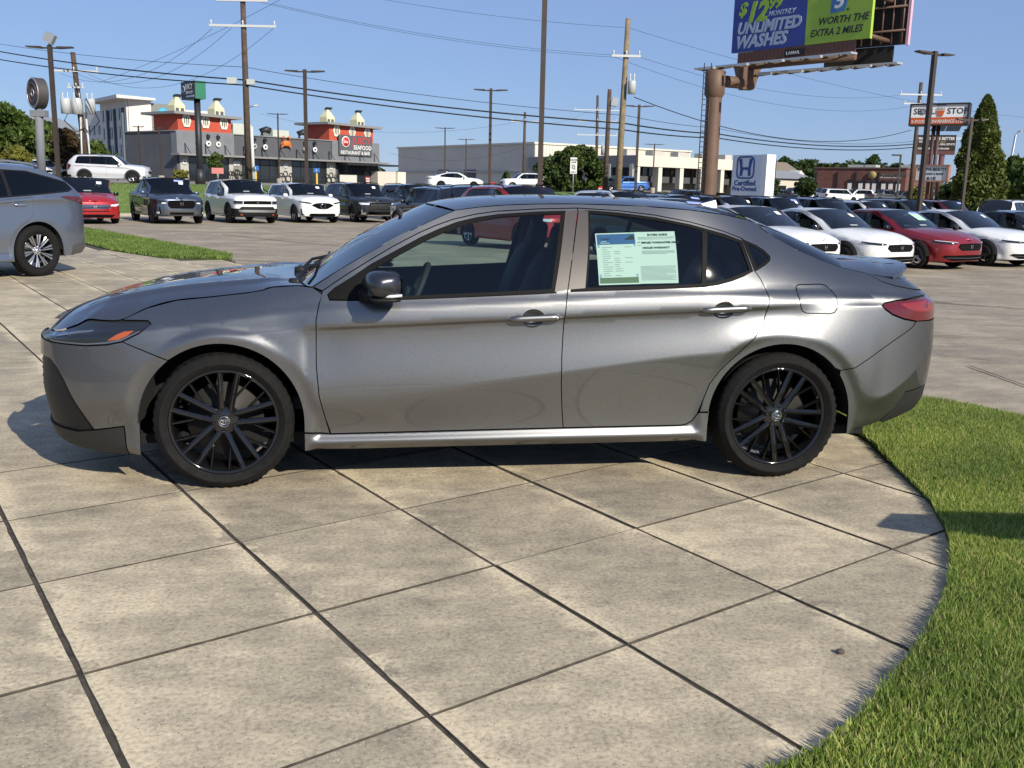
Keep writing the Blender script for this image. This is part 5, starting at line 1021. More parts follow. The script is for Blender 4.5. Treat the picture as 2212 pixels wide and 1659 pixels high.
PDG = paint('dark grey paint', (.035, .037, .042), .6, .35); PNV = paint('navy paint', (.010, .013, .028), .5, .3); PBK = paint('black paint', (.006, .006, .008), .2, .25); PGG = paint('grey green paint', (.085, .095, .09), .7, .36); PBL = paint('bright blue paint', (.03, .13, .42), .3, .35); PGR = paint('mid grey paint', (.10, .105, .11), .8, .36); PM = paint('maroon paint', (.13, .006, .012), .4, .35)
TH = radians(33); HD = -FV*cos(TH)+RV*sin(TH)
def nosecar(px, d, typ, name, label, pm, head=HD, **k):
    T = TYPES[typ]; p = col(px, d); wbx = T['wb']/2+T['fo']; c = p-head*wbx; c = np.array([c[0], c[1], float(gz(c[0], c[1]))]); return gcar(name, label, typ, c, head, pm, **k)
G1 = 'vehicles parked nose-out below the grass bank'
nosecar(203, 37.0, 'van', 'minivan', 'bright red minivan parked behind the silver crossover', PR, front='odyssey', group=G1, sticker=['tag', 'dash'], wstyle='ten', cat='minivan')
nosecar(391, 38.6, 'truck', 'pickup_truck', 'blue-grey crew-cab pickup with black grille beside the red minivan', PBG, front='ridgeline', group=G1, sticker=['strip', 'tag'], wstyle='black5', cat='pickup truck')
nosecar(556, 40.6, 'suv', 'off_road_suv', 'boxy white SUV with black bumper and silver skid plate', PW, front='passport', group=G1, sticker=['dash'], lower=M_black, wstyle='black5', cat='suv', over=dict(zn=1.06, zc=1.20, H=1.80))
nosecar(697, 42.6, 'suv', 'white_suv', 'white SUV with pentagon grille and round badge', PW, front='mdx', group=G1, sticker=['tag', 'dash'], wstyle='ten', cat='suv', over=dict(H=1.70, rail=0))
nosecar(823, 44.6, 'suv', 'grey_suv', 'dark grey SUV with barred grille next to the white SUV', PDG, front='pilot', group=G1, sticker=['tag', 'dash'], wstyle='five', cat='suv')
nosecar(945, 46.8, 'suv', 'blue_suv', 'navy SUV with blue windscreen strip behind the black crossover', PNV, front='pilot', group=G1, sticker=['strip'], wstyle='five', cat='suv')
nosecar(1055, 48.5, 'suv', 'dark_suv', 'dark SUV with roof rails, hood hidden by the grey roof', PDG, front='pilot', group=G1, detail=0, cat='suv')
HB = -HD
def tailcar(px, d, typ, name, label, pm, head, **k):
    T = TYPES[typ]; p = col(px, d); c = p+head*(T['L']-T['wb']/2-T['fo']); c = np.array([c[0], c[1], float(gz(c[0], c[1]))]); return gcar(name, label, typ, c, head, pm, **k)
tailcar(1003, 36.2, 'cuv', 'black_crossover', 'black crossover seen from behind with chrome window line', PBK, HB, wstyle='five', cat='suv')
# silver crossover on the plaza at the left edge
p_ = ground(86, 597, 0.0); hl = -RV*.44-FV*.90; hl = hl/np.linalg.norm(hl)
sidev = np.array([-hl[1], hl[0], 0.0]); sidev = sidev if sidev@FV > 0 else -sidev
c_ = np.array([p_[0], p_[1], 0.0])+hl*(2.85/2)+sidev*.90; c_[2] = 0.0
RXC = gcar('silver_crossover', 'silver-blue crossover with multi-spoke wheels at the left edge', 'rx', c_, hl, PSV, front='lexus', wstyle='blade', detail=2, cat='suv', back='lexus', lower=None)
# row A: sedans to the right
G2 = 'sedans parked in the near row on the right'
nosecar(1795, 22.0, 'sedan', 'white_sedan', 'white sedan with black grille just behind the rear spoiler of the grey sedan', PW, front='accord', group=G2, sticker=['tag'], wstyle='black5')
nosecar(1962, 23.2, 'sedan', 'white_sedan', 'white sedan with black wheels between another white sedan and the red sedan', PW, front='accord', group=G2, sticker=['tag', 'dash'], wstyle='black5', roofm=PW)
nosecar(2114, 24.5, 'sedan', 'red_sedan', 'dark red sedan with pale green windscreen sticker', paint('sedan red', (.24, .006, .012), .35, .35), front='accord', group=G2, sticker=['strip', 'green', 'dash'], wstyle='five')
nosecar(2258, 25.9, 'sedan', 'white_sedan', 'white sedan right of the red sedan, cut by the picture edge', PW, front='accord', group=G2, sticker=['tag'], wstyle='black5')
nosecar(2400, 27.3, 'sedan', 'black_sedan', 'black sedan at the far right end of the near row', PBK, front='accord', group=G2, wstyle='black5')
nosecar(1616, 20.8, 'sedan', 'dark_sedan', 'dark grey sedan hidden behind the rear pillar of the grey sedan', PDG, front='accord', group=G2, sticker=['strip'], detail=0)
nosecar(1235, 25.0, 'cuv', 'red_crossover', 'red crossover seen through the front window of the grey sedan', PR, front='honda', detail=0, cat='suv', wstyle='five')
# row B: second row on the right
G3 = 'vehicles parked in the second row on the right'
RB = [(1150, 33.3, 'suv', 'navy SUV roof with pale blue strip, left of the tall lamp post foot', PNV, ['strip']), (1297, 34.5, 'sedan', 'grey sedan roof in the second row behind the lane sign', PGR, []), (1436, 35.8, 'suv', 'white SUV roof showing above the roof of the grey sedan', PW, []), (1560, 37.0, 'suv', 'black SUV with pale blue windscreen strip near the aerial fin', PBK, ['strip']),
 (1673, 38.3, 'suv', 'grey SUV with roof rails in front of the blue and white pylon sign', PGR, ['tag']), (1780, 39.7, 'suv', 'navy SUV with pale blue strip right of the grey SUV with roof rails', PNV, ['strip', 'tag']), (1881, 41.0, 'suv', 'black SUV in the second row left of the white hatch roof', PBK, []), (1974, 42.4, 'cuv', 'small white crossover in the second row with dark roof opening', PW, ['tag']), (2063, 43.7, 'suv', 'grey-green SUV with roof rails in the second row', PGG, ['tag']), (2146, 45.0, 'suv', 'maroon SUV with pale strip at the end of the second row', PM, ['strip'])]
for (px, d, ty, lb, pm, st) in RB: nosecar(px, d, ty, 'row_car', lb, pm, front='pilot' if ty == 'suv' else 'accord', group=G3, sticker=st, detail=1 if px > 1600 else 0, cat='suv' if ty != 'sedan' else 'car')
# white body-on-frame SUV seen from behind, far right
tailcar(2150, 47.0, 'suv', 'white_off_roader', 'tall white SUV seen from behind beside the cypress', PW, FV*cos(.75)+RV*sin(.75), wstyle='six', cat='suv', over=dict(H=1.85, b0=1.15, b1=1.2), detail=1)
# traffic and cars along the road
RDV = np.array([.53, .85]); rdir = RV*.53+FV*.85; rdir = rdir/np.linalg.norm(rdir)
def roadcar(px, d, typ, name, label, pm, head, **k):
    p = col(px, d); p[2] = float(gz(p[0], p[1])); return gcar(name, label, typ, p, head, pm, **k)
roadcar(242, 64.5, 'suv', 'silver_suv', 'bright silver SUV driving right along the road', PS, RV*.98+FV*.2, wstyle='five', cat='suv', privacy=True, lower=M_trimg)
roadcar(985, 86.0, 'sedan', 'white_coupe_sedan', 'white sedan with black roof driving along the road by the warehouse', PW, RV*.98+FV*.2, wstyle='black5', roofm=PBK)
roadcar(1130, 104.0, 'suv', 'white_road_suv', 'white SUV driving left behind the tall lamp post', PW, -RV*.95-FV*.3, cat='suv', wstyle='five')
roadcar(1240, 112.0, 'sedan', 'dark_road_sedan', 'dark sedan on the road under the leafy tree', PDG, -RV*.9-FV*.43, detail=0)
roadcar(1352, 118.0, 'truck', 'blue_pickup', 'bright blue pickup truck in front of the office columns', PBL, -RV*.97-FV*.25, cat='pickup truck')
roadcar(1482, 62.0, 'truck', 'black_pickup', 'black pickup truck left of the billboard post', PBK, -RV*.92-FV*.39, cat='pickup truck')
roadcar(1290, 115.0, 'cuv', 'black_road_car', 'small black car between two wooden poles', PBK, -RV*.9-FV*.4, detail=0, cat='suv')
for i, (px, d, pm, ty, lb) in enumerate(((1628, 110, PW, 'cuv', 'white hatchback at the right foot of the pylon sign'), (1735, 135, PDG, 'suv', 'grey SUV below the low beige building'), (1780, 130, PW, 'truck', 'white pickup below the left end of the brick building'), (1815, 128, PW, 'van', 'white van parked below the brick wall'), (1850, 132, PW, 'suv', 'white SUV right of the white van at the brick wall'), (1915, 130, PGR, 'truck', 'grey pickup below the brick shop sign'), (1950, 134, PDG, 'cuv', 'dark car at the right end of the brick building'), (1690, 128, PBK, 'sedan', 'black car left of the brick building'))):
    roadcar(px, d, ty, 'distant_car', lb, pm, RV*.95+FV*.3 if i % 2 else -RV*.95-FV*.3, detail=0, group='small cars parked before the brick building', cat='car')
for (px, d, pm, lb) in ((40, 78, PW, 'white van half hidden by the silver crossover roof'), (118, 82, PW, 'white car between the round sign pole and the lamp post')):
    roadcar(px, d, 'van' if px < 60 else 'cuv', 'distant_car', lb, pm, RV, detail=0, cat='car')
# ================================================================ buildings
K = .6777
def z1(a, b): return a/2.37*K, b/2.37*K
def z2(a, b): return (a/2.37+700)*K, b/2.37*K
def z3(a, b): return (a/2.6976+1500)*K, (b/2.6976+200)*K
def z4(a, b): return (a/2.1815+2250)*K, b/2.1815*K
def z5(a, b): return (a/2.1815+2250)*K, (b/2.1815+450)*K
class Plane:
    """upright plane through two ground points; q() gives (along, height) of what stands on it"""
    def __init__(s, a, b, z=None):
        s.o = np.array(a[:3], float); d = np.array([b[0]-a[0], b[1]-a[1], 0.0]); s.L = np.linalg.norm(d); s.u = d/s.L; n = np.array([-s.u[1], s.u[0], 0]); s.n = n if n@FV > 0 else -n
        s.flip = s.n@np.array([-s.u[1], s.u[0], 0]) < 0; s.z0 = s.o[2] if z is None else z; s.o[2] = s.z0
    def q(s, px, py):
        v = ray(px, py); t = ((s.o-CAM)@s.n)/(v@s.n); p = CAM+v*t; return float((p-s.o)@s.u), float(p[2]-s.z0)
    def rz(s): return atan2(s.u[1], s.u[0])
    def M(s, x, z, out=.03): return frame(np.array([x, -out, z]), (1, 0, 0))
def bthing(name, label, cat, P, group=None): return thing(name, label, cat, P.o, P.rz(), group)
def quadbox(P, pts, y0, y1):
    """prism from traced pixels on the plane, between depths y0..y1 behind it"""
    Q = [P.q(*p) for p in pts]; b = MB(); b.prism(Q, y0, y1, 'y'); return b
M_gry = mat('render grey', (.165, .175, .19), .8, var=.12, vscale=.6); M_dgry = mat('render dark grey', (.085, .09, .10), .8, var=.12, vscale=.6); M_red = mat('tower red', (.46, .075, .04), .75, var=.08, vscale=.7); M_eave = mat('eave grey', (.22, .22, .215), .7)
M_cream = mat('cream metal', (.62, .60, .38), .6); M_wh = mat('white render', (.60, .585, .56), .85, var=.06, vscale=.4); M_win = mat('window dark', (.018, .022, .026), .06, coat=.4); M_frame = mat('frame black', (.02, .02, .022), .5); M_steel = mat('galvanised steel', (.42, .43, .44), .45, .6)
M_ppl = mat('pilaster stone', (.40, .39, .35), .8, var=.12, vscale=1.5); M_wlet = mat('letter white', (.75, .75, .72), .5); M_rlet = mat('letter red', (.55, .03, .035), .45); M_orange = mat('crab orange', (.62, .17, .03), .6)
M_yel = mat('bollard yellow', (.62, .40, .05), .6); M_sblue = mat('sign blue', (.04, .16, .45), .5)
def restaurant():
    P = Plane(col(384.7, 118), col(817, 144), 1.22); o = bthing('restaurant', 'long grey restaurant with red corner towers and cream roof lanterns', 'building', P)
    L = P.L; D = 11.0; H = 5.85
    wl = MB(); wl.box((L/2, D/2+.01, H/2), (L, D, H)); wl.build('wall', M_dgry, o)
    xa = P.q(503, 300)[0]; xb = P.q(715, 300)[0]
    for (a, b, h) in ((-.05, xa, 5.92), (xb, L+.05, 5.90)):
        w = MB(); w.box(((a+b)/2, .4, 3.2+(h-3.2)/2), (b-a, 1.2, h-3.2)); w.build('wall_panel', M_gry, o)
    w = MB(); w.box((L/2, D/2, H+.06), (L+.3, D+.3, .12)); w.build('parapet', M_eave, o)
    cn = MB(); cn.box((L/2, -.75, 3.18), (L+1.4, 1.7, .22)); cn.build('canopy', M_eave, o)
    for k in range(12):
        x = 1.0+k*(L-2)/11; b = MB(); b.tube([(x, -.22, 3.35), (x, -.22, 4.5), (x+.05, -1.3, 3.32)], .05, 5); b.build('canopy_bracket', M_frame, o)
    # storefront bays
    bays = [(.7, xa*.62), (xa*.75, xa*1.06), (xa*1.2, xa*1.95)]
    edges = [z1(1420, 1250)[0], z1(1720, 1250)[0], z1(1820, 1250)[0]]; px = [(388, 395), ]
    bw = [(z1(1420, 0)[0], z1(1720, 0)[0]), (z1(1825, 0)[0], z2(95, 0)[0]-2), (z2(162, 0)[0], z2(440, 0)[0]), (z2(542, 0)[0], z2(800, 0)[0]), (z2(890, 0)[0], z2(1135, 0)[0])]
    cur = 0
    for (a, b) in bw:
        x0 = P.q(a, 350)[0]; x1 = P.q(b, 350)[0]
        g = MB(); g.box(((x0+x1)/2, -.02, 1.52), (x1-x0, .1, 2.75)); g.build('shop_window', M_win, o); n = max(3, int((x1-x0)/1.2))
        fr = MB()
        for k in range(n+1): fr.box((x0+(x1-x0)*k/n, -.09, 1.52), (.07, .06, 2.75))
        fr.box(((x0+x1)/2, -.085, 2.25), (x1-x0, .05, .07)); fr.build('mullions', M_frame, o)
    pil = [(388, z1(1418, 0)[0]), (z1(1725, 0)[0], z1(1820, 0)[0]), (z2(97, 0)[0], z2(160, 0)[0]), (z2(444, 0)[0], z2(538, 0)[0]), (z2(803, 0)[0], z2(868, 0)[0])]
    for i, (a, b) in enumerate(pil):
        x0 = P.q(a, 360)[0]; x1 = P.q(b, 360)[0]; g = MB(); g.box(((x0+x1)/2, -.06, 1.53), (x1-x0, .25, 2.95)); pl = g.build('pilaster', M_ppl, o)
        g = MB(); g.lathe([(.14, -.05), (.36, -.05), (.36, .05), (.14, .05)], 18, 'y', ((x0+x1)/2, -.24, 2.35)); g.build('ring_ornament', M_wlet, pl)
        if i:
            g = MB(); xm = (x0+x1)/2
            for (dx, dz, r) in ((-.5, .45, .38), (.35, .5, .42), (-.1, 1.15, .34), (.75, 1.0, .25), (-.8, 1.0, .25), (.1, .05, .2)): g.lathe([(r-.06, -.02), (r+.02, -.02), (r+.02, .02), (r-.06, .02)], 16, 'y', (xm+dx, -.3, dz+.15)); 
            g.build('scroll_ironwork', M_frame, pl)
    # ring lamps on the upper wall
    for (a, b) in (z1(1485, 1083), z1(1562, 1087), z1(1637, 1092), z1(1910, 1107), z2(252, 1107), z2(333, 1112), z2(637, 1128), z2(708, 1132)):
        x, z = P.q(a, b); g = MB(); g.lathe([(.17, -.1), (.34, -.1), (.34, .05), (.17, .05)], 20, 'y', (x, -.32, z)); r = g.build('ring_ornament', M_wlet, o); g = MB(); g.box((x, -.35, z+.85), (.35, .35, .4)); g.tube([(x, -.3, z+.6), (x, -.3, z+1.2)], .06, 6); g.build('wall_lamp', M_frame, r)
    # crab
    x, z = P.q(*z2(490, 1075)); c = MB(); sell(c, (x, -.4, z), (1.5, .35, 1.0), .8)
    for sg in (-1, 1):
        for k in range(4): c.tube([(x+sg*.55, -.4, z-.1-.1*k), (x+sg*(1.0+.05*k), -.4, z+.25-.32*k), (x+sg*(1.25-.08*k), -.4, z-.25-.3*k)], [.1, .08, .03], 6)
        c.tube([(x+sg*.5, -.4, z+.3), (x+sg*.95, -.4, z+.6), (x+sg*.75, -.4, z+1.05)], [.1, .12, .14], 6); sell(c, (x+sg*.6, -.4, z+1.15), (.45, .2, .4), .8, 8, 6)
    c.v = [(x+(p[0]-x)*.72, p[1], z+(p[2]-z)*.72-.15) for p in c.v]; c.build('crab_ornament', M_orange, o)
    # red towers
    for (fx0, fx1, ytop, roof) in ((z1(1350, 0)[0], z1(1752, 0)[0], 249, 1), (z2(832, 0)[0], z2(1163, 0)[0], 271, 2)):
        x0 = P.q(fx0, 290)[0]; x1 = P.q(fx1, 290)[0]; z0 = H+.05; zt = P.q((fx0+fx1)/2, ytop+1)[1]; t = MB(); t.box(((x0+x1)/2, 2.6, (z0+zt)/2), (x1-x0, 5.0, zt-z0)); tw = t.build('tower', M_red, o)
        e = MB(); e.hexa([(x0-1.0, -.8, zt-.05), (x1+1.0, -.8, zt-.2), (x1+1.0, 6.2, zt-.2), (x0-1.0, 6.2, zt-.05), (x0-1.0, -.8, zt+.25), (x1+1.0, -.8, zt+.12), (x1+1.0, 6.2, zt+.12), (x0-1.0, 6.2, zt+.25)]); e.build('eave', M_eave, tw)
        for k in range(3):
            x = x0+(x1-x0)*(.15+.35*k); zz = (z0+zt)/2+.25; hx_ = [(x+.72*cos(pi/6+q*pi/3), zz+.72*sin(pi/6+q*pi/3)) for q in range(6)]; hx_ = [(x-.62, zz), (x-.36, zz+.72), (x+.36, zz+.72), (x+.62, zz), (x+.36, zz-.72), (x-.36, zz-.72)]
            g = MB(); g.prism(hx_, -.05, .08, 'y'); hw_ = g.build('hexagon_window', mat('hexagon pale', (.72, .70, .58), .6), tw); g = MB()
            for dx in (-.27, .0, .27): g.box((x+dx, -.06, zz), (.11, .05, 1.0-.3*abs(dx)/.27))
            g.build('pane', M_frame, hw_)
        for k in range(2):
            x = x0+(x1-x0)*((.12, .86) if roof == 1 else (.12, .80))[k]; b = .72; g = MB(); zb = zt+.05
            g.box((x, 1.6, zb+.45), (2*b, 2*b, 1.0)); g.add([(x-b, 1.6-b, zb+.95), (x+b, 1.6-b, zb+.95), (x+b, 1.6+b, zb+.95), (x-b, 1.6+b, zb+.95), (x-.3, 1.3, zb+1.7), (x+.3, 1.3, zb+1.7), (x+.3, 1.9, zb+1.7), (x-.3, 1.9, zb+1.7)], [(0, 1, 5, 4), (1, 2, 6, 5), (2, 3, 7, 6), (3, 0, 4, 7), (4, 5, 6, 7)])
            g.box((x, 1.6, zb+1.8), (.5, .5, .3)); ln = g.build('roof_lantern', M_cream, tw); g = MB(); g.box((x+.15, 1.6, zb+2.05), (.8, .5, .22)); g.box((x, 1.6, zb+1.98), (.3, .3, .5)); g.box((x+.35, 1.6, zb+2.2), (.75, .6, .18)); g.build('cowl', M_frame, ln)
            for dx in (-.36, .32): g = MB(); g.box((x+dx, 1.6-b-.02, zb+.42), (.42, .03, .5)); g.build('louvre', M_dgry, ln)
    # roof plant
    for (a, b, w, h, m) in (((300), 985, 1.9, 1.3, M_steel), (590, 1015, 1.8, .9, M_steel)):
        x, z = P.q(*z2(a-20, 1010)); g = MB(); g.box((x, 4, H+.1+h/2), (w*1.5, 2.2, h*1.3)); g.build('roof_unit', mat('roof unit', (.48, .50, .44), .6), o)
    for a in (160, 455, 735):
        x, z = P.q(*z2(a, 1000)); g = MB(); g.tube([(x-.6, 3, H+.1), (x-.6, 3, H+.9), (x, 2.8, H+1.1), (x+.5, 2.5, H+.9)], .42, 10); g.build('roof_duct', M_frame, o)
    # sign board
    a = P.q(*z2(888, 1170)); b = P.q(*z2(1135, 1035)); g = MB(); g.box(((a[0]+b[0])/2, -.35, (a[1]+b[1])/2), (b[0]-a[0], .2, b[1]-a[1])); sb = g.build('sign_board', M_dgry, o)
    w = b[0]-a[0]; h = b[1]-a[1]; lx = lambda u: a[0]+w*u; lz = lambda v: a[1]+h*v
    g = MB(); g.lathe([(.0, -.03), (h*.23, -.03), (h*.23, .03)], 28, 'y', (lx(.19), -.48, lz(.67))); rl = g.build('round_logo', M_rlet, sb); g = MB(); g.lathe([(h*.23, -.03), (h*.27, -.03), (h*.27, .03), (h*.23, .03)], 28, 'y', (lx(.19), -.48, lz(.67))); g.build('logo_ring', M_wlet, rl)
    txt('Juicy', h*.17, M_wlet, rl, P.M(lx(.19), lz(.62), .53), 'CENTER', .02)
    txt('JUICY', h*.46, M_rlet, sb, P.M(lx(.39), lz(.60), .48), bold=.012, sx=1.0*(w*.56)/(h*.46*2.6)); txt('SEAFOOD', h*.30, M_wlet, sb, P.M(lx(.42), lz(.31), .48), bold=.012, sx=(w*.54)/(h*.30*4.35)); txt('RESTAURANT & BAR', h*.24, M_wlet, sb, P.M(lx(.04), lz(.06), .48), bold=.012, sx=(w*.92)/(h*.24*9.6))
    # left return: doorway and small lights; entrance canopy
    g = MB(); g.box((L*.955-1.6, -1.2, 2.85), (L*.30, 2.2, .25)); g.build('entrance_canopy', M_frame, o)
    rl = MB(); xr0 = P.q(z2(230, 0)[0], 380)[0]; xr1 = P.q(z2(880, 0)[0], 380)[0]
    for k in range(24): rl.tube([(xr0+(xr1-xr0)*k/23, -2.5, 0), (xr0+(xr1-xr0)*k/23, -2.5, 1.0)], .03, 4)
    for zz in (.35, .95): rl.tube([(xr0, -2.5, zz), (xr1, -2.5, zz)], .03, 4)
    rl.build('railing', M_frame, o)
    return P
RP = restaurant()
def hotel():
    P = Plane(col(z1(985, 0)[0], 190), col(z1(1620, 0)[0], 200), 1.3); o = bthing('hotel', 'white multi-storey hotel with window strips behind the restaurant', 'building', P)
    q = lambda a, b: P.q(*z1(a, b)); xr = q(1140, 800)[0]; H = q(1060, 755)[1]; xg = q(1325, 800)[0]; H2 = q(1325, 790)[1]; xe = q(1625, 800)[0]
    g = MB(); g.box((xr/2+.2, 9, H/2), (xr-.4, 18, H)); g.build('wall', mat('hotel pink white', (.66, .60, .56), .85), o)
    g = MB(); g.box(((xr+xg)/2, 9.4, H2/2), (xg-xr, 18, H2)); g.build('wall_grey', mat('hotel grey', (.20, .205, .20), .85), o)
    g = MB(); g.box(((xg+xe)/2, 10, H2/2-.4), (xe-xg, 18, H2-.8)); g.build('wall_wing', M_wh, o)
    g = MB(); g.hexa([(-2.5, -3.0, H-.1), (xr+.6, -1.0, H), (xr+.6, 18.5, H), (-2.5, 18.5, H-.1), (-2.5, -3.0, H+.5), (xr+.6, -1, H+.45), (xr+.6, 18.5, H+.45), (-2.5, 18.5, H+.5)]); g.build('roof_slab', M_wh, o)
    x, z = q(1235, 858); g = MB(); r = 1.05; g.lathe([(0, -.1), (r, -.1), (r, .1)], 28, 'y', (x, .2, z)); lg = g.build('round_logo', mat('logo cyan', (.05, .38, .62), .5), o); txt('tru', .8, M_wlet, lg, P.M(x, z-.25, -.09), 'CENTER', .02); txt('by Hilton', .7, M_wlet, o, P.M(x-.9, q(1225, 930)[1], -.38), 'LEFT', .02)
    # window facade, turned to the left
    a = col(z1(985, 0)[0], 190); P2 = Plane(col(z1(790, 0)[0], 205), a, 1.3); q2 = lambda s, t: P2.q(*z1(s, t)); o2 = bthing('hotel_wing', 'pale window facade of the hotel left of the restaurant', 'building', P2)
    H3 = q2(900, 760)[1]; g = MB(); g.box((P2.L/2, .15, H3/2), (P2.L, .3, H3)); g.build('wall', M_wh, o2)
    nx = 6
    for f in range(4):
        for k in range(nx):
            xx = P2.L*(.10+.155*k); zz = H3*(.13+.235*f); g = MB(); g.box((xx, -.05, zz), (P2.L*.075, .2, H3*.145)); wn_ = g.build('window', M_win, o2); g = MB(); g.box((xx, -.17, zz), (.12, .06, H3*.145)); g.build('mullion', M_wh, wn_)
    for k in (.33, .60, .90): g = MB(); g.box((P2.L*k, -.3, H3*.45), (.55, .35, H3*.9)); g.build('facade_strip', mat('strip slate', (.08, .11, .14), .6), o2)
    P3 = Plane(col(z1(640, 0)[0], 214), col(z1(800, 0)[0], 205), 1.3); o3 = bthing('hotel_annexe', 'lower white hotel annexe behind the leaning pole transformers', 'building', P3); H4 = P3.q(*z1(720, 840))[1]
    g = MB(); g.box((P3.L/2, 6, H4/2), (P3.L, 12, H4)); g.build('wall', M_wh, o3)
    for f in range(3):
        for k in range(4): g = MB(); g.box((P3.L*(.15+.23*k), -.05, H4*(.20+.26*f)), (P3.L*.10, .2, H4*.13)); g.build('window', M_win, o3)
hotel()
def warehouse():
    c = col(1154, 160); P = Plane(c, col(1488, 181), 1.3); o = bthing('warehouse', 'large cream metal warehouse behind the leafy tree', 'building', P); H = P.q(1156, 307)[1]; D = 44.0
    m1 = mat('metal siding', (.62, .585, .49), .55, var=.05, vscale=.3); m2 = mat('metal siding shaded', (.56, .52, .45), .55, var=.05, vscale=.3)  # second siding is the first with side-wall shade put into its colour
    g = MB(); g.box((P.L/2, D/2, H/2), (P.L, D, H)); g.build('wall', m1, o)
    g = MB(); g.box((-.06, D/2, H/2), (.1, D-.1, H-.02)); g.build('side_wall', m2, o)
    for zz in (.36, .985): g = MB(); g.box((P.L/2-.1, D/2, H*zz), (P.L+.5, D+.5, .28)); g.build('trim_band', m1 if zz > .9 else mat('band grey', (.40, .39, .36), .6), o)
    ribs = MB()
    for k in range(60): ribs.box((P.L*k/60, -.04, H*.67), (.07, .1, H*.6))
    r = ribs.build('siding_ribs', m1, o); r['kind'] = 'stuff'
    ribs = MB()
    for k in range(70): ribs.box((-.115, D*k/70, H*.67), (.02, .05, H*.6))
    r = ribs.build('side_ribs', m2, o); r['kind'] = 'stuff'
    for (px, py, w, h) in ((1173, 387, 1.2, 2.4), (1290, 390, 1.2, 2.4)):
        x, z = P.q(px, py); g = MB(); g.box((x, -.05, 1.2), (w, .2, 2.5)); g.build('door', M_win, o)
    x, z = P.q(*z3(655, 897)); g = MB(); g.box((x, -.05, z), (1.0, .2, 2.2)); g.build('window', M_win, o)
    for yy in (D*.42, D*.62):
        g = MB(); g.box((-.18, yy, H*.26), (.12, 3.6, 2.2)); v = g.build('vent', mat('vent grey', (.20, .20, .20), .6), o)
        for k in range(5): g = MB(); g.box((-.26, yy-1.5+k*.75, H*.26), (.06, .5, 2.0)); g.build('slat', M_dgry, v)
    # yellow-white low store beside the restaurant
    P2 = Plane(col(z2(1195, 0)[0], 142), col(z2(1390, 0)[0], 146), 1.25); o2 = bthing('storage_shed', 'low white and cream shed right of the restaurant', 'shed', P2); g = MB(); h2 = P2.q(*z2(1290, 1298))[1]; g.box((P2.L/2, 2, h2/2), (P2.L, 4, h2)); g.build('wall', m2, o2); g = MB(); g.box((P2.L*.84, -.2, h2*.5), (P2.L*.32, .5, h2*1.02)); g.build('end_bay', m1, o2)
warehouse()
def office():
    P = Plane(col(z3(1430, 0)[0], 138), col(1640, 154), 1.3); o = bthing('office_building', 'two-storey cream office with tall white columns and dark glazing', 'building', P); H = P.q(1380, 335)[1]; D = 24.0; L = P.L
    mc = mat('office cream', (.60, .57, .48), .75, var=.05, vscale=.4); md = mat('office dark', (.075, .075, .08), .6)
    g = MB(); g.box((L/2, D/2+2.6, H/2), (L, D-2.6, H-.1)); g.build('wall', mat('office recess', (.35, .34, .31), .8), o)
    g = MB(); g.box((L/2, D/2, H-.75), (L+.5, D+.4, 1.5)); g.build('fascia', mc, o)
    n = 6
    for k in range(n+1):
        x = L*k/n; g = MB(); g.box((x, .35, H/2-.6), (.75, .9, H-1.2)); g.build('column', mc, o)
        if k < n:
            xm = x+L/n/2; g = MB(); g.box((xm, 2.5, H*.60), (L/n-.5, .2, H*.33)); w = g.build('glazing', M_win, o)
            for q in range(1, 4): g2 = MB(); g2.box((x+L/n*q/4, 2.37, H*.60), (.09, .08, H*.33)); g2.build('mullion', M_frame, w)
            g = MB(); g.box((xm, 2.3, H*.345), (L/n-.2, .6, H*.19)); g.build('spandrel', md, o)
            if k % 2 == 1: g = MB(); g.box((xm-.6, 2.5, 1.1), (1.3, .2, 2.2)); g.build('door', M_win, o)
    # left return, with its shade put into a darker fascia colour
    P2 = P; g = MB(); g.box((-.3, D/2, H-.85), (.3, D, 1.6)); g.build('side_fascia', mat('office shaded', (.22, .22, .23), .75), o)
    for k in range(5):
        g = MB(); g.box((-.2, 3+k*4.6, H*.60), (.2, 3.6, H*.33)); g.build('side_glazing', M_win, o); g = MB(); g.box((-.25, .8+k*4.6, H/2-.6), (.5, .7, H-1.2)); g.build('side_column', mc, o)
    for k in range(9):
        g = MB(); g.box((L*.10+k*L*.1, 5+2*(k % 2), H+.45), (1.6, 1.6, .95)); g.build('roof_unit', mat('roof unit pale', (.45, .42, .38), .7), o)
office()
M_brick = mat('brick far', (.14, .058, .045), .85, var=.25, vscale=2.0)
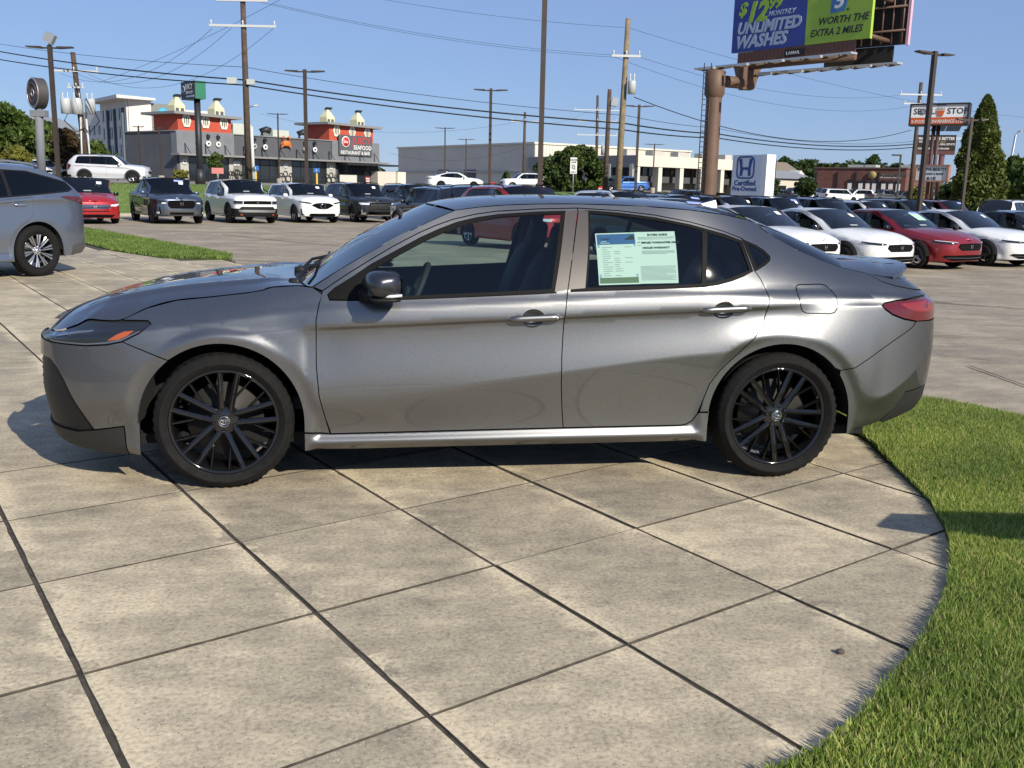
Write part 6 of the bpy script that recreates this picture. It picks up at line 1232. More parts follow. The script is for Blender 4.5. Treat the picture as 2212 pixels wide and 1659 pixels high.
def brickshop():
    P = Plane(col(1758, 148), col(1955, 140), .5); o = bthing('brick_shop', 'long dark red brick shop with pale shutters and a wall sign', 'building', P); H = P.q(1850, 364)[1]; L = P.L
    g = MB(); g.box((L/2, 7, H/2), (L, 14, H)); g.build('wall', M_brick, o); g = MB(); g.box((L/2, 7, H+.08), (L+.3, 14.3, .18)); g.build('coping', mat('coping', (.13, .07, .06), .8), o)
    for a in (985, 1060, 1110, 1155, 1220, 1270, 1322):
        x, z = P.q(*z5(a+12, 340)); g = MB(); g.box((x, -.05, 1.45), (.52, .2, 2.3)); s = g.build('shutter', M_wlet, o); g = MB(); g.box((x, -.08, 2.85), (.56, .2, .45)); g.build('transom', M_win, s)
    for a in (765, 912, 1040, 1200):
        x, z = P.q(*z5(a, 300)); g = MB(); g.box((x, -.1, H*.45), (.16, .16, H*.9)); g.build('downpipe', M_frame, o)
    x, z = P.q(*z5(1185, 243)); txt('DUMPLING STUDIO', .52, mat('letter bronze', (.16, .15, .12), .5), o, P.M(x, z, .03), bold=.01, ext=.02); x2, z2_ = P.q(*z5(1205, 256)); txt('100% Authentic Asian Food', .27, M_wlet, o, P.M(x2, z2_, .02), bold=.02)
    x3, z3_ = P.q(*z5(1160, 235)); g = MB(); g.lathe([(0, -.1), (.55, -.1), (.55, .1)], 18, 'y', (x3, -.15, z3_)); g.build('round_logo', mat('logo ochre', (.30, .24, .08), .6), o)
    for a, w in ((920, 2.6), (1030, 1.8), (1290, 2.6)):
        x, z = P.q(*z5(a, 190)); g = MB(); g.box((x+w/2, 5, H+.38), (w, 2, .55)); g.build('roof_unit', mat('roof unit green', (.40, .44, .40), .6), o)
    P = Plane(col(1645, 150), col(1757, 158), .6); o = bthing('beige_building', 'low beige building with dark openings behind the pylon sign', 'building', P); H = P.q(1700, 386)[1]; L = P.L
    g = MB(); g.box((L/2, 6, H/2), (L, 12, H)); g.build('wall', mat('beige wall', (.55, .52, .43), .8), o)
    for u in (.35, .75): g = MB(); g.box((L*u, -.05, H*.52), (L*.2, .2, H*.26)); g.build('window', M_win, o)
    g = MB(); g.hexa([(-.5, -.5, H), (L+.5, -.5, H), (L+.5, 12, H), (-.5, 12, H), (1, 3, H+1.4), (L-1, 3, H+1.2), (L-1, 9, H+1.2), (1, 9, H+1.4)]); g.build('roof', mat('grey roof', (.22, .23, .25), .8), o)
    P = Plane(col(1668, 200), col(1735, 205), .8); o = bthing('gabled_house', 'grey gabled house roof among trees behind the beige building', 'building', P); H = P.q(1690, 381)[1]; L = P.L
    g = MB(); g.box((L/2, 5, H/2), (L, 10, H)); g.build('wall', M_wh, o); g = MB(); g.hexa([(-.6, -.6, H), (L+.6, -.6, H), (L+.6, 10.6, H), (-.6, 10.6, H), (0, 5, H+3.0), (L, 5, H+3.0), (L, 5.2, H+3.0), (0, 5.2, H+3.0)]); g.build('roof', mat('shingle brown', (.20, .16, .12), .85), o)
    g = MB(); g.add([(L*.55, -1.2, H-.2), (L*.95, -1.2, H-.2), (L*.75, -1.2, H+1.3), (L*.55, 4, H-.2), (L*.95, 4, H-.2), (L*.75, 4, H+1.3)], [(0, 1, 2), (0, 2, 5, 3), (1, 4, 5, 2)]); g.build('gable', M_wh, o)
    # houses at the left behind the trees
    for (a, b, d, yt, lb) in ((z1(330, 0)[0], z1(640, 0)[0], 150, 300, 'grey-roofed apartment block behind the left trees'),):
        P = Plane(col(a, d), col(b, d+6), 1.3); o = bthing('apartment_block', lb, 'building', P); H = P.q((a+b)/2, 288)[1]; L = P.L
        g = MB(); g.box((L/2, 6, H/2), (L, 12, H)); g.build('wall', mat('pale wall', (.52, .50, .44), .8), o); g = MB(); g.hexa([(-.8, -.8, H), (L+.8, -.8, H), (L+.8, 13, H), (-.8, 13, H), (-.3, 6, H+2.6), (L+.3, 6, H+2.6), (L+.3, 6.3, H+2.6), (-.3, 6.3, H+2.6)]); g.build('roof', mat('grey roof', (.22, .23, .25), .8), o)
        for k in range(6):
            for f in range(2): g = MB(); g.box((L*(.1+.16*k), -.05, H*(.3+.4*f)), (1.2, .2, 1.5)); g.build('window', M_win, o)
brickshop()
# ================================================================ signs
M_brown = mat('rust brown steel', (.13, .075, .05), .6, var=.15, vscale=1.2); M_brn2 = mat('brown corrugated', (.16, .07, .045), .7); M_bblue = mat('billboard blue', (.035, .06, .28), .5); M_lime = mat('billboard lime', (.33, .50, .045), .5); M_lgrey = mat('letter pale blue', (.42, .47, .58), .5); M_dark = mat('dark back', (.02, .017, .016), .8); M_pink = mat('pink edge', (.62, .38, .47), .6); M_cup = mat('cup blue', (.07, .20, .42), .5); M_alum = mat('aluminium', (.55, .56, .57), .4, .5)
def billboard():
    base = col(1531, 57.5); o = thing('billboard', 'tall brown steel billboard with blue and lime car wash poster', 'billboard', base, 0)
    bz = base[2]; top = pt(1552, 152, 57.5); Ht = top[2]-bz; R = .44
    g = MB(); g.lathe([(R*1.05, -.1), (R, Ht-2.2), (R*1.02, Ht-1.4)], 28); g.build('post', M_brown, o)
    g = MB(); g.lathe([(R*1.05, Ht-1.5), (R*1.35, Ht-1.3), (R*1.35, Ht-.1), (R*1.1, Ht), (0, Ht)], 10); g.build('post_head', M_brown, o)
    loc = lambda p: np.array(p)-base
    A = pt(1579.8, 115, 58.5); v = ray(1877.5, 81.4); 
    tt = (A[2]-CAM[2])/v[2]; B = CAM+v*tt
    ux = (B-A); Lw = np.linalg.norm(ux[:2]); u = np.array([ux[0], ux[1], 0])/Lw; n = np.array([-u[1], u[0], 0]); n = n if n@FV > 0 else -n
    Hs = 3.0; a = loc(A); Mx = lambda s, h, out: a+u*s+np.array([0, 0, h])-n*out
    def board(s0, s1, h0, h1, o0, o1, name, m, par=o): g = MB(); g.hexa([Mx(s0, h0, o0), Mx(s1, h0, o0), Mx(s1, h0, o1), Mx(s0, h0, o1), Mx(s0, h1, o0), Mx(s1, h1, o0), Mx(s1, h1, o1), Mx(s0, h1, o1)]); return g.build(name, m, par)
    sp = .562*Lw; pb = board(0, sp, 0, Hs, 0, -.18, 'poster_panel', M_bblue); pl = board(sp, Lw, 0, Hs, 0, -.18, 'poster_panel', M_lime)
    T = lambda s, h, out=.011: frame(Mx(s, h, out), u)
    txt('$', .95, M_lime, pb, T(.35, 1.98), bold=.035, shear=.25, ext=.01); txt('12', 1.45, M_lime, pb, T(.85, 1.58), bold=.045, shear=.25, ext=.01); txt('99', .85, M_lime, pb, T(2.35, 2.12), bold=.035, shear=.25, ext=.01); txt('MONTHLY', .36, M_lgrey, pb, T(2.40, 1.74), bold=.02, shear=.25, ext=.01)
    txt('UNLIMITED', .86, M_lgrey, pb, T(.30, .98), bold=.04, shear=.25, ext=.01, sx=1.0*(sp-.75)/(4.3)); txt('WASHES', .92, M_lgrey, pb, T(.25, .22), bold=.04, shear=.25, ext=.01, sx=(sp*.66)/(3.35))
    txt('WORTH THE', .50, M_ink, pl, T(sp+.72, .92), bold=.014, shear=.25, ext=.01, sx=1.0); txt('EXTRA 2 MILES', .50, M_ink, pl, T(sp+.30, .36), bold=.012, shear=.25, ext=.01, sx=.93)
    cup = MB(); c0 = sp+(Lw-sp)*.50
    P_ = [(-.42, 1.42), (.42, 1.48), (.60, 2.97), (-.60, 2.97)]; cup.add([Mx(c0+p[0]+.12*(p[1]-1.7), p[1], .015) for p in P_]+[Mx(c0+p[0]+.12*(p[1]-1.7), p[1], .03) for p in P_], [(0, 1, 2, 3)[::-1], (4, 5, 6, 7), (0, 4, 5, 1)[::1], (1, 5, 6, 2), (2, 6, 7, 3), (3, 7, 4, 0)]); cup.build('cup_print', M_cup, pl)
    txt('TAKE', .34, M_lime, pl, T(c0-.32, 2.50, .05), bold=.02, shear=.2, ext=.01); txt('5', 1.05, M_wlet, pl, T(c0-.26, 1.66, .05), bold=.025, shear=.2, ext=.01); txt('®', .2, M_ink, pl, T(c0+.5, 1.45, .05), ext=.01)
    # skirt of upright boards
    for k in range(30): board(.45+k*(Lw-1.2)/30, .45+(k+.94)*(Lw-1.2)/30, -.62, -.03, -.03, -.10, 'skirt_board', M_brn2)
    pq = board(Lw*.42, Lw*.42+1.35, -.50, -.16, .03, -.02, 'maker_plate', M_dark); txt('LAMAR', .24, M_wlet, pq, T(Lw*.42+.12, -.42, .045), bold=.012, ext=.005, sx=1.1)
    board(Lw, Lw+.04, -.03, Hs, 0.0, -.19, 'edge_trim', M_lime)
    # second face behind, seen from its back
    B2v = ray(1956, 95); B2 = CAM+B2v*((A[2]-CAM[2])/B2v[2]); A2 = A+n*2.0; u2 = B2-A2; L2 = np.linalg.norm(u2[:2]); u2 = np.array([u2[0], u2[1], 0])/L2; n2 = np.array([-u2[1], u2[0], 0]); n2 = n2 if n2@FV > 0 else -n2; a2 = loc(A2); Mx2 = lambda s, h, out: a2+u2*s+np.array([0, 0, h])-n2*out
    g = MB(); g.hexa([Mx2(0, 0, 0), Mx2(L2, 0, 0), Mx2(L2, 0, -.15), Mx2(0, 0, -.15), Mx2(0, Hs, 0), Mx2(L2, Hs, 0), Mx2(L2, Hs, -.15), Mx2(0, Hs, -.15)]); g.build('rear_panel', M_dark, o)
    g = MB(); g.hexa([Mx2(L2, -.05, .05), Mx2(L2+.14, -.05, .05), Mx2(L2+.14, -.05, -.2), Mx2(L2, -.05, -.2), Mx2(L2, Hs, .05), Mx2(L2+.14, Hs, .05), Mx2(L2+.14, Hs, -.2), Mx2(L2, Hs, -.2)]); g.build('edge_trim', M_pink, o)
    for k in range(6): s = L2-.2-k*.55; g = MB(); g.tube([Mx2(s, .05, .08), Mx2(s, Hs, .08)], .05, 5); g.build('stud', M_brown, o)
    for h in (.7, 1.9, 3.0): g = MB(); g.tube([Mx2(L2*.5, h, .12), Mx2(L2-.05, h, .12)], .06, 5); g.build('rail', M_brown, o)
    g = MB(); g.tube([Mx2(L2-.9, .2, .15), Mx(Lw-.3, .2, -.25)], .12, 6); g.tube([Mx2(L2-.9, 2.2, .15), Mx(Lw-.3, 2.2, -.25)], .12, 6); g.build('spreader', M_brown, o)
    g = MB(); g.hexa([Mx2(L2*.5, -.9, 0), Mx2(L2*.93, -.9, 0), Mx2(L2*.93, -.9, -.12), Mx2(L2*.5, -.9, -.12), Mx2(L2*.5, -.03, 0), Mx2(L2*.93, -.03, 0), Mx2(L2*.93, -.03, -.12), Mx2(L2*.5, -.03, -.12)]); g.build('rear_skirt', M_dark, o)
    # walkways and lamps on brackets
    for (q0, q1, nm) in ((Mx(-1.7, -.88, .9), Mx(Lw-.2, -.85, .9), 4), (Mx2(.5, -1.12, .7), Mx2(L2+.1, -1.08, .7), 5)):
        g = MB(); d = q1-q0; nn = n*.28; g.hexa([q0-nn, q1-nn, q1+nn, q0+nn, q0-nn+(0, 0, .09), q1-nn+(0, 0, .09), q1+nn+(0, 0, .09), q0+nn+(0, 0, .09)]); wk = g.build('walkway', M_alum, o)
        for k in range(9):
            p = q0+d*(k+.5)/9; g = MB(); g.tube([p+n*.9+(0, 0, .1), p-n*.1-(0, 0, .08), p-n*.45+(0, 0, -.05)], .05, 5); g.build('bracket', M_brown, o)
        for k in range(4):
            p = q0+d*(k+.6)/4.4-n*.6; g = MB(); g.box(p+np.array([0, 0, -.05]), (.75, .22, .12), atan2(d[1], d[0])); g.build('flood_lamp', M_alum, o)
    # arm from the head to the sign
    hA = np.array([0, 0, Ht-.55]); hB = Mx(.45, -1.9, -1.0); hB[2] = Ht-.55; g = MB(); g.tube([hA, hA+(hB-hA)*1.0], .33, 16); g.build('arm', M_brown, o)
    g = MB(); g.hexa([hB+np.array(v_) for v_ in ((-.34, -.34, -.35), (.34, -.34, -.35), (.34, .34, -.35), (-.34, .34, -.35), (-.7, -.45, 1.0), (.7, -.45, 1.0), (.7, .45, 1.0), (-.7, .45, 1.0))]); g.build('arm_bracket', M_brown, o)
    spine = MB(); spine.tube([Mx(.3, -.75, -.8), Mx(Lw-1.2, -.75, -.8)], .16, 10); spine.build('spine', M_brown, o)
    # ladder
    g = MB(); ls = pt(1530, 420, 56.9)-base; sx_ = RV*.2; lx = -RV*.52-FV*.35
    for sg in (-1, 1): g.tube([lx+sx_*sg+np.array([0, 0, 1.5]), lx+sx_*sg+np.array([0, 0, Ht+.35])], .03, 5)
    for k in range(int((Ht-1.4)/.29)): g.tube([lx-sx_+np.array([0, 0, 1.6+k*.29]), lx+sx_+np.array([0, 0, 1.6+k*.29])], .018, 4)
    g.build('ladder', M_frame, o)
billboard()
def polesign():
    # blue and white pylon
    P = Plane(colh(z5(180, 0)[0], 375, 50.5), colh(z5(385, 0)[0], 375, 49.0)); base = P.o; o = bthing('pylon_sign', 'white pylon sign with blue badge and certified pre-owned lettering', 'sign', P); H = P.q(*z5(290, 95))[1]; L = P.L
    mw = mat('sign white shaded', (.74, .76, .79), .4); mb = mat('badge blue', (.015, .075, .27), .4); g = MB(); g.box((L/2, .32, H/2), (L, .62, H)); g.build('cabinet', mw, o)
    g = MB(); g.box((L+.155, .32, H/2), (.30, .66, H+.02)); g.build('end_cap', mat('sign end sunlit', (.85, .85, .83), .4), o)  # end whiter, front bluer: sun and shade put into the colours
    cx = L*.46; cz = P.q(*z5(286, 183))[1]; w = L*.60; h = w*.98
    def rr(w, h, r, n=6): return [(sx*(w/2-r)+r*cos(a0+pi/2*k/n), sz*(h/2-r)+r*sin(a0+pi/2*k/n)) for (sx, sz, a0) in ((1, 1, 0), (-1, 1, pi/2), (-1, -1, pi), (1, -1, 3*pi/2)) for k in range(n+1)]
    A_ = rr(w, h, w*.22); B_ = rr(w*.88, h*.87, w*.17); n = len(A_); g = MB(); g.add([(cx+p[0], -.02, cz+p[1]) for p in A_]+[(cx+p[0], -.02, cz+p[1]) for p in B_]+[(cx+p[0], .02, cz+p[1]) for p in A_], [(i, (i+1) % n, n+(i+1) % n, n+i) for i in range(n)]+[(i, 2*n+i, 2*n+(i+1) % n, (i+1) % n) for i in range(n)]); g.build('badge_frame', mb, o)
    g = MB(); s = w*.5
    for sg in (-1, 1): g.prism([(cx+sg*s*.34, cz-s*.72), (cx+sg*s*.62, cz-s*.72), (cx+sg*s*.56, cz-s*.1), (cx+sg*s*.76, cz+s*.74), (cx+sg*s*.44, cz+s*.74), (cx+sg*s*.36, cz+s*.05), (cx+sg*s*.30, cz-s*.1)], -.025, .02, 'y')
    g.prism([(cx-s*.36, cz+s*.02), (cx+s*.36, cz+s*.02), (cx+s*.32, cz-s*.20), (cx-s*.32, cz-s*.20)], -.025, .02, 'y'); g.build('badge_letter', mb, o)
    txt('Certified', .36, mb, o, P.M(L*.46, P.q(*z5(275, 308))[1], .004), 'CENTER', .03, sx=L*.84/1.48); txt('Pre-Owned', .31, mb, o, P.M(L*.46, P.q(*z5(270, 346))[1], .004), 'CENTER', .03, sx=L*.84/1.50)
    # restaurant pole sign
    P = Plane(colh(z1(1372, 0)[0], 195, 84), colh(z1(1475, 0)[0], 195, 82)); o = bthing('restaurant_pole_sign', 'black restaurant sign box with green sides on a dark pole', 'sign', P); zb = P.q(*z1(1420, 750))[1]; zt = P.q(*z1(1420, 615))[1]; L = P.L; g = MB(); g.box((L/2, .45, (zb+zt)/2), (L, .9, zt-zb)); bx = g.build('sign_box', mat('sign green', (.02, .16, .09), .5), o)
    g = MB(); g.box((L/2, -.03, (zb+zt)/2), (L, .04, zt-zb)); fc = g.build('face', mat('sign black', (.02, .028, .03), .5), bx); h = zt-zb
    txt('JUICY', h*.42, M_wlet, fc, P.M(L*.33, zb+h*.56, .07), bold=.02, sx=.95); txt('SEAFOOD', h*.22, M_wlet, fc, P.M(L*.36, zb+h*.30, .07), bold=.02, sx=.98); g = MB(); g.box((L*.66, -.06, zb+h*.15), (L*.55, .03, h*.10)); g.build('strapline', M_lgrey, fc)
    g = MB(); g.lathe([(h*.16, -.02), (h*.20, -.02), (h*.20, .02), (h*.16, .02)], 20, 'y', (L*.18, -.07, zb+h*.58)); g.build('logo_ring', M_lgrey, fc); g = MB(); g.tube([(L*.72, .45, zb), (L*.72, .45, -.2)], .26, 12); g.build('post', M_frame, o); g = MB(); g.tube([(L*.72, .45, 1.2), (L*.72, .45, -.2)], .42, 12); g.build('sleeve', M_frame, o)
    # round sign
    b = col(z1(318, 0)[0], 62); o = thing('round_pole_sign', 'dark round disc sign on a thick grey pole at the left', 'sign', b); c = pt(*z1(285, 705), 62)-b; g = MB(); ax = RV*.80+FV*.60; ax = -RV*.68-FV*.73; ax = ax/np.linalg.norm(ax); r = .92
    e1 = np.cross(ax, [0, 0, 1.0]); V = []; n = 36
    for t in (.30, -.30):
        for k in range(n): V.append(c+ax*t+e1*r*cos(2*pi*k/n)+np.array([0, 0, r*sin(2*pi*k/n)]))
    g.add(V, [tuple(range(n)), tuple(range(2*n-1, n-1, -1))]+[(k, n+k, n+(k+1) % n, (k+1) % n) for k in range(n)]); ds = g.build('disc', mat('disc brown', (.055, .05, .05), .6), o)
    for (rr_, nm, m) in ((.86, 'ring', M_steel), (.56, 'inner_ring', mat('ring maroon', (.12, .05, .05), .6)), (.20, 'centre', M_steel)):
        g = MB(); g.tube([c+ax*.31+e1*rr_*cos(2*pi*k/n)+np.array([0, 0, rr_*sin(2*pi*k/n)]) for k in range(n+1)], .04, 5); g.build(nm, m, ds)
    zz = c[2]; g = MB(); g.box((c[0], c[1], zz-r-.28), (.95, .5, .38), atan2(RV[1], RV[0])); g.build('collar', M_gry, o); g = MB(); g.tube([(c[0], c[1], zz-r+.05), (0, 0, -.2)], [.24, .28], 12); g.build('post', M_gry, o)
    # street-side store signs at the right
    P = Plane(colh(z4(1420, 0)[0], 250, 72), colh(z4(1822, 0)[0], 250, 70)); o = bthing('store_sign', 'white and orange store sign on brown posts beside the cypress', 'sign', P); z0 = P.q(*z4(1620, 868))[1]; zm = P.q(*z4(1620, 815))[1]; zt = P.q(*z4(1620, 722))[1]; L = P.L; mor = mat('sign orange', (.55, .11, .03), .5)
    g = MB(); g.box((L/2, .55, (zm+zt)/2), (L, 1.0, zt-zm)); c1 = g.build('sign_box', mat('sign pale', (.80, .80, .80), .5), o); g = MB(); g.box((L/2, .55, (z0+zm)/2), (L, 1.0, zm-z0)); c2 = g.build('sign_band', mor, o)
    for (cx_, cz_, w_, h_) in ((L/2, zt, L+.1, .10), (L/2, z0, L+.1, .10), (0, (z0+zt)/2, .1, zt-z0), (L, (z0+zt)/2, .1, zt-z0)): g = MB(); g.box((cx_, .5, cz_), (w_, 1.1, h_)); g.build('frame', M_frame, c1)
    h = zt-zm; txt('SE', h*.62, M_ink, c1, P.M(L*.055, zm+h*.25, -.042), bold=.02, sx=.95); txt('U', h*.62, M_ink, c1, P.M(L*.275, zm+h*.25, -.042), bold=.02, sx=.95); txt('L', h*.62, M_ink, c1, P.M(L*.355, zm+h*.25, -.042), bold=.02); txt('STOP', h*.62, M_ink, c1, P.M(L*.635, zm+h*.25, -.042), bold=.02, sx=1.02)
    g = MB(); g.lathe([(h*.13, -.03), (h*.24, -.03), (h*.24, .03), (h*.13, .03)], 18, 'y', (L*.238, .02, zm+h*.48)); g.build('letter_ring', M_steel, c1); g = MB(); g.prism([(L*.455, zm+h*.5), (L*.60, zm+h*.5), (L*.57, zm+h*.1), (L*.49, zm+h*.1)], 0.0, .048, 'y'); bw = g.build('bowl_logo', mor, c1); txt('SEOUL', h*.24, M_ink, bw, P.M(L*.452, zm+h*.56, -.005), bold=.012, sx=.9); txt('STOP', h*.24, M_wlet, bw, P.M(L*.475, zm+h*.22, -.005), bold=.02, sx=.85); g = MB(); g.box((L*.53, .02, zm+h*.90), (L*.16, .03, h*.04)); g.build('chopsticks', M_ink, bw)
    txt('K-FOOD CONVENIENCE STORE', (zm-z0)*.58, M_wlet, c2, P.M(L*.03, z0+(zm-z0)*.27, -.042), bold=.015, sx=(L*.94)/((zm-z0)*.58*13.9))
    for u in (.42, .50): g = MB(); g.tube([(L*u, .5, z0), (L*u, .5, -.3)], .13, 10); g.build('post', mat('post maroon', (.06, .03, .025), .6), o)
    P2 = Plane(colh(z5(1458, 0)[0], 375, 71.5), colh(z5(1682, 0)[0], 375, 70)); o2 = bthing('letter_board', 'white changeable letter board with orange frame on the same posts', 'sign', P2); za = P2.q(*z5(1560, 278))[1]; zb = P2.q(*z5(1560, 168))[1]; L = P2.L; h = zb-za; g = MB(); g.box((L/2, .2, (za+zb)/2), (L, .35, h)); bd = g.build('board', mat('board white', (.62, .64, .66), .5), o2)
    for (cx_, cz_, w_, h_) in ((L/2, zb, L+.1, .1), (L/2, za, L+.1, .1), (0, (za+zb)/2, .1, h), (L, (za+zb)/2, .1, h)): g = MB(); g.box((cx_, .18, cz_), (w_, .45, h_)); g.build('frame', mat('frame orange', (.34, .17, .11), .6), bd)
    txt('K-POP\u2022K-BEAUTY', h*.26, M_ink, bd, P2.M(L/2, za+h*.66, -.018), 'CENTER', .03, sx=.95*L/(h*.26*8.3)); txt('BAEKHAW & MORE', h*.19, M_ink, bd, P2.M(L/2, za+h*.40, -.018), 'CENTER', .02, sx=.72*L/(h*.19*8.6)); txt('\uc220\uc2a4\ud0d1', h*.22, M_ink, bd, P2.M(L/2, za+h*.10, -.018), 'CENTER', .02)
    # far dark billboard
    P3 = Plane(colh(z4(1470, 0)[0], 310, 170), colh(z4(1738, 0)[0], 310, 168)); o3 = bthing('dark_billboard', 'distant dark billboard with real estate lettering behind the store sign', 'billboard', P3); zt = P3.q(*z4(1600, 938))[1]; zb = P3.q(*z4(1600, 1045))[1]; zs = P3.q(*z4(1600, 1075))[1]; L = P3.L; h = zt-zb; g = MB(); g.box((L/2, .3, (zt+zb)/2), (L, .5, h)); bd = g.build('panel', mat('panel black', (.025, .015, .012), .6), o3); g = MB(); g.box((L/2, .35, (zb+zs)/2), (L, .5, zb-zs)); g.build('skirt', mat('skirt red', (.12, .045, .04), .7), o3)
    for (s, u, v, sz, m) in (('MAKING', .02, .70, .22, M_wlet), ('HOME', .04, .50, .2, M_wlet), ('THE BETTER WAY', .42, .68, .26, M_wlet), ('TO BUY', .50, .50, .18, MATS['logo ochre']), ('& SELL REAL ESTATE', .40, .34, .17, M_wlet), ('225) 202-0044', .02, .06, .16, M_wlet), ('225-766-0044', .50, .06, .16, M_wlet)): txt(s, h*sz, m, bd, P3.M(L*u, zb+h*v, -.045), bold=.02, sx=.9)
    for u in (.35, .68): g = MB(); g.tube([(L*u, .6, zs), (L*u, .6, -.5)], .45, 8); g.build('post', MATS['skirt red'], o3)
    for u in (.30, .68): g = MB(); g.hexa([(L*u, 0, zt+.6), (L*u+2.2, 0, zt+.6), (L*u+3.0, 0, zt+2.6), (L*u+.8, 0, zt+2.6), (L*u, .1, zt+.6), (L*u+2.2, .1, zt+.6), (L*u+3.0, .1, zt+2.6), (L*u+.8, .1, zt+2.6)]); g.build('solar_panel', M_win, o3)
    # centre-lane sign
    P4 = Plane(colh(z3(857, 0)[0], 357, 80), colh(z3(915, 0)[0], 357, 80)); o4 = bthing('lane_sign', 'white centre lane only road sign with two curved arrows', 'sign', P4); zt = P4.q(*z3(886, 815))[1]; zb = P4.q(*z3(886, 955))[1]; L = P4.L; h = zt-zb; g = MB(); g.box((L/2, 0, (zt+zb)/2), (L, .04, h)); pl = g.build('plate', M_wlet, o4); txt('CENTER', h*.15, M_ink, pl, P4.M(L/2, zb+h*.80, .03), 'CENTER', .02, sx=.8); txt('LANE', h*.15, M_ink, pl, P4.M(L/2, zb+h*.66, .03), 'CENTER', .02, sx=.85); txt('ONLY', h*.15, M_ink, pl, P4.M(L/2, zb+h*.05, .03), 'CENTER', .02, sx=.85)
    for sg in (-1, 1): g = MB(); cx_, cz_ = L*(.5+sg*.22), zb+h*.42; g.tube([(cx_, -.03, cz_-sg*h*.16), (cx_, -.03, cz_), (cx_-sg*L*.18, -.03, cz_+sg*h*.10)], L*.055, 5); g.add([(cx_-sg*L*.10, -.04, cz_+sg*h*.15), (cx_-sg*L*.30, -.04, cz_+sg*h*.13), (cx_-sg*L*.16, -.04, cz_+sg*h*.03)], [(0, 1, 2), (2, 1, 0)]); g.build('arrow', M_ink, pl)
    g = MB(); g.tube([(L/2, .05, zt), (L/2, .05, -.3)], .05, 6); g.build('post', M_steel, o4)
polesign()
def small_sign(px, py0, py1, d, w, m, name, label, pm=M_steel, text=None, post=None):
    b = col(px, d); o = thing(name, label, 'sign', b, atan2(RV[1], RV[0])); z0 = pt(px, py1, d)[2]-b[2]; z1_ = pt(px, py0, d)[2]-b[2]; g = MB(); g.box((0, 0, (z0+z1_)/2), (w, .04, z1_-z0)); f = g.build('plate', m, o)
    if text: txt(text, (z1_-z0)*.5, M_wlet, f, frame(np.array([0, -.03, z0+(z1_-z0)*.28]), (1, 0, 0)), 'CENTER', .03)
    g = MB(); g.tube([(0, .04, z1_-.05), (0, .04, -.3)], .05, 6); p = g.build('post', pm, o)
    if post: g = MB(); g.lathe([(.13, -.2), (.13, 1.25), (.10, 1.33), (0, 1.34)], 12, 'z'); g.build('bollard', post, o)
    return o
small_sign(z2(275, 0)[0], z2(0, 1252)[1], z2(0, 1288)[1], 118, .75, M_sblue, 'accessible_parking_sign', 'blue parking sign on a yellow bollard right of the wooden pole', post=M_yel, text='P'); small_sign(z2(735, 0)[0], z2(0, 1270)[1], z2(0, 1302)[1], 126, .75, M_sblue, 'accessible_parking_sign', 'blue parking sign on a yellow bollard before the right shop bay', post=M_yel, text='P')
small_sign(z1(1648, 0)[0], z1(0, 1268)[1], z1(0, 1312)[1], 100, 1.2, mat('notice red', (.60, .22, .20), .6), 'notice_board', 'tilted red and white notice by the restaurant shrub', text='OPEN' if False else None); small_sign(z2(973, 0)[0], z2(0, 1322)[1], z2(0, 1378)[1], 122, 2.1, mat('banner white', (.62, .60, .52), .7), 'banner_board', 'cream banner board at the restaurant entrance'); small_sign(z3(182, 0)[0], z3(0, 1028)[1], z3(0, 1058)[1], 120, .7, M_rlet, 'stop_sign', 'small red stop sign before the warehouse', text='STOP')
for (a, b, dd_, lb) in ((z2(1130, 0)[0], z2(0, 1335)[1], 122, 'small flag beside the banner board'), (z3(810, 0)[0], z3(0, 1045)[1], 95, 'small striped flag left of the lane sign post'), (z3(1150, 0)[0], z3(0, 1060)[1], 70, 'small striped flag at the foot of the floodlight pole')):
    bb = col(a, dd_); o = thing('small_flag', lb, 'flag', bb, atan2(RV[1], RV[0])); zt = pt(a, b, dd_)[2]-bb[2]; g = MB(); g.tube([(0, 0, -.2), (.1, 0, zt)], .03, 5); g.build('staff', M_steel, o)
    for k in range(6): g = MB(); g.box((-.22+.02*k, 0, zt-.1-k*.14), (.42, .03, .135)); g.build('stripe', M_rlet if k % 2 == 0 else M_wlet, o)
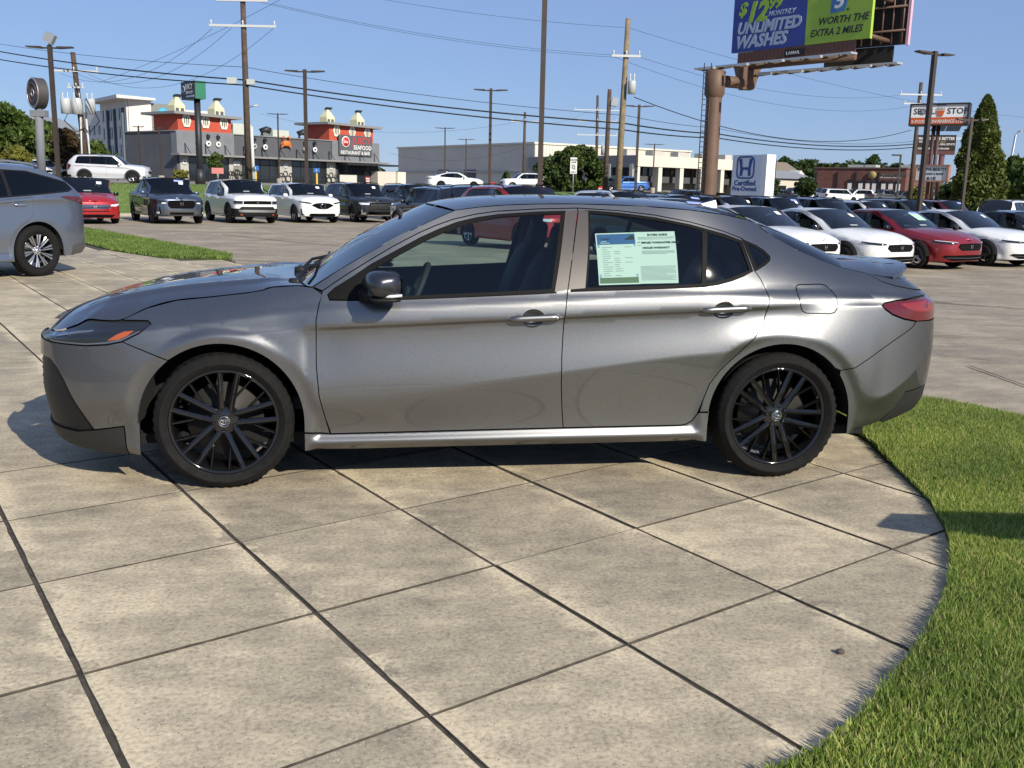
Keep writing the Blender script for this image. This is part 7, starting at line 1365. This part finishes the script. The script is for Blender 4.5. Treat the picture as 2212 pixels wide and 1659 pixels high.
# ================================================================ poles, lamps, wires
M_bpole = mat('bronze pole', (.055, .04, .03), .5, .2, var=.15, vscale=2); M_wood = mat('pole wood', (.075, .05, .035), .85, var=.3, vscale=4, bump=.3, bscale=20); M_wood2 = mat('pole wood pale', (.20, .155, .095), .85, var=.25, vscale=4); M_wire = mat('cable black', (.008, .008, .009), .6); M_arm = mat('fibreglass arm', (.52, .53, .52), .5); M_trans = mat('transformer grey', (.46, .48, .47), .45)
def lamp_post(px, d, py, label, r=.085, arm=.95, ang=0.0, head=True, group='bronze lot lamp posts', flood=False):
    b = col(px, d); zt = pt(px, py, d)[2]-b[2]; o = thing('lamp_post', label, 'lamp post', b, atan2(RV[1], RV[0])+ang, group)
    g = MB(); g.box((0, 0, zt/2-.1), (2*r, 2*r, zt+.2)); g.build('pole', M_bpole, o)
    g = MB(); g.lathe([(.30, -.2), (.30, .55), (.26, .6), (0, .6)], 16); g.build('footing', M_kerb, o)
    for sg in ((-1, 1) if head else ()):
        g = MB(); g.box((sg*(r+.16), 0, zt-.12), (.32, .06, .07)); ar_ = g.build('lamp_arm', M_bpole, o); g = MB(); g.hexa([(sg*(r+.28), -.17, zt-.15), (sg*(r+arm), -.15, zt-.10), (sg*(r+arm), .15, zt-.10), (sg*(r+.28), .17, zt-.15), (sg*(r+.28), -.17, zt-.06), (sg*(r+arm), -.13, zt-.05), (sg*(r+arm), .13, zt-.05), (sg*(r+.28), .17, zt-.06)]); g.build('lamp_head', M_bpole, ar_)
    if flood: g = MB(); g.box((.05, -.05, zt+.30), (.42, .30, .42), 0, rotm('Y', .5)); g.tube([(0, 0, zt-.1), (0, 0, zt+.25)], .05, 6); g.build('flood_lamp', M_steel, o)
    return o
lamp_post(128, 45.5, 98, 'bronze lamp post with spotlight on top at the left', flood=True); lamp_post(663, 53, 150, 'bronze lamp post in front of the restaurant'); lamp_post(1057, 61.6, 191, 'bronze lamp post in front of the warehouse'); lamp_post(1166, 34.0, -18, 'tall near lamp post rising out of the picture top'); lamp_post(1373, 70, 226, 'bronze lamp post right of the transformer pole'); lamp_post(1990, 41, 110, 'bronze lamp post in front of the store sign', ang=.5); lamp_post(2084, 43, 253, 'thin lamp post between the cypress and the store sign', r=.05, arm=.6)
for (px, d, py, lb) in ((z2(452, 0)[0], 112, z2(0, 855)[1], 'slim far lamp in front of the restaurant middle'), (z2(1700, 0)[0], 120, z2(0, 962)[1], 'slim far lamp left of the two by the warehouse'), (z2(1858, 0)[0], 135, z2(0, 1048)[1], 'slim far lamp right of the two by the warehouse'), (z3(1565, 0)[0], 120, z3(0, 695)[1], 'slim far lamp in front of the office'), (z1(1068, 0)[0], 105, z1(0, 950)[1], 'slim lamp before the dark side of the restaurant'), (z1(1222, 0)[0], 100, z1(0, 960)[1], 'slim lamp near the restaurant corner')):
    lamp_post(px, d, py, lb, r=.07, arm=1.1 if d > 106 else .5, group='slim far lamps')
for (px, d, py, lb) in ((z5(472, 0)[0], 90, z5(0, 128)[1], 'black single-arm lamp right of the pylon sign'), (z5(1335, 0)[0], 110, z5(0, 92)[1], 'black single-arm lamp before the brick shop')):
    b = col(px, d); zt = pt(px, py, d)[2]-b[2]; o = thing('lamp_post', lb, 'lamp post', b, atan2(RV[1], RV[0]), 'single-arm lamps'); g = MB(); g.box((0, 0, zt/2), (.16, .16, zt)); g.build('pole', M_frame, o); g = MB(); g.box((-.45, 0, zt-.08), (1.0, .3, .16)); g.build('lamp_head', M_frame, o)
b = col(2172, 75); o = thing('street_light', 'curved pale street light at the far right', 'lamp post', b, atan2(RV[1], RV[0])); zt = pt(2180, 283, 75)[2]-b[2]; g = MB(); g.tube([(0, 0, -.2), (.15, 0, zt*.6), (.3, 0, zt-.3), (.5, 0, zt), (1.0, 0, zt+.05)], [.11, .09, .07, .06, .05], 8); g.build('pole', M_steel, o); g = MB(); sell(g, (1.2, 0, zt+.04), (.8, .25, .14), .6); g.build('lamp_head', M_steel, o)
def crossarm(o, p, w, m=M_arm, ins=3):
    g = MB(); g.box((p[0], p[1]-.2, p[2]), (w, .12, .13)); a = g.build('crossarm', m, o)
    for k in range(ins):
        x = p[0]-w/2+.1+(w-.2)*k/(ins-1); g = MB(); g.lathe([(.03, 0), (.06, .05), (.04, .10), (.07, .15), (.03, .24), (0, .25)], 8, 'z', (x, p[1]-.2, p[2]+.07)); g.build('insulator', M_arm, a)
def wood_pole(pb, db, top, label, r=.17, m=M_wood, arms=(), trans=(), group='wooden utility poles'):
    b = col(pb, db); t = pt(*top, db)-b; o = thing('utility_pole', label, 'utility pole', b, atan2(RV[1], RV[0]), group); ca, sa = cos(-atan2(RV[1], RV[0])), sin(-atan2(RV[1], RV[0])); t = np.array([t[0]*ca-t[1]*sa, t[0]*sa+t[1]*ca, t[2]])
    g = MB(); g.tube([(0, 0, -.3), t*.5, t], [r*1.1, r*.95, r*.78], 12); g.build('pole', m, o); at = lambda py: t*np.clip((pt(top[0], py, db)[2]-b[2])/t[2], 0, 1.2)
    for (py, w) in arms: crossarm(o, at(py), w)
    for (py, dx, r_, h) in trans:
        p = at(py); g = MB(); g.lathe([(0, -h/2), (r_, -h/2), (r_, h/2-.05), (r_*.9, h/2), (0, h/2+.02)], 14, 'z', (p[0]+dx, p[1]-.35, p[2])); tr_ = g.build('transformer', M_trans, o); g = MB()
        for q in (-.5, .5): g.lathe([(.03, 0), (.06, .1), (.03, .2), (.06, .3), (.02, .42), (0, .42)], 8, 'z', (p[0]+dx+q*r_, p[1]-.35, p[2]+h/2)); 
        g.build('bushings', M_arm, tr_)
    return o, b
o, b = wood_pole(538, 60, (523, -40), 'tall dark wooden pole left of the restaurant centre', .19, arms=((57, 3.9), (2, 3.0))); g = MB(); g.tube([(.32, -.1, -.2), (.28, -.1, 3.5)], .10, 8); g.build('cable_guard', M_arm, o); g = MB(); g.tube([(0, -.1, 4.6), (.75, -.1, 4.75)], .05, 6); g.build('bracket', M_steel, o); g = MB(); g.box((.35, -.2, 5.75+.3), (.45, .25, .3)); g.box((-.75, -.2, 6.1), (.55, .3, .35)); g.build('splice_box', M_trans, o)
o, b = wood_pole(192, 75, (157, 113), 'leaning wooden pole with three grey transformers', .22, arms=((154, 3.6), (189, 1.2)), trans=((230, -.85, .36, 1.1), (230, 0.0, .40, 1.15), (230, .95, .36, 1.1)))
g = MB(); 
for sg in (-1, 1): g.tube([(.35*sg, -.2, -.2), (.30*sg-.1*sg, -.2, 5.0)], .07, 6)
g.build('conduits', M_arm, o)
for sg in (-1, 1): g = MB(); g.tube([(-.9*sg, -.4, 5.2), (-1.3*sg, -.5, 4.4), (-.5*sg, -.4, 3.6), (0, -.3, 3.9)], .04, 5); g.build('drop_cable', M_wire, o)
wood_pole(1334, 60, (1357, 40), 'pale wooden pole with a grey transformer near the middle', .19, M_wood2, arms=((122, 1.7),), trans=((190, .42, .24, .75),))
o, b = wood_pole(1307, 68, (1317, 193), 'dark wooden pole with floodlight on top', .17); g = MB(); g.box((.42, -.1, 7.25), (.42, .3, .55), 0, rotm('Y', .3)); g.tube([(0, 0, 6.7), (.35, -.1, 6.9)], .04, 5); g.build('flood_lamp', M_steel, o)
wood_pole(1288, 130, (1291, 206), 'distant pole with three stacked crossarms', .2, arms=((238, 6.0), (262, 5.0), (292, 5.2)), trans=((325, .9, .4, 1.2),))
wood_pole(1131, 105, (1134, 242), 'distant pole with one white crossarm before the warehouse', .16, arms=((263, 2.9),))
wood_pole(1968, 92, (1990, 178), 'dark utility pole left of the store sign with wide crossarm', .2, arms=((205, 3.8), (225, 3.0)))
def wire(pts, sag, r=.012, n=18, label=None, boxes=()):
    P_ = [pt(*p) for p in pts]; V = []
    for i in range(len(P_)-1):
        L = np.linalg.norm(P_[i+1]-P_[i])
        for k in range(n): t = k/n; p = P_[i]+(P_[i+1]-P_[i])*t; p = p-np.array([0, 0, sag[i]*4*t*(1-t)]); V.append(p)
    V.append(P_[-1]); g = MB(); g.tube(V, r, 5, caps=False); o = g.build('overhead_cable', M_wire); tag(o, label, 'cable', 'overhead cables'); return o
wire([(-60, 100, 85), (532, 173, 60), (1346, 266, 60), (1548, 289, 72), (1976, 311, 92)], [.3, .25, .1, .5], .044, label='thick black telephone cable, the upper of two crossing the picture')
wire([(-60, 118, 85), (532, 184, 60), (1343, 280, 60), (1548, 298, 72), (1976, 318, 92)], [.3, .25, .1, .5], .040, label='thick black telephone cable, the lower of two crossing the picture')
wire([(-60, 85, 85), (530, 145, 60), (1349, 249, 60), (1548, 277, 72), (1976, 305, 92)], [.3, .3, .1, .6], .016, label='thin cable running above the two thick cables')
wire([(1370, 210, 60), (1968, 281, 92)], [1.7], .028, label='sagging black cable from the transformer pole to the right')
for i, (a, b_, s) in enumerate((((458, 62, 60), (130, 158, 75), 1.6), ((500, 60, 60), (160, 156, 75), 1.8), ((590, 62, 60), (190, 160, 75), 2.0), ((640, -20, 60), (215, 178, 75), .3))): wire([a, b_], [s], .011, label=('thin wire from the pole crossarm end down to the leaning pole', 'thin wire second from left to the leaning pole', 'thin wire sagging lowest towards the leaning pole', 'steep thin wire left of the tall wooden pole')[i])
for i, (a, b_, s) in enumerate((((545, 0, 60), (1332, 124, 60), .5), ((590, 8, 60), (1384, 122, 60), .5), ((700, -25, 60), (1357, 60, 60), .3))): wire([a, b_], [s], .009, label=('faint wire from the crossarm to the pale pole', 'second faint wire to the right arm of the pale pole', 'highest faint wire in the sky')[i])
for i, (a, b_, s) in enumerate((((1384, 124, 60), (1940, 206, 92), 1.0), ((1330, 124, 60), (1978, 228, 92), 1.5), ((1357, 60, 60), (2300, 260, 100), 1.0), ((1150, 264, 105), (1270, 240, 130), .6), ((560, 245, 110), (1115, 264, 105), 1.5), ((840, 330, 130), (1131, 318, 105), 1.2))): wire([a, b_], [s], .010, label=('faint wire right of the pale pole, upper', 'faint wire right of the pale pole, lower', 'faint wire running to the right picture edge', 'short wire between the two distant poles', 'faint wire above the restaurant roof', 'dark wire in front of the shaded warehouse wall')[i])
# ================================================================ trees and shrubs
M_bark = mat('bark', (.075, .055, .04), .9, var=.3, vscale=6)
M_lf1 = leafmat('leaf mid green', (.045, .085, .018), (.12, .17, .04)); M_lf2 = leafmat('leaf dark green', (.022, .045, .014), (.06, .095, .025)); M_lf3 = leafmat('leaf yellow green', (.12, .14, .03), (.24, .22, .05)); M_lf4 = leafmat('leaf cypress', (.05, .085, .018), (.15, .17, .04)); M_lf5 = leafmat('leaf reddish', (.05, .03, .02), (.10, .07, .03))
def tree(px, d, pw, ytop, label, m, kind='round', n=5000, leaf=.16, seed=1, ybase=None, group=None, name='broadleaf_tree', cat='tree', low=.22):
    rg = np.random.default_rng(seed); b = col(px, d); H = pt(px, ytop, d)[2]-b[2]; Wd = pw*d/FOC; o = thing(name, label, cat, b, 0, group)
    if kind == 'round':
        nc = 46; z0 = H*low; C = []
        for k in range(nc):
            a = rg.uniform(0, 2*pi); u = rg.uniform(-1, 1); rr = rg.uniform(.3, .92); zz = z0+(H-z0)*(.5+.42*u); w = sqrt(max(.08, 1-(u*.95)**2)); C.append((Wd/2*rr*w*cos(a), Wd/2*rr*w*sin(a), zz, rg.uniform(.09, .22)*min(Wd, H-z0)))
        C = np.array(C); idx = rg.integers(0, nc, n); dr = rg.normal(size=(n, 3)); dr /= np.linalg.norm(dr, axis=1, keepdims=True); rad = C[idx, 3]*rg.uniform(.45, 1.2, n); Pn = C[idx, :3]+dr*rad[:, None]*np.array([1, 1, .8])
    elif kind == 'column':
        zz = H*(rg.uniform(0, 1, n)**.85); t = zz/H; rr = Wd/2*np.clip(1.25*(1-t)**.65*np.minimum(1, .55+t*2.2), 0, 1)*(1+.10*np.sin(zz*3.1+1)*np.cos(zz*1.7)); a = rg.uniform(0, 2*pi, n); lump = 1+.13*np.sin(a*3+zz*1.3)+.08*np.sin(a*7-zz*2.9); q = rg.uniform(.72, 1.05, n); Pn = np.stack([rr*lump*q*np.cos(a), rr*lump*q*np.sin(a), zz], 1)
    else:
        zz = H*(1-np.sqrt(rg.uniform(0, 1, n)))*.95+.05*H; rr = Wd/2*(1-zz/H)**.8; a = rg.uniform(0, 2*pi, n); q = rg.uniform(.2, 1.1, n)**.6; Pn = np.stack([rr*q*np.cos(a), rr*q*np.sin(a), zz], 1)
    Pn[:, 2] = np.clip(Pn[:, 2], .1, None); s = leaf*rg.uniform(.6, 1.3, n); a1 = rg.normal(size=(n, 3)); a1 /= np.linalg.norm(a1, axis=1, keepdims=True); a2 = np.cross(a1, rg.normal(size=(n, 3))); a2 /= np.linalg.norm(a2, axis=1, keepdims=True)
    V = np.stack([Pn+a1*s[:, None], Pn+a2*s[:, None]*.55, Pn-a1*s[:, None], Pn-a2*s[:, None]*.55], 1).reshape(-1, 3); mesh_np('crown', V, np.arange(4*n).reshape(-1, 4), m, o)
    g = MB(); tr = max(.06, Wd*.03); g.tube([(0, 0, -.3), (tr*.4, 0, H*.25), (-tr*.3, tr*.3, H*.55), (0, 0, H*.85)], [tr*1.3, tr, tr*.7, tr*.25], 8)
    if kind == 'round':
        for k in range(6): c = C[k*3]; g.tube([(0, 0, H*(.2+.05*k)), (c[0]*.5, c[1]*.5, (c[2]+H*.3)/2), tuple(c[:3])], [tr*.5, tr*.35, tr*.12], 6)
    g.build('trunk', M_bark, o); return o
GL = 'trees at the left edge'
tree(18, 88, 104, 226, 'large green tree at the left edge behind the disc sign', M_lf1, n=9000, leaf=.30, seed=1, group=GL); tree(95, 92, 70, 262, 'green tree behind the disc sign post', M_lf1, n=5000, leaf=.28, seed=2, group=GL); tree(-60, 84, 100, 246, 'green tree cut by the left picture edge', M_lf2, n=5000, leaf=.3, seed=3, group=GL)
tree(40, 74, 62, 318, 'yellowing shrub above the silver crossover roof', M_lf3, n=2600, leaf=.2, seed=4, name='shrub', cat='shrub'); tree(148, 80, 62, 282, 'reddish dark tree right of the left lamp post', M_lf5, n=4500, leaf=.22, seed=5); tree(165, 100, 50, 300, 'dark green tree behind the reddish tree', M_lf2, n=3000, leaf=.25, seed=15)
tree(205, 85, 64, 308, 'bright green tree behind the leaning pole foot', M_lf1, n=3500, leaf=.24, seed=6); tree(112, 130, 46, 258, 'far dark tree crown above the apartment roof', M_lf2, n=2200, leaf=.35, seed=7); tree(255, 100, 24, 330, 'small round shrub left of the hotel wing foot', M_lf1, n=1200, leaf=.2, seed=8, name='shrub', cat='shrub')
tree(z1(1640, 0)[0], 104, 34, z1(0, 1150)[1], 'thin young tree in front of the restaurant window', M_lf1, n=900, leaf=.17, seed=9, name='young_tree'); tree(z1(1375, 0)[0], 100, 36, z1(0, 1285)[1], 'yellow-green bush at the restaurant corner', M_lf3, n=1300, leaf=.17, seed=10, name='shrub', cat='shrub')
tree(1240, 84, 150, 318, 'dense leafy tree in front of the warehouse', leafmat('leaf tree green', (.035, .065, .016), (.10, .14, .035)), n=15000, leaf=.19, seed=31, low=.02); tree(1204, 82, 62, 356, 'lower green tree at the left of the dense leafy tree', MATS['leaf tree green'], n=4000, leaf=.18, seed=21, low=.02); tree(z3(306, 0)[0], 108, 34, z3(0, 930)[1], 'small conical tree before the shaded warehouse wall', M_lf1, 'cone', 1600, .2, 12, name='conifer')
tree(2112, 56, 104, 206, 'tall dense cypress at the right', M_lf4, 'column', 26000, .13, 13, name='cypress'); tree(2185, 68, 100, 342, 'green tree at the right edge behind the cypress', M_lf1, n=6000, leaf=.22, seed=14); tree(2190, 100, 90, 348, 'darker tree at the right edge, farther back', M_lf2, n=3000, leaf=.3, seed=24); tree(2240, 66, 110, 352, 'green tree cut by the right picture edge', M_lf1, n=4000, leaf=.24, seed=25)
tree(z5(470, 0)[0], 100, 28, z5(0, 262)[1], 'small tree right of the pylon sign', M_lf2, n=1000, leaf=.18, seed=16); tree(z5(695, 0)[0], 120, 50, z5(0, 250)[1], 'round tree left of the brick shop', M_lf2, n=2200, leaf=.22, seed=17); tree(z5(1470, 0)[0], 110, 40, z5(0, 310)[1], 'ochre shrub at the right end of the brick shop', M_lf3, n=1000, leaf=.2, seed=18, name='shrub', cat='shrub'); tree(2055, 62, 50, 396, 'low dark hedge left of the cypress foot', M_lf2, n=2500, leaf=.16, seed=19, name='shrub', cat='shrub')
GT = 'tree line on the horizon behind the brick shop'
for i, (a, b, w) in enumerate(((545, 112, 90), (640, 140, 110), (720, 135, 110), (820, 155, 100), (905, 158, 100), (1010, 140, 120), (1160, 118, 130), (1310, 160, 110), (1420, 175, 90))):
    px, py = z5(a, b); tree(px, 260+8*(i % 3), w/2.18*K*1.6, py, ('far tree crown just right of the pylon sign', 'second far tree crown right of the pylon sign', 'far tree crown above the beige building', 'far tree crown at the left end of the brick roof', 'far tree crown above the first roof units', 'palm-like far crown above the brick roof middle', 'broad far oak crown above the shop sign', 'far tree crown right of the oak', 'far tree crown by the store sign posts')[i], M_lf2, n=1500, leaf=.75, seed=40+i, group=GT)
wb_ = [(-700, 300), (-450, 330), (-250, 310), (300, 420), (700, 400)]
rg = np.random.default_rng(77); n = 30000; R_ = rg.uniform(-900, 900, n); D_ = 420+rg.uniform(0, 40, n); Hh = 1.3+rg.uniform(0, 1, n)**1.2*(7+3*np.sin(R_*.05)+2*np.sin(R_*.17+1)); X = CAM[0]+RV[0]*R_+FV[0]*D_; Y = CAM[1]+RV[1]*R_+FV[1]*D_; Pn = np.stack([X, Y, Hh], 1); a1 = rg.normal(size=(n, 3)); a1 /= np.linalg.norm(a1, axis=1, keepdims=True); a2 = np.cross(a1, rg.normal(size=(n, 3))); a2 /= np.linalg.norm(a2, axis=1, keepdims=True)
V = np.stack([Pn+a1*1.3, Pn+a2*.9, Pn-a1*1.3, Pn-a2*.9], 1).reshape(-1, 3); o = mesh_np('woodland', V, np.arange(4*n).reshape(-1, 4), M_lf2); tag(o, 'distant belt of trees along the horizon', 'woodland', kind='stuff')

# ---- added arrow-shaped board, out of view, made up to cast the lawn shadow
o = thing('shadow_board', 'added arrow-shaped board on two stakes, out of view, casting the lawn shadow', 'sign', (2.10, -2.58, 0), radians(-11)); g = MB(); g.prism([(0, .62), (.28, .50), (1.3, .50), (1.3, .76), (.28, .76)], -.012, .012, 'y'); g.build('plate', M_wlet, o)
for x in (.4, 1.15): g = MB(); g.box((x, .02, .3), (.04, .03, .62)); g.build('stake', M_wood2, o)
p = ground(1815, 1412, 0.0); g = MB(); sell(g, (0, 0, .008), (.03, .022, .018), .8, 8, 6); o = g.build('pebble', mat('pebble dark', (.08, .06, .055), .8), loc=(p[0], p[1], 0)); tag(o, 'small dark pebble lying alone on the paving near the lawn', 'pebble')
bpy.data.scenes.remove(TXS)
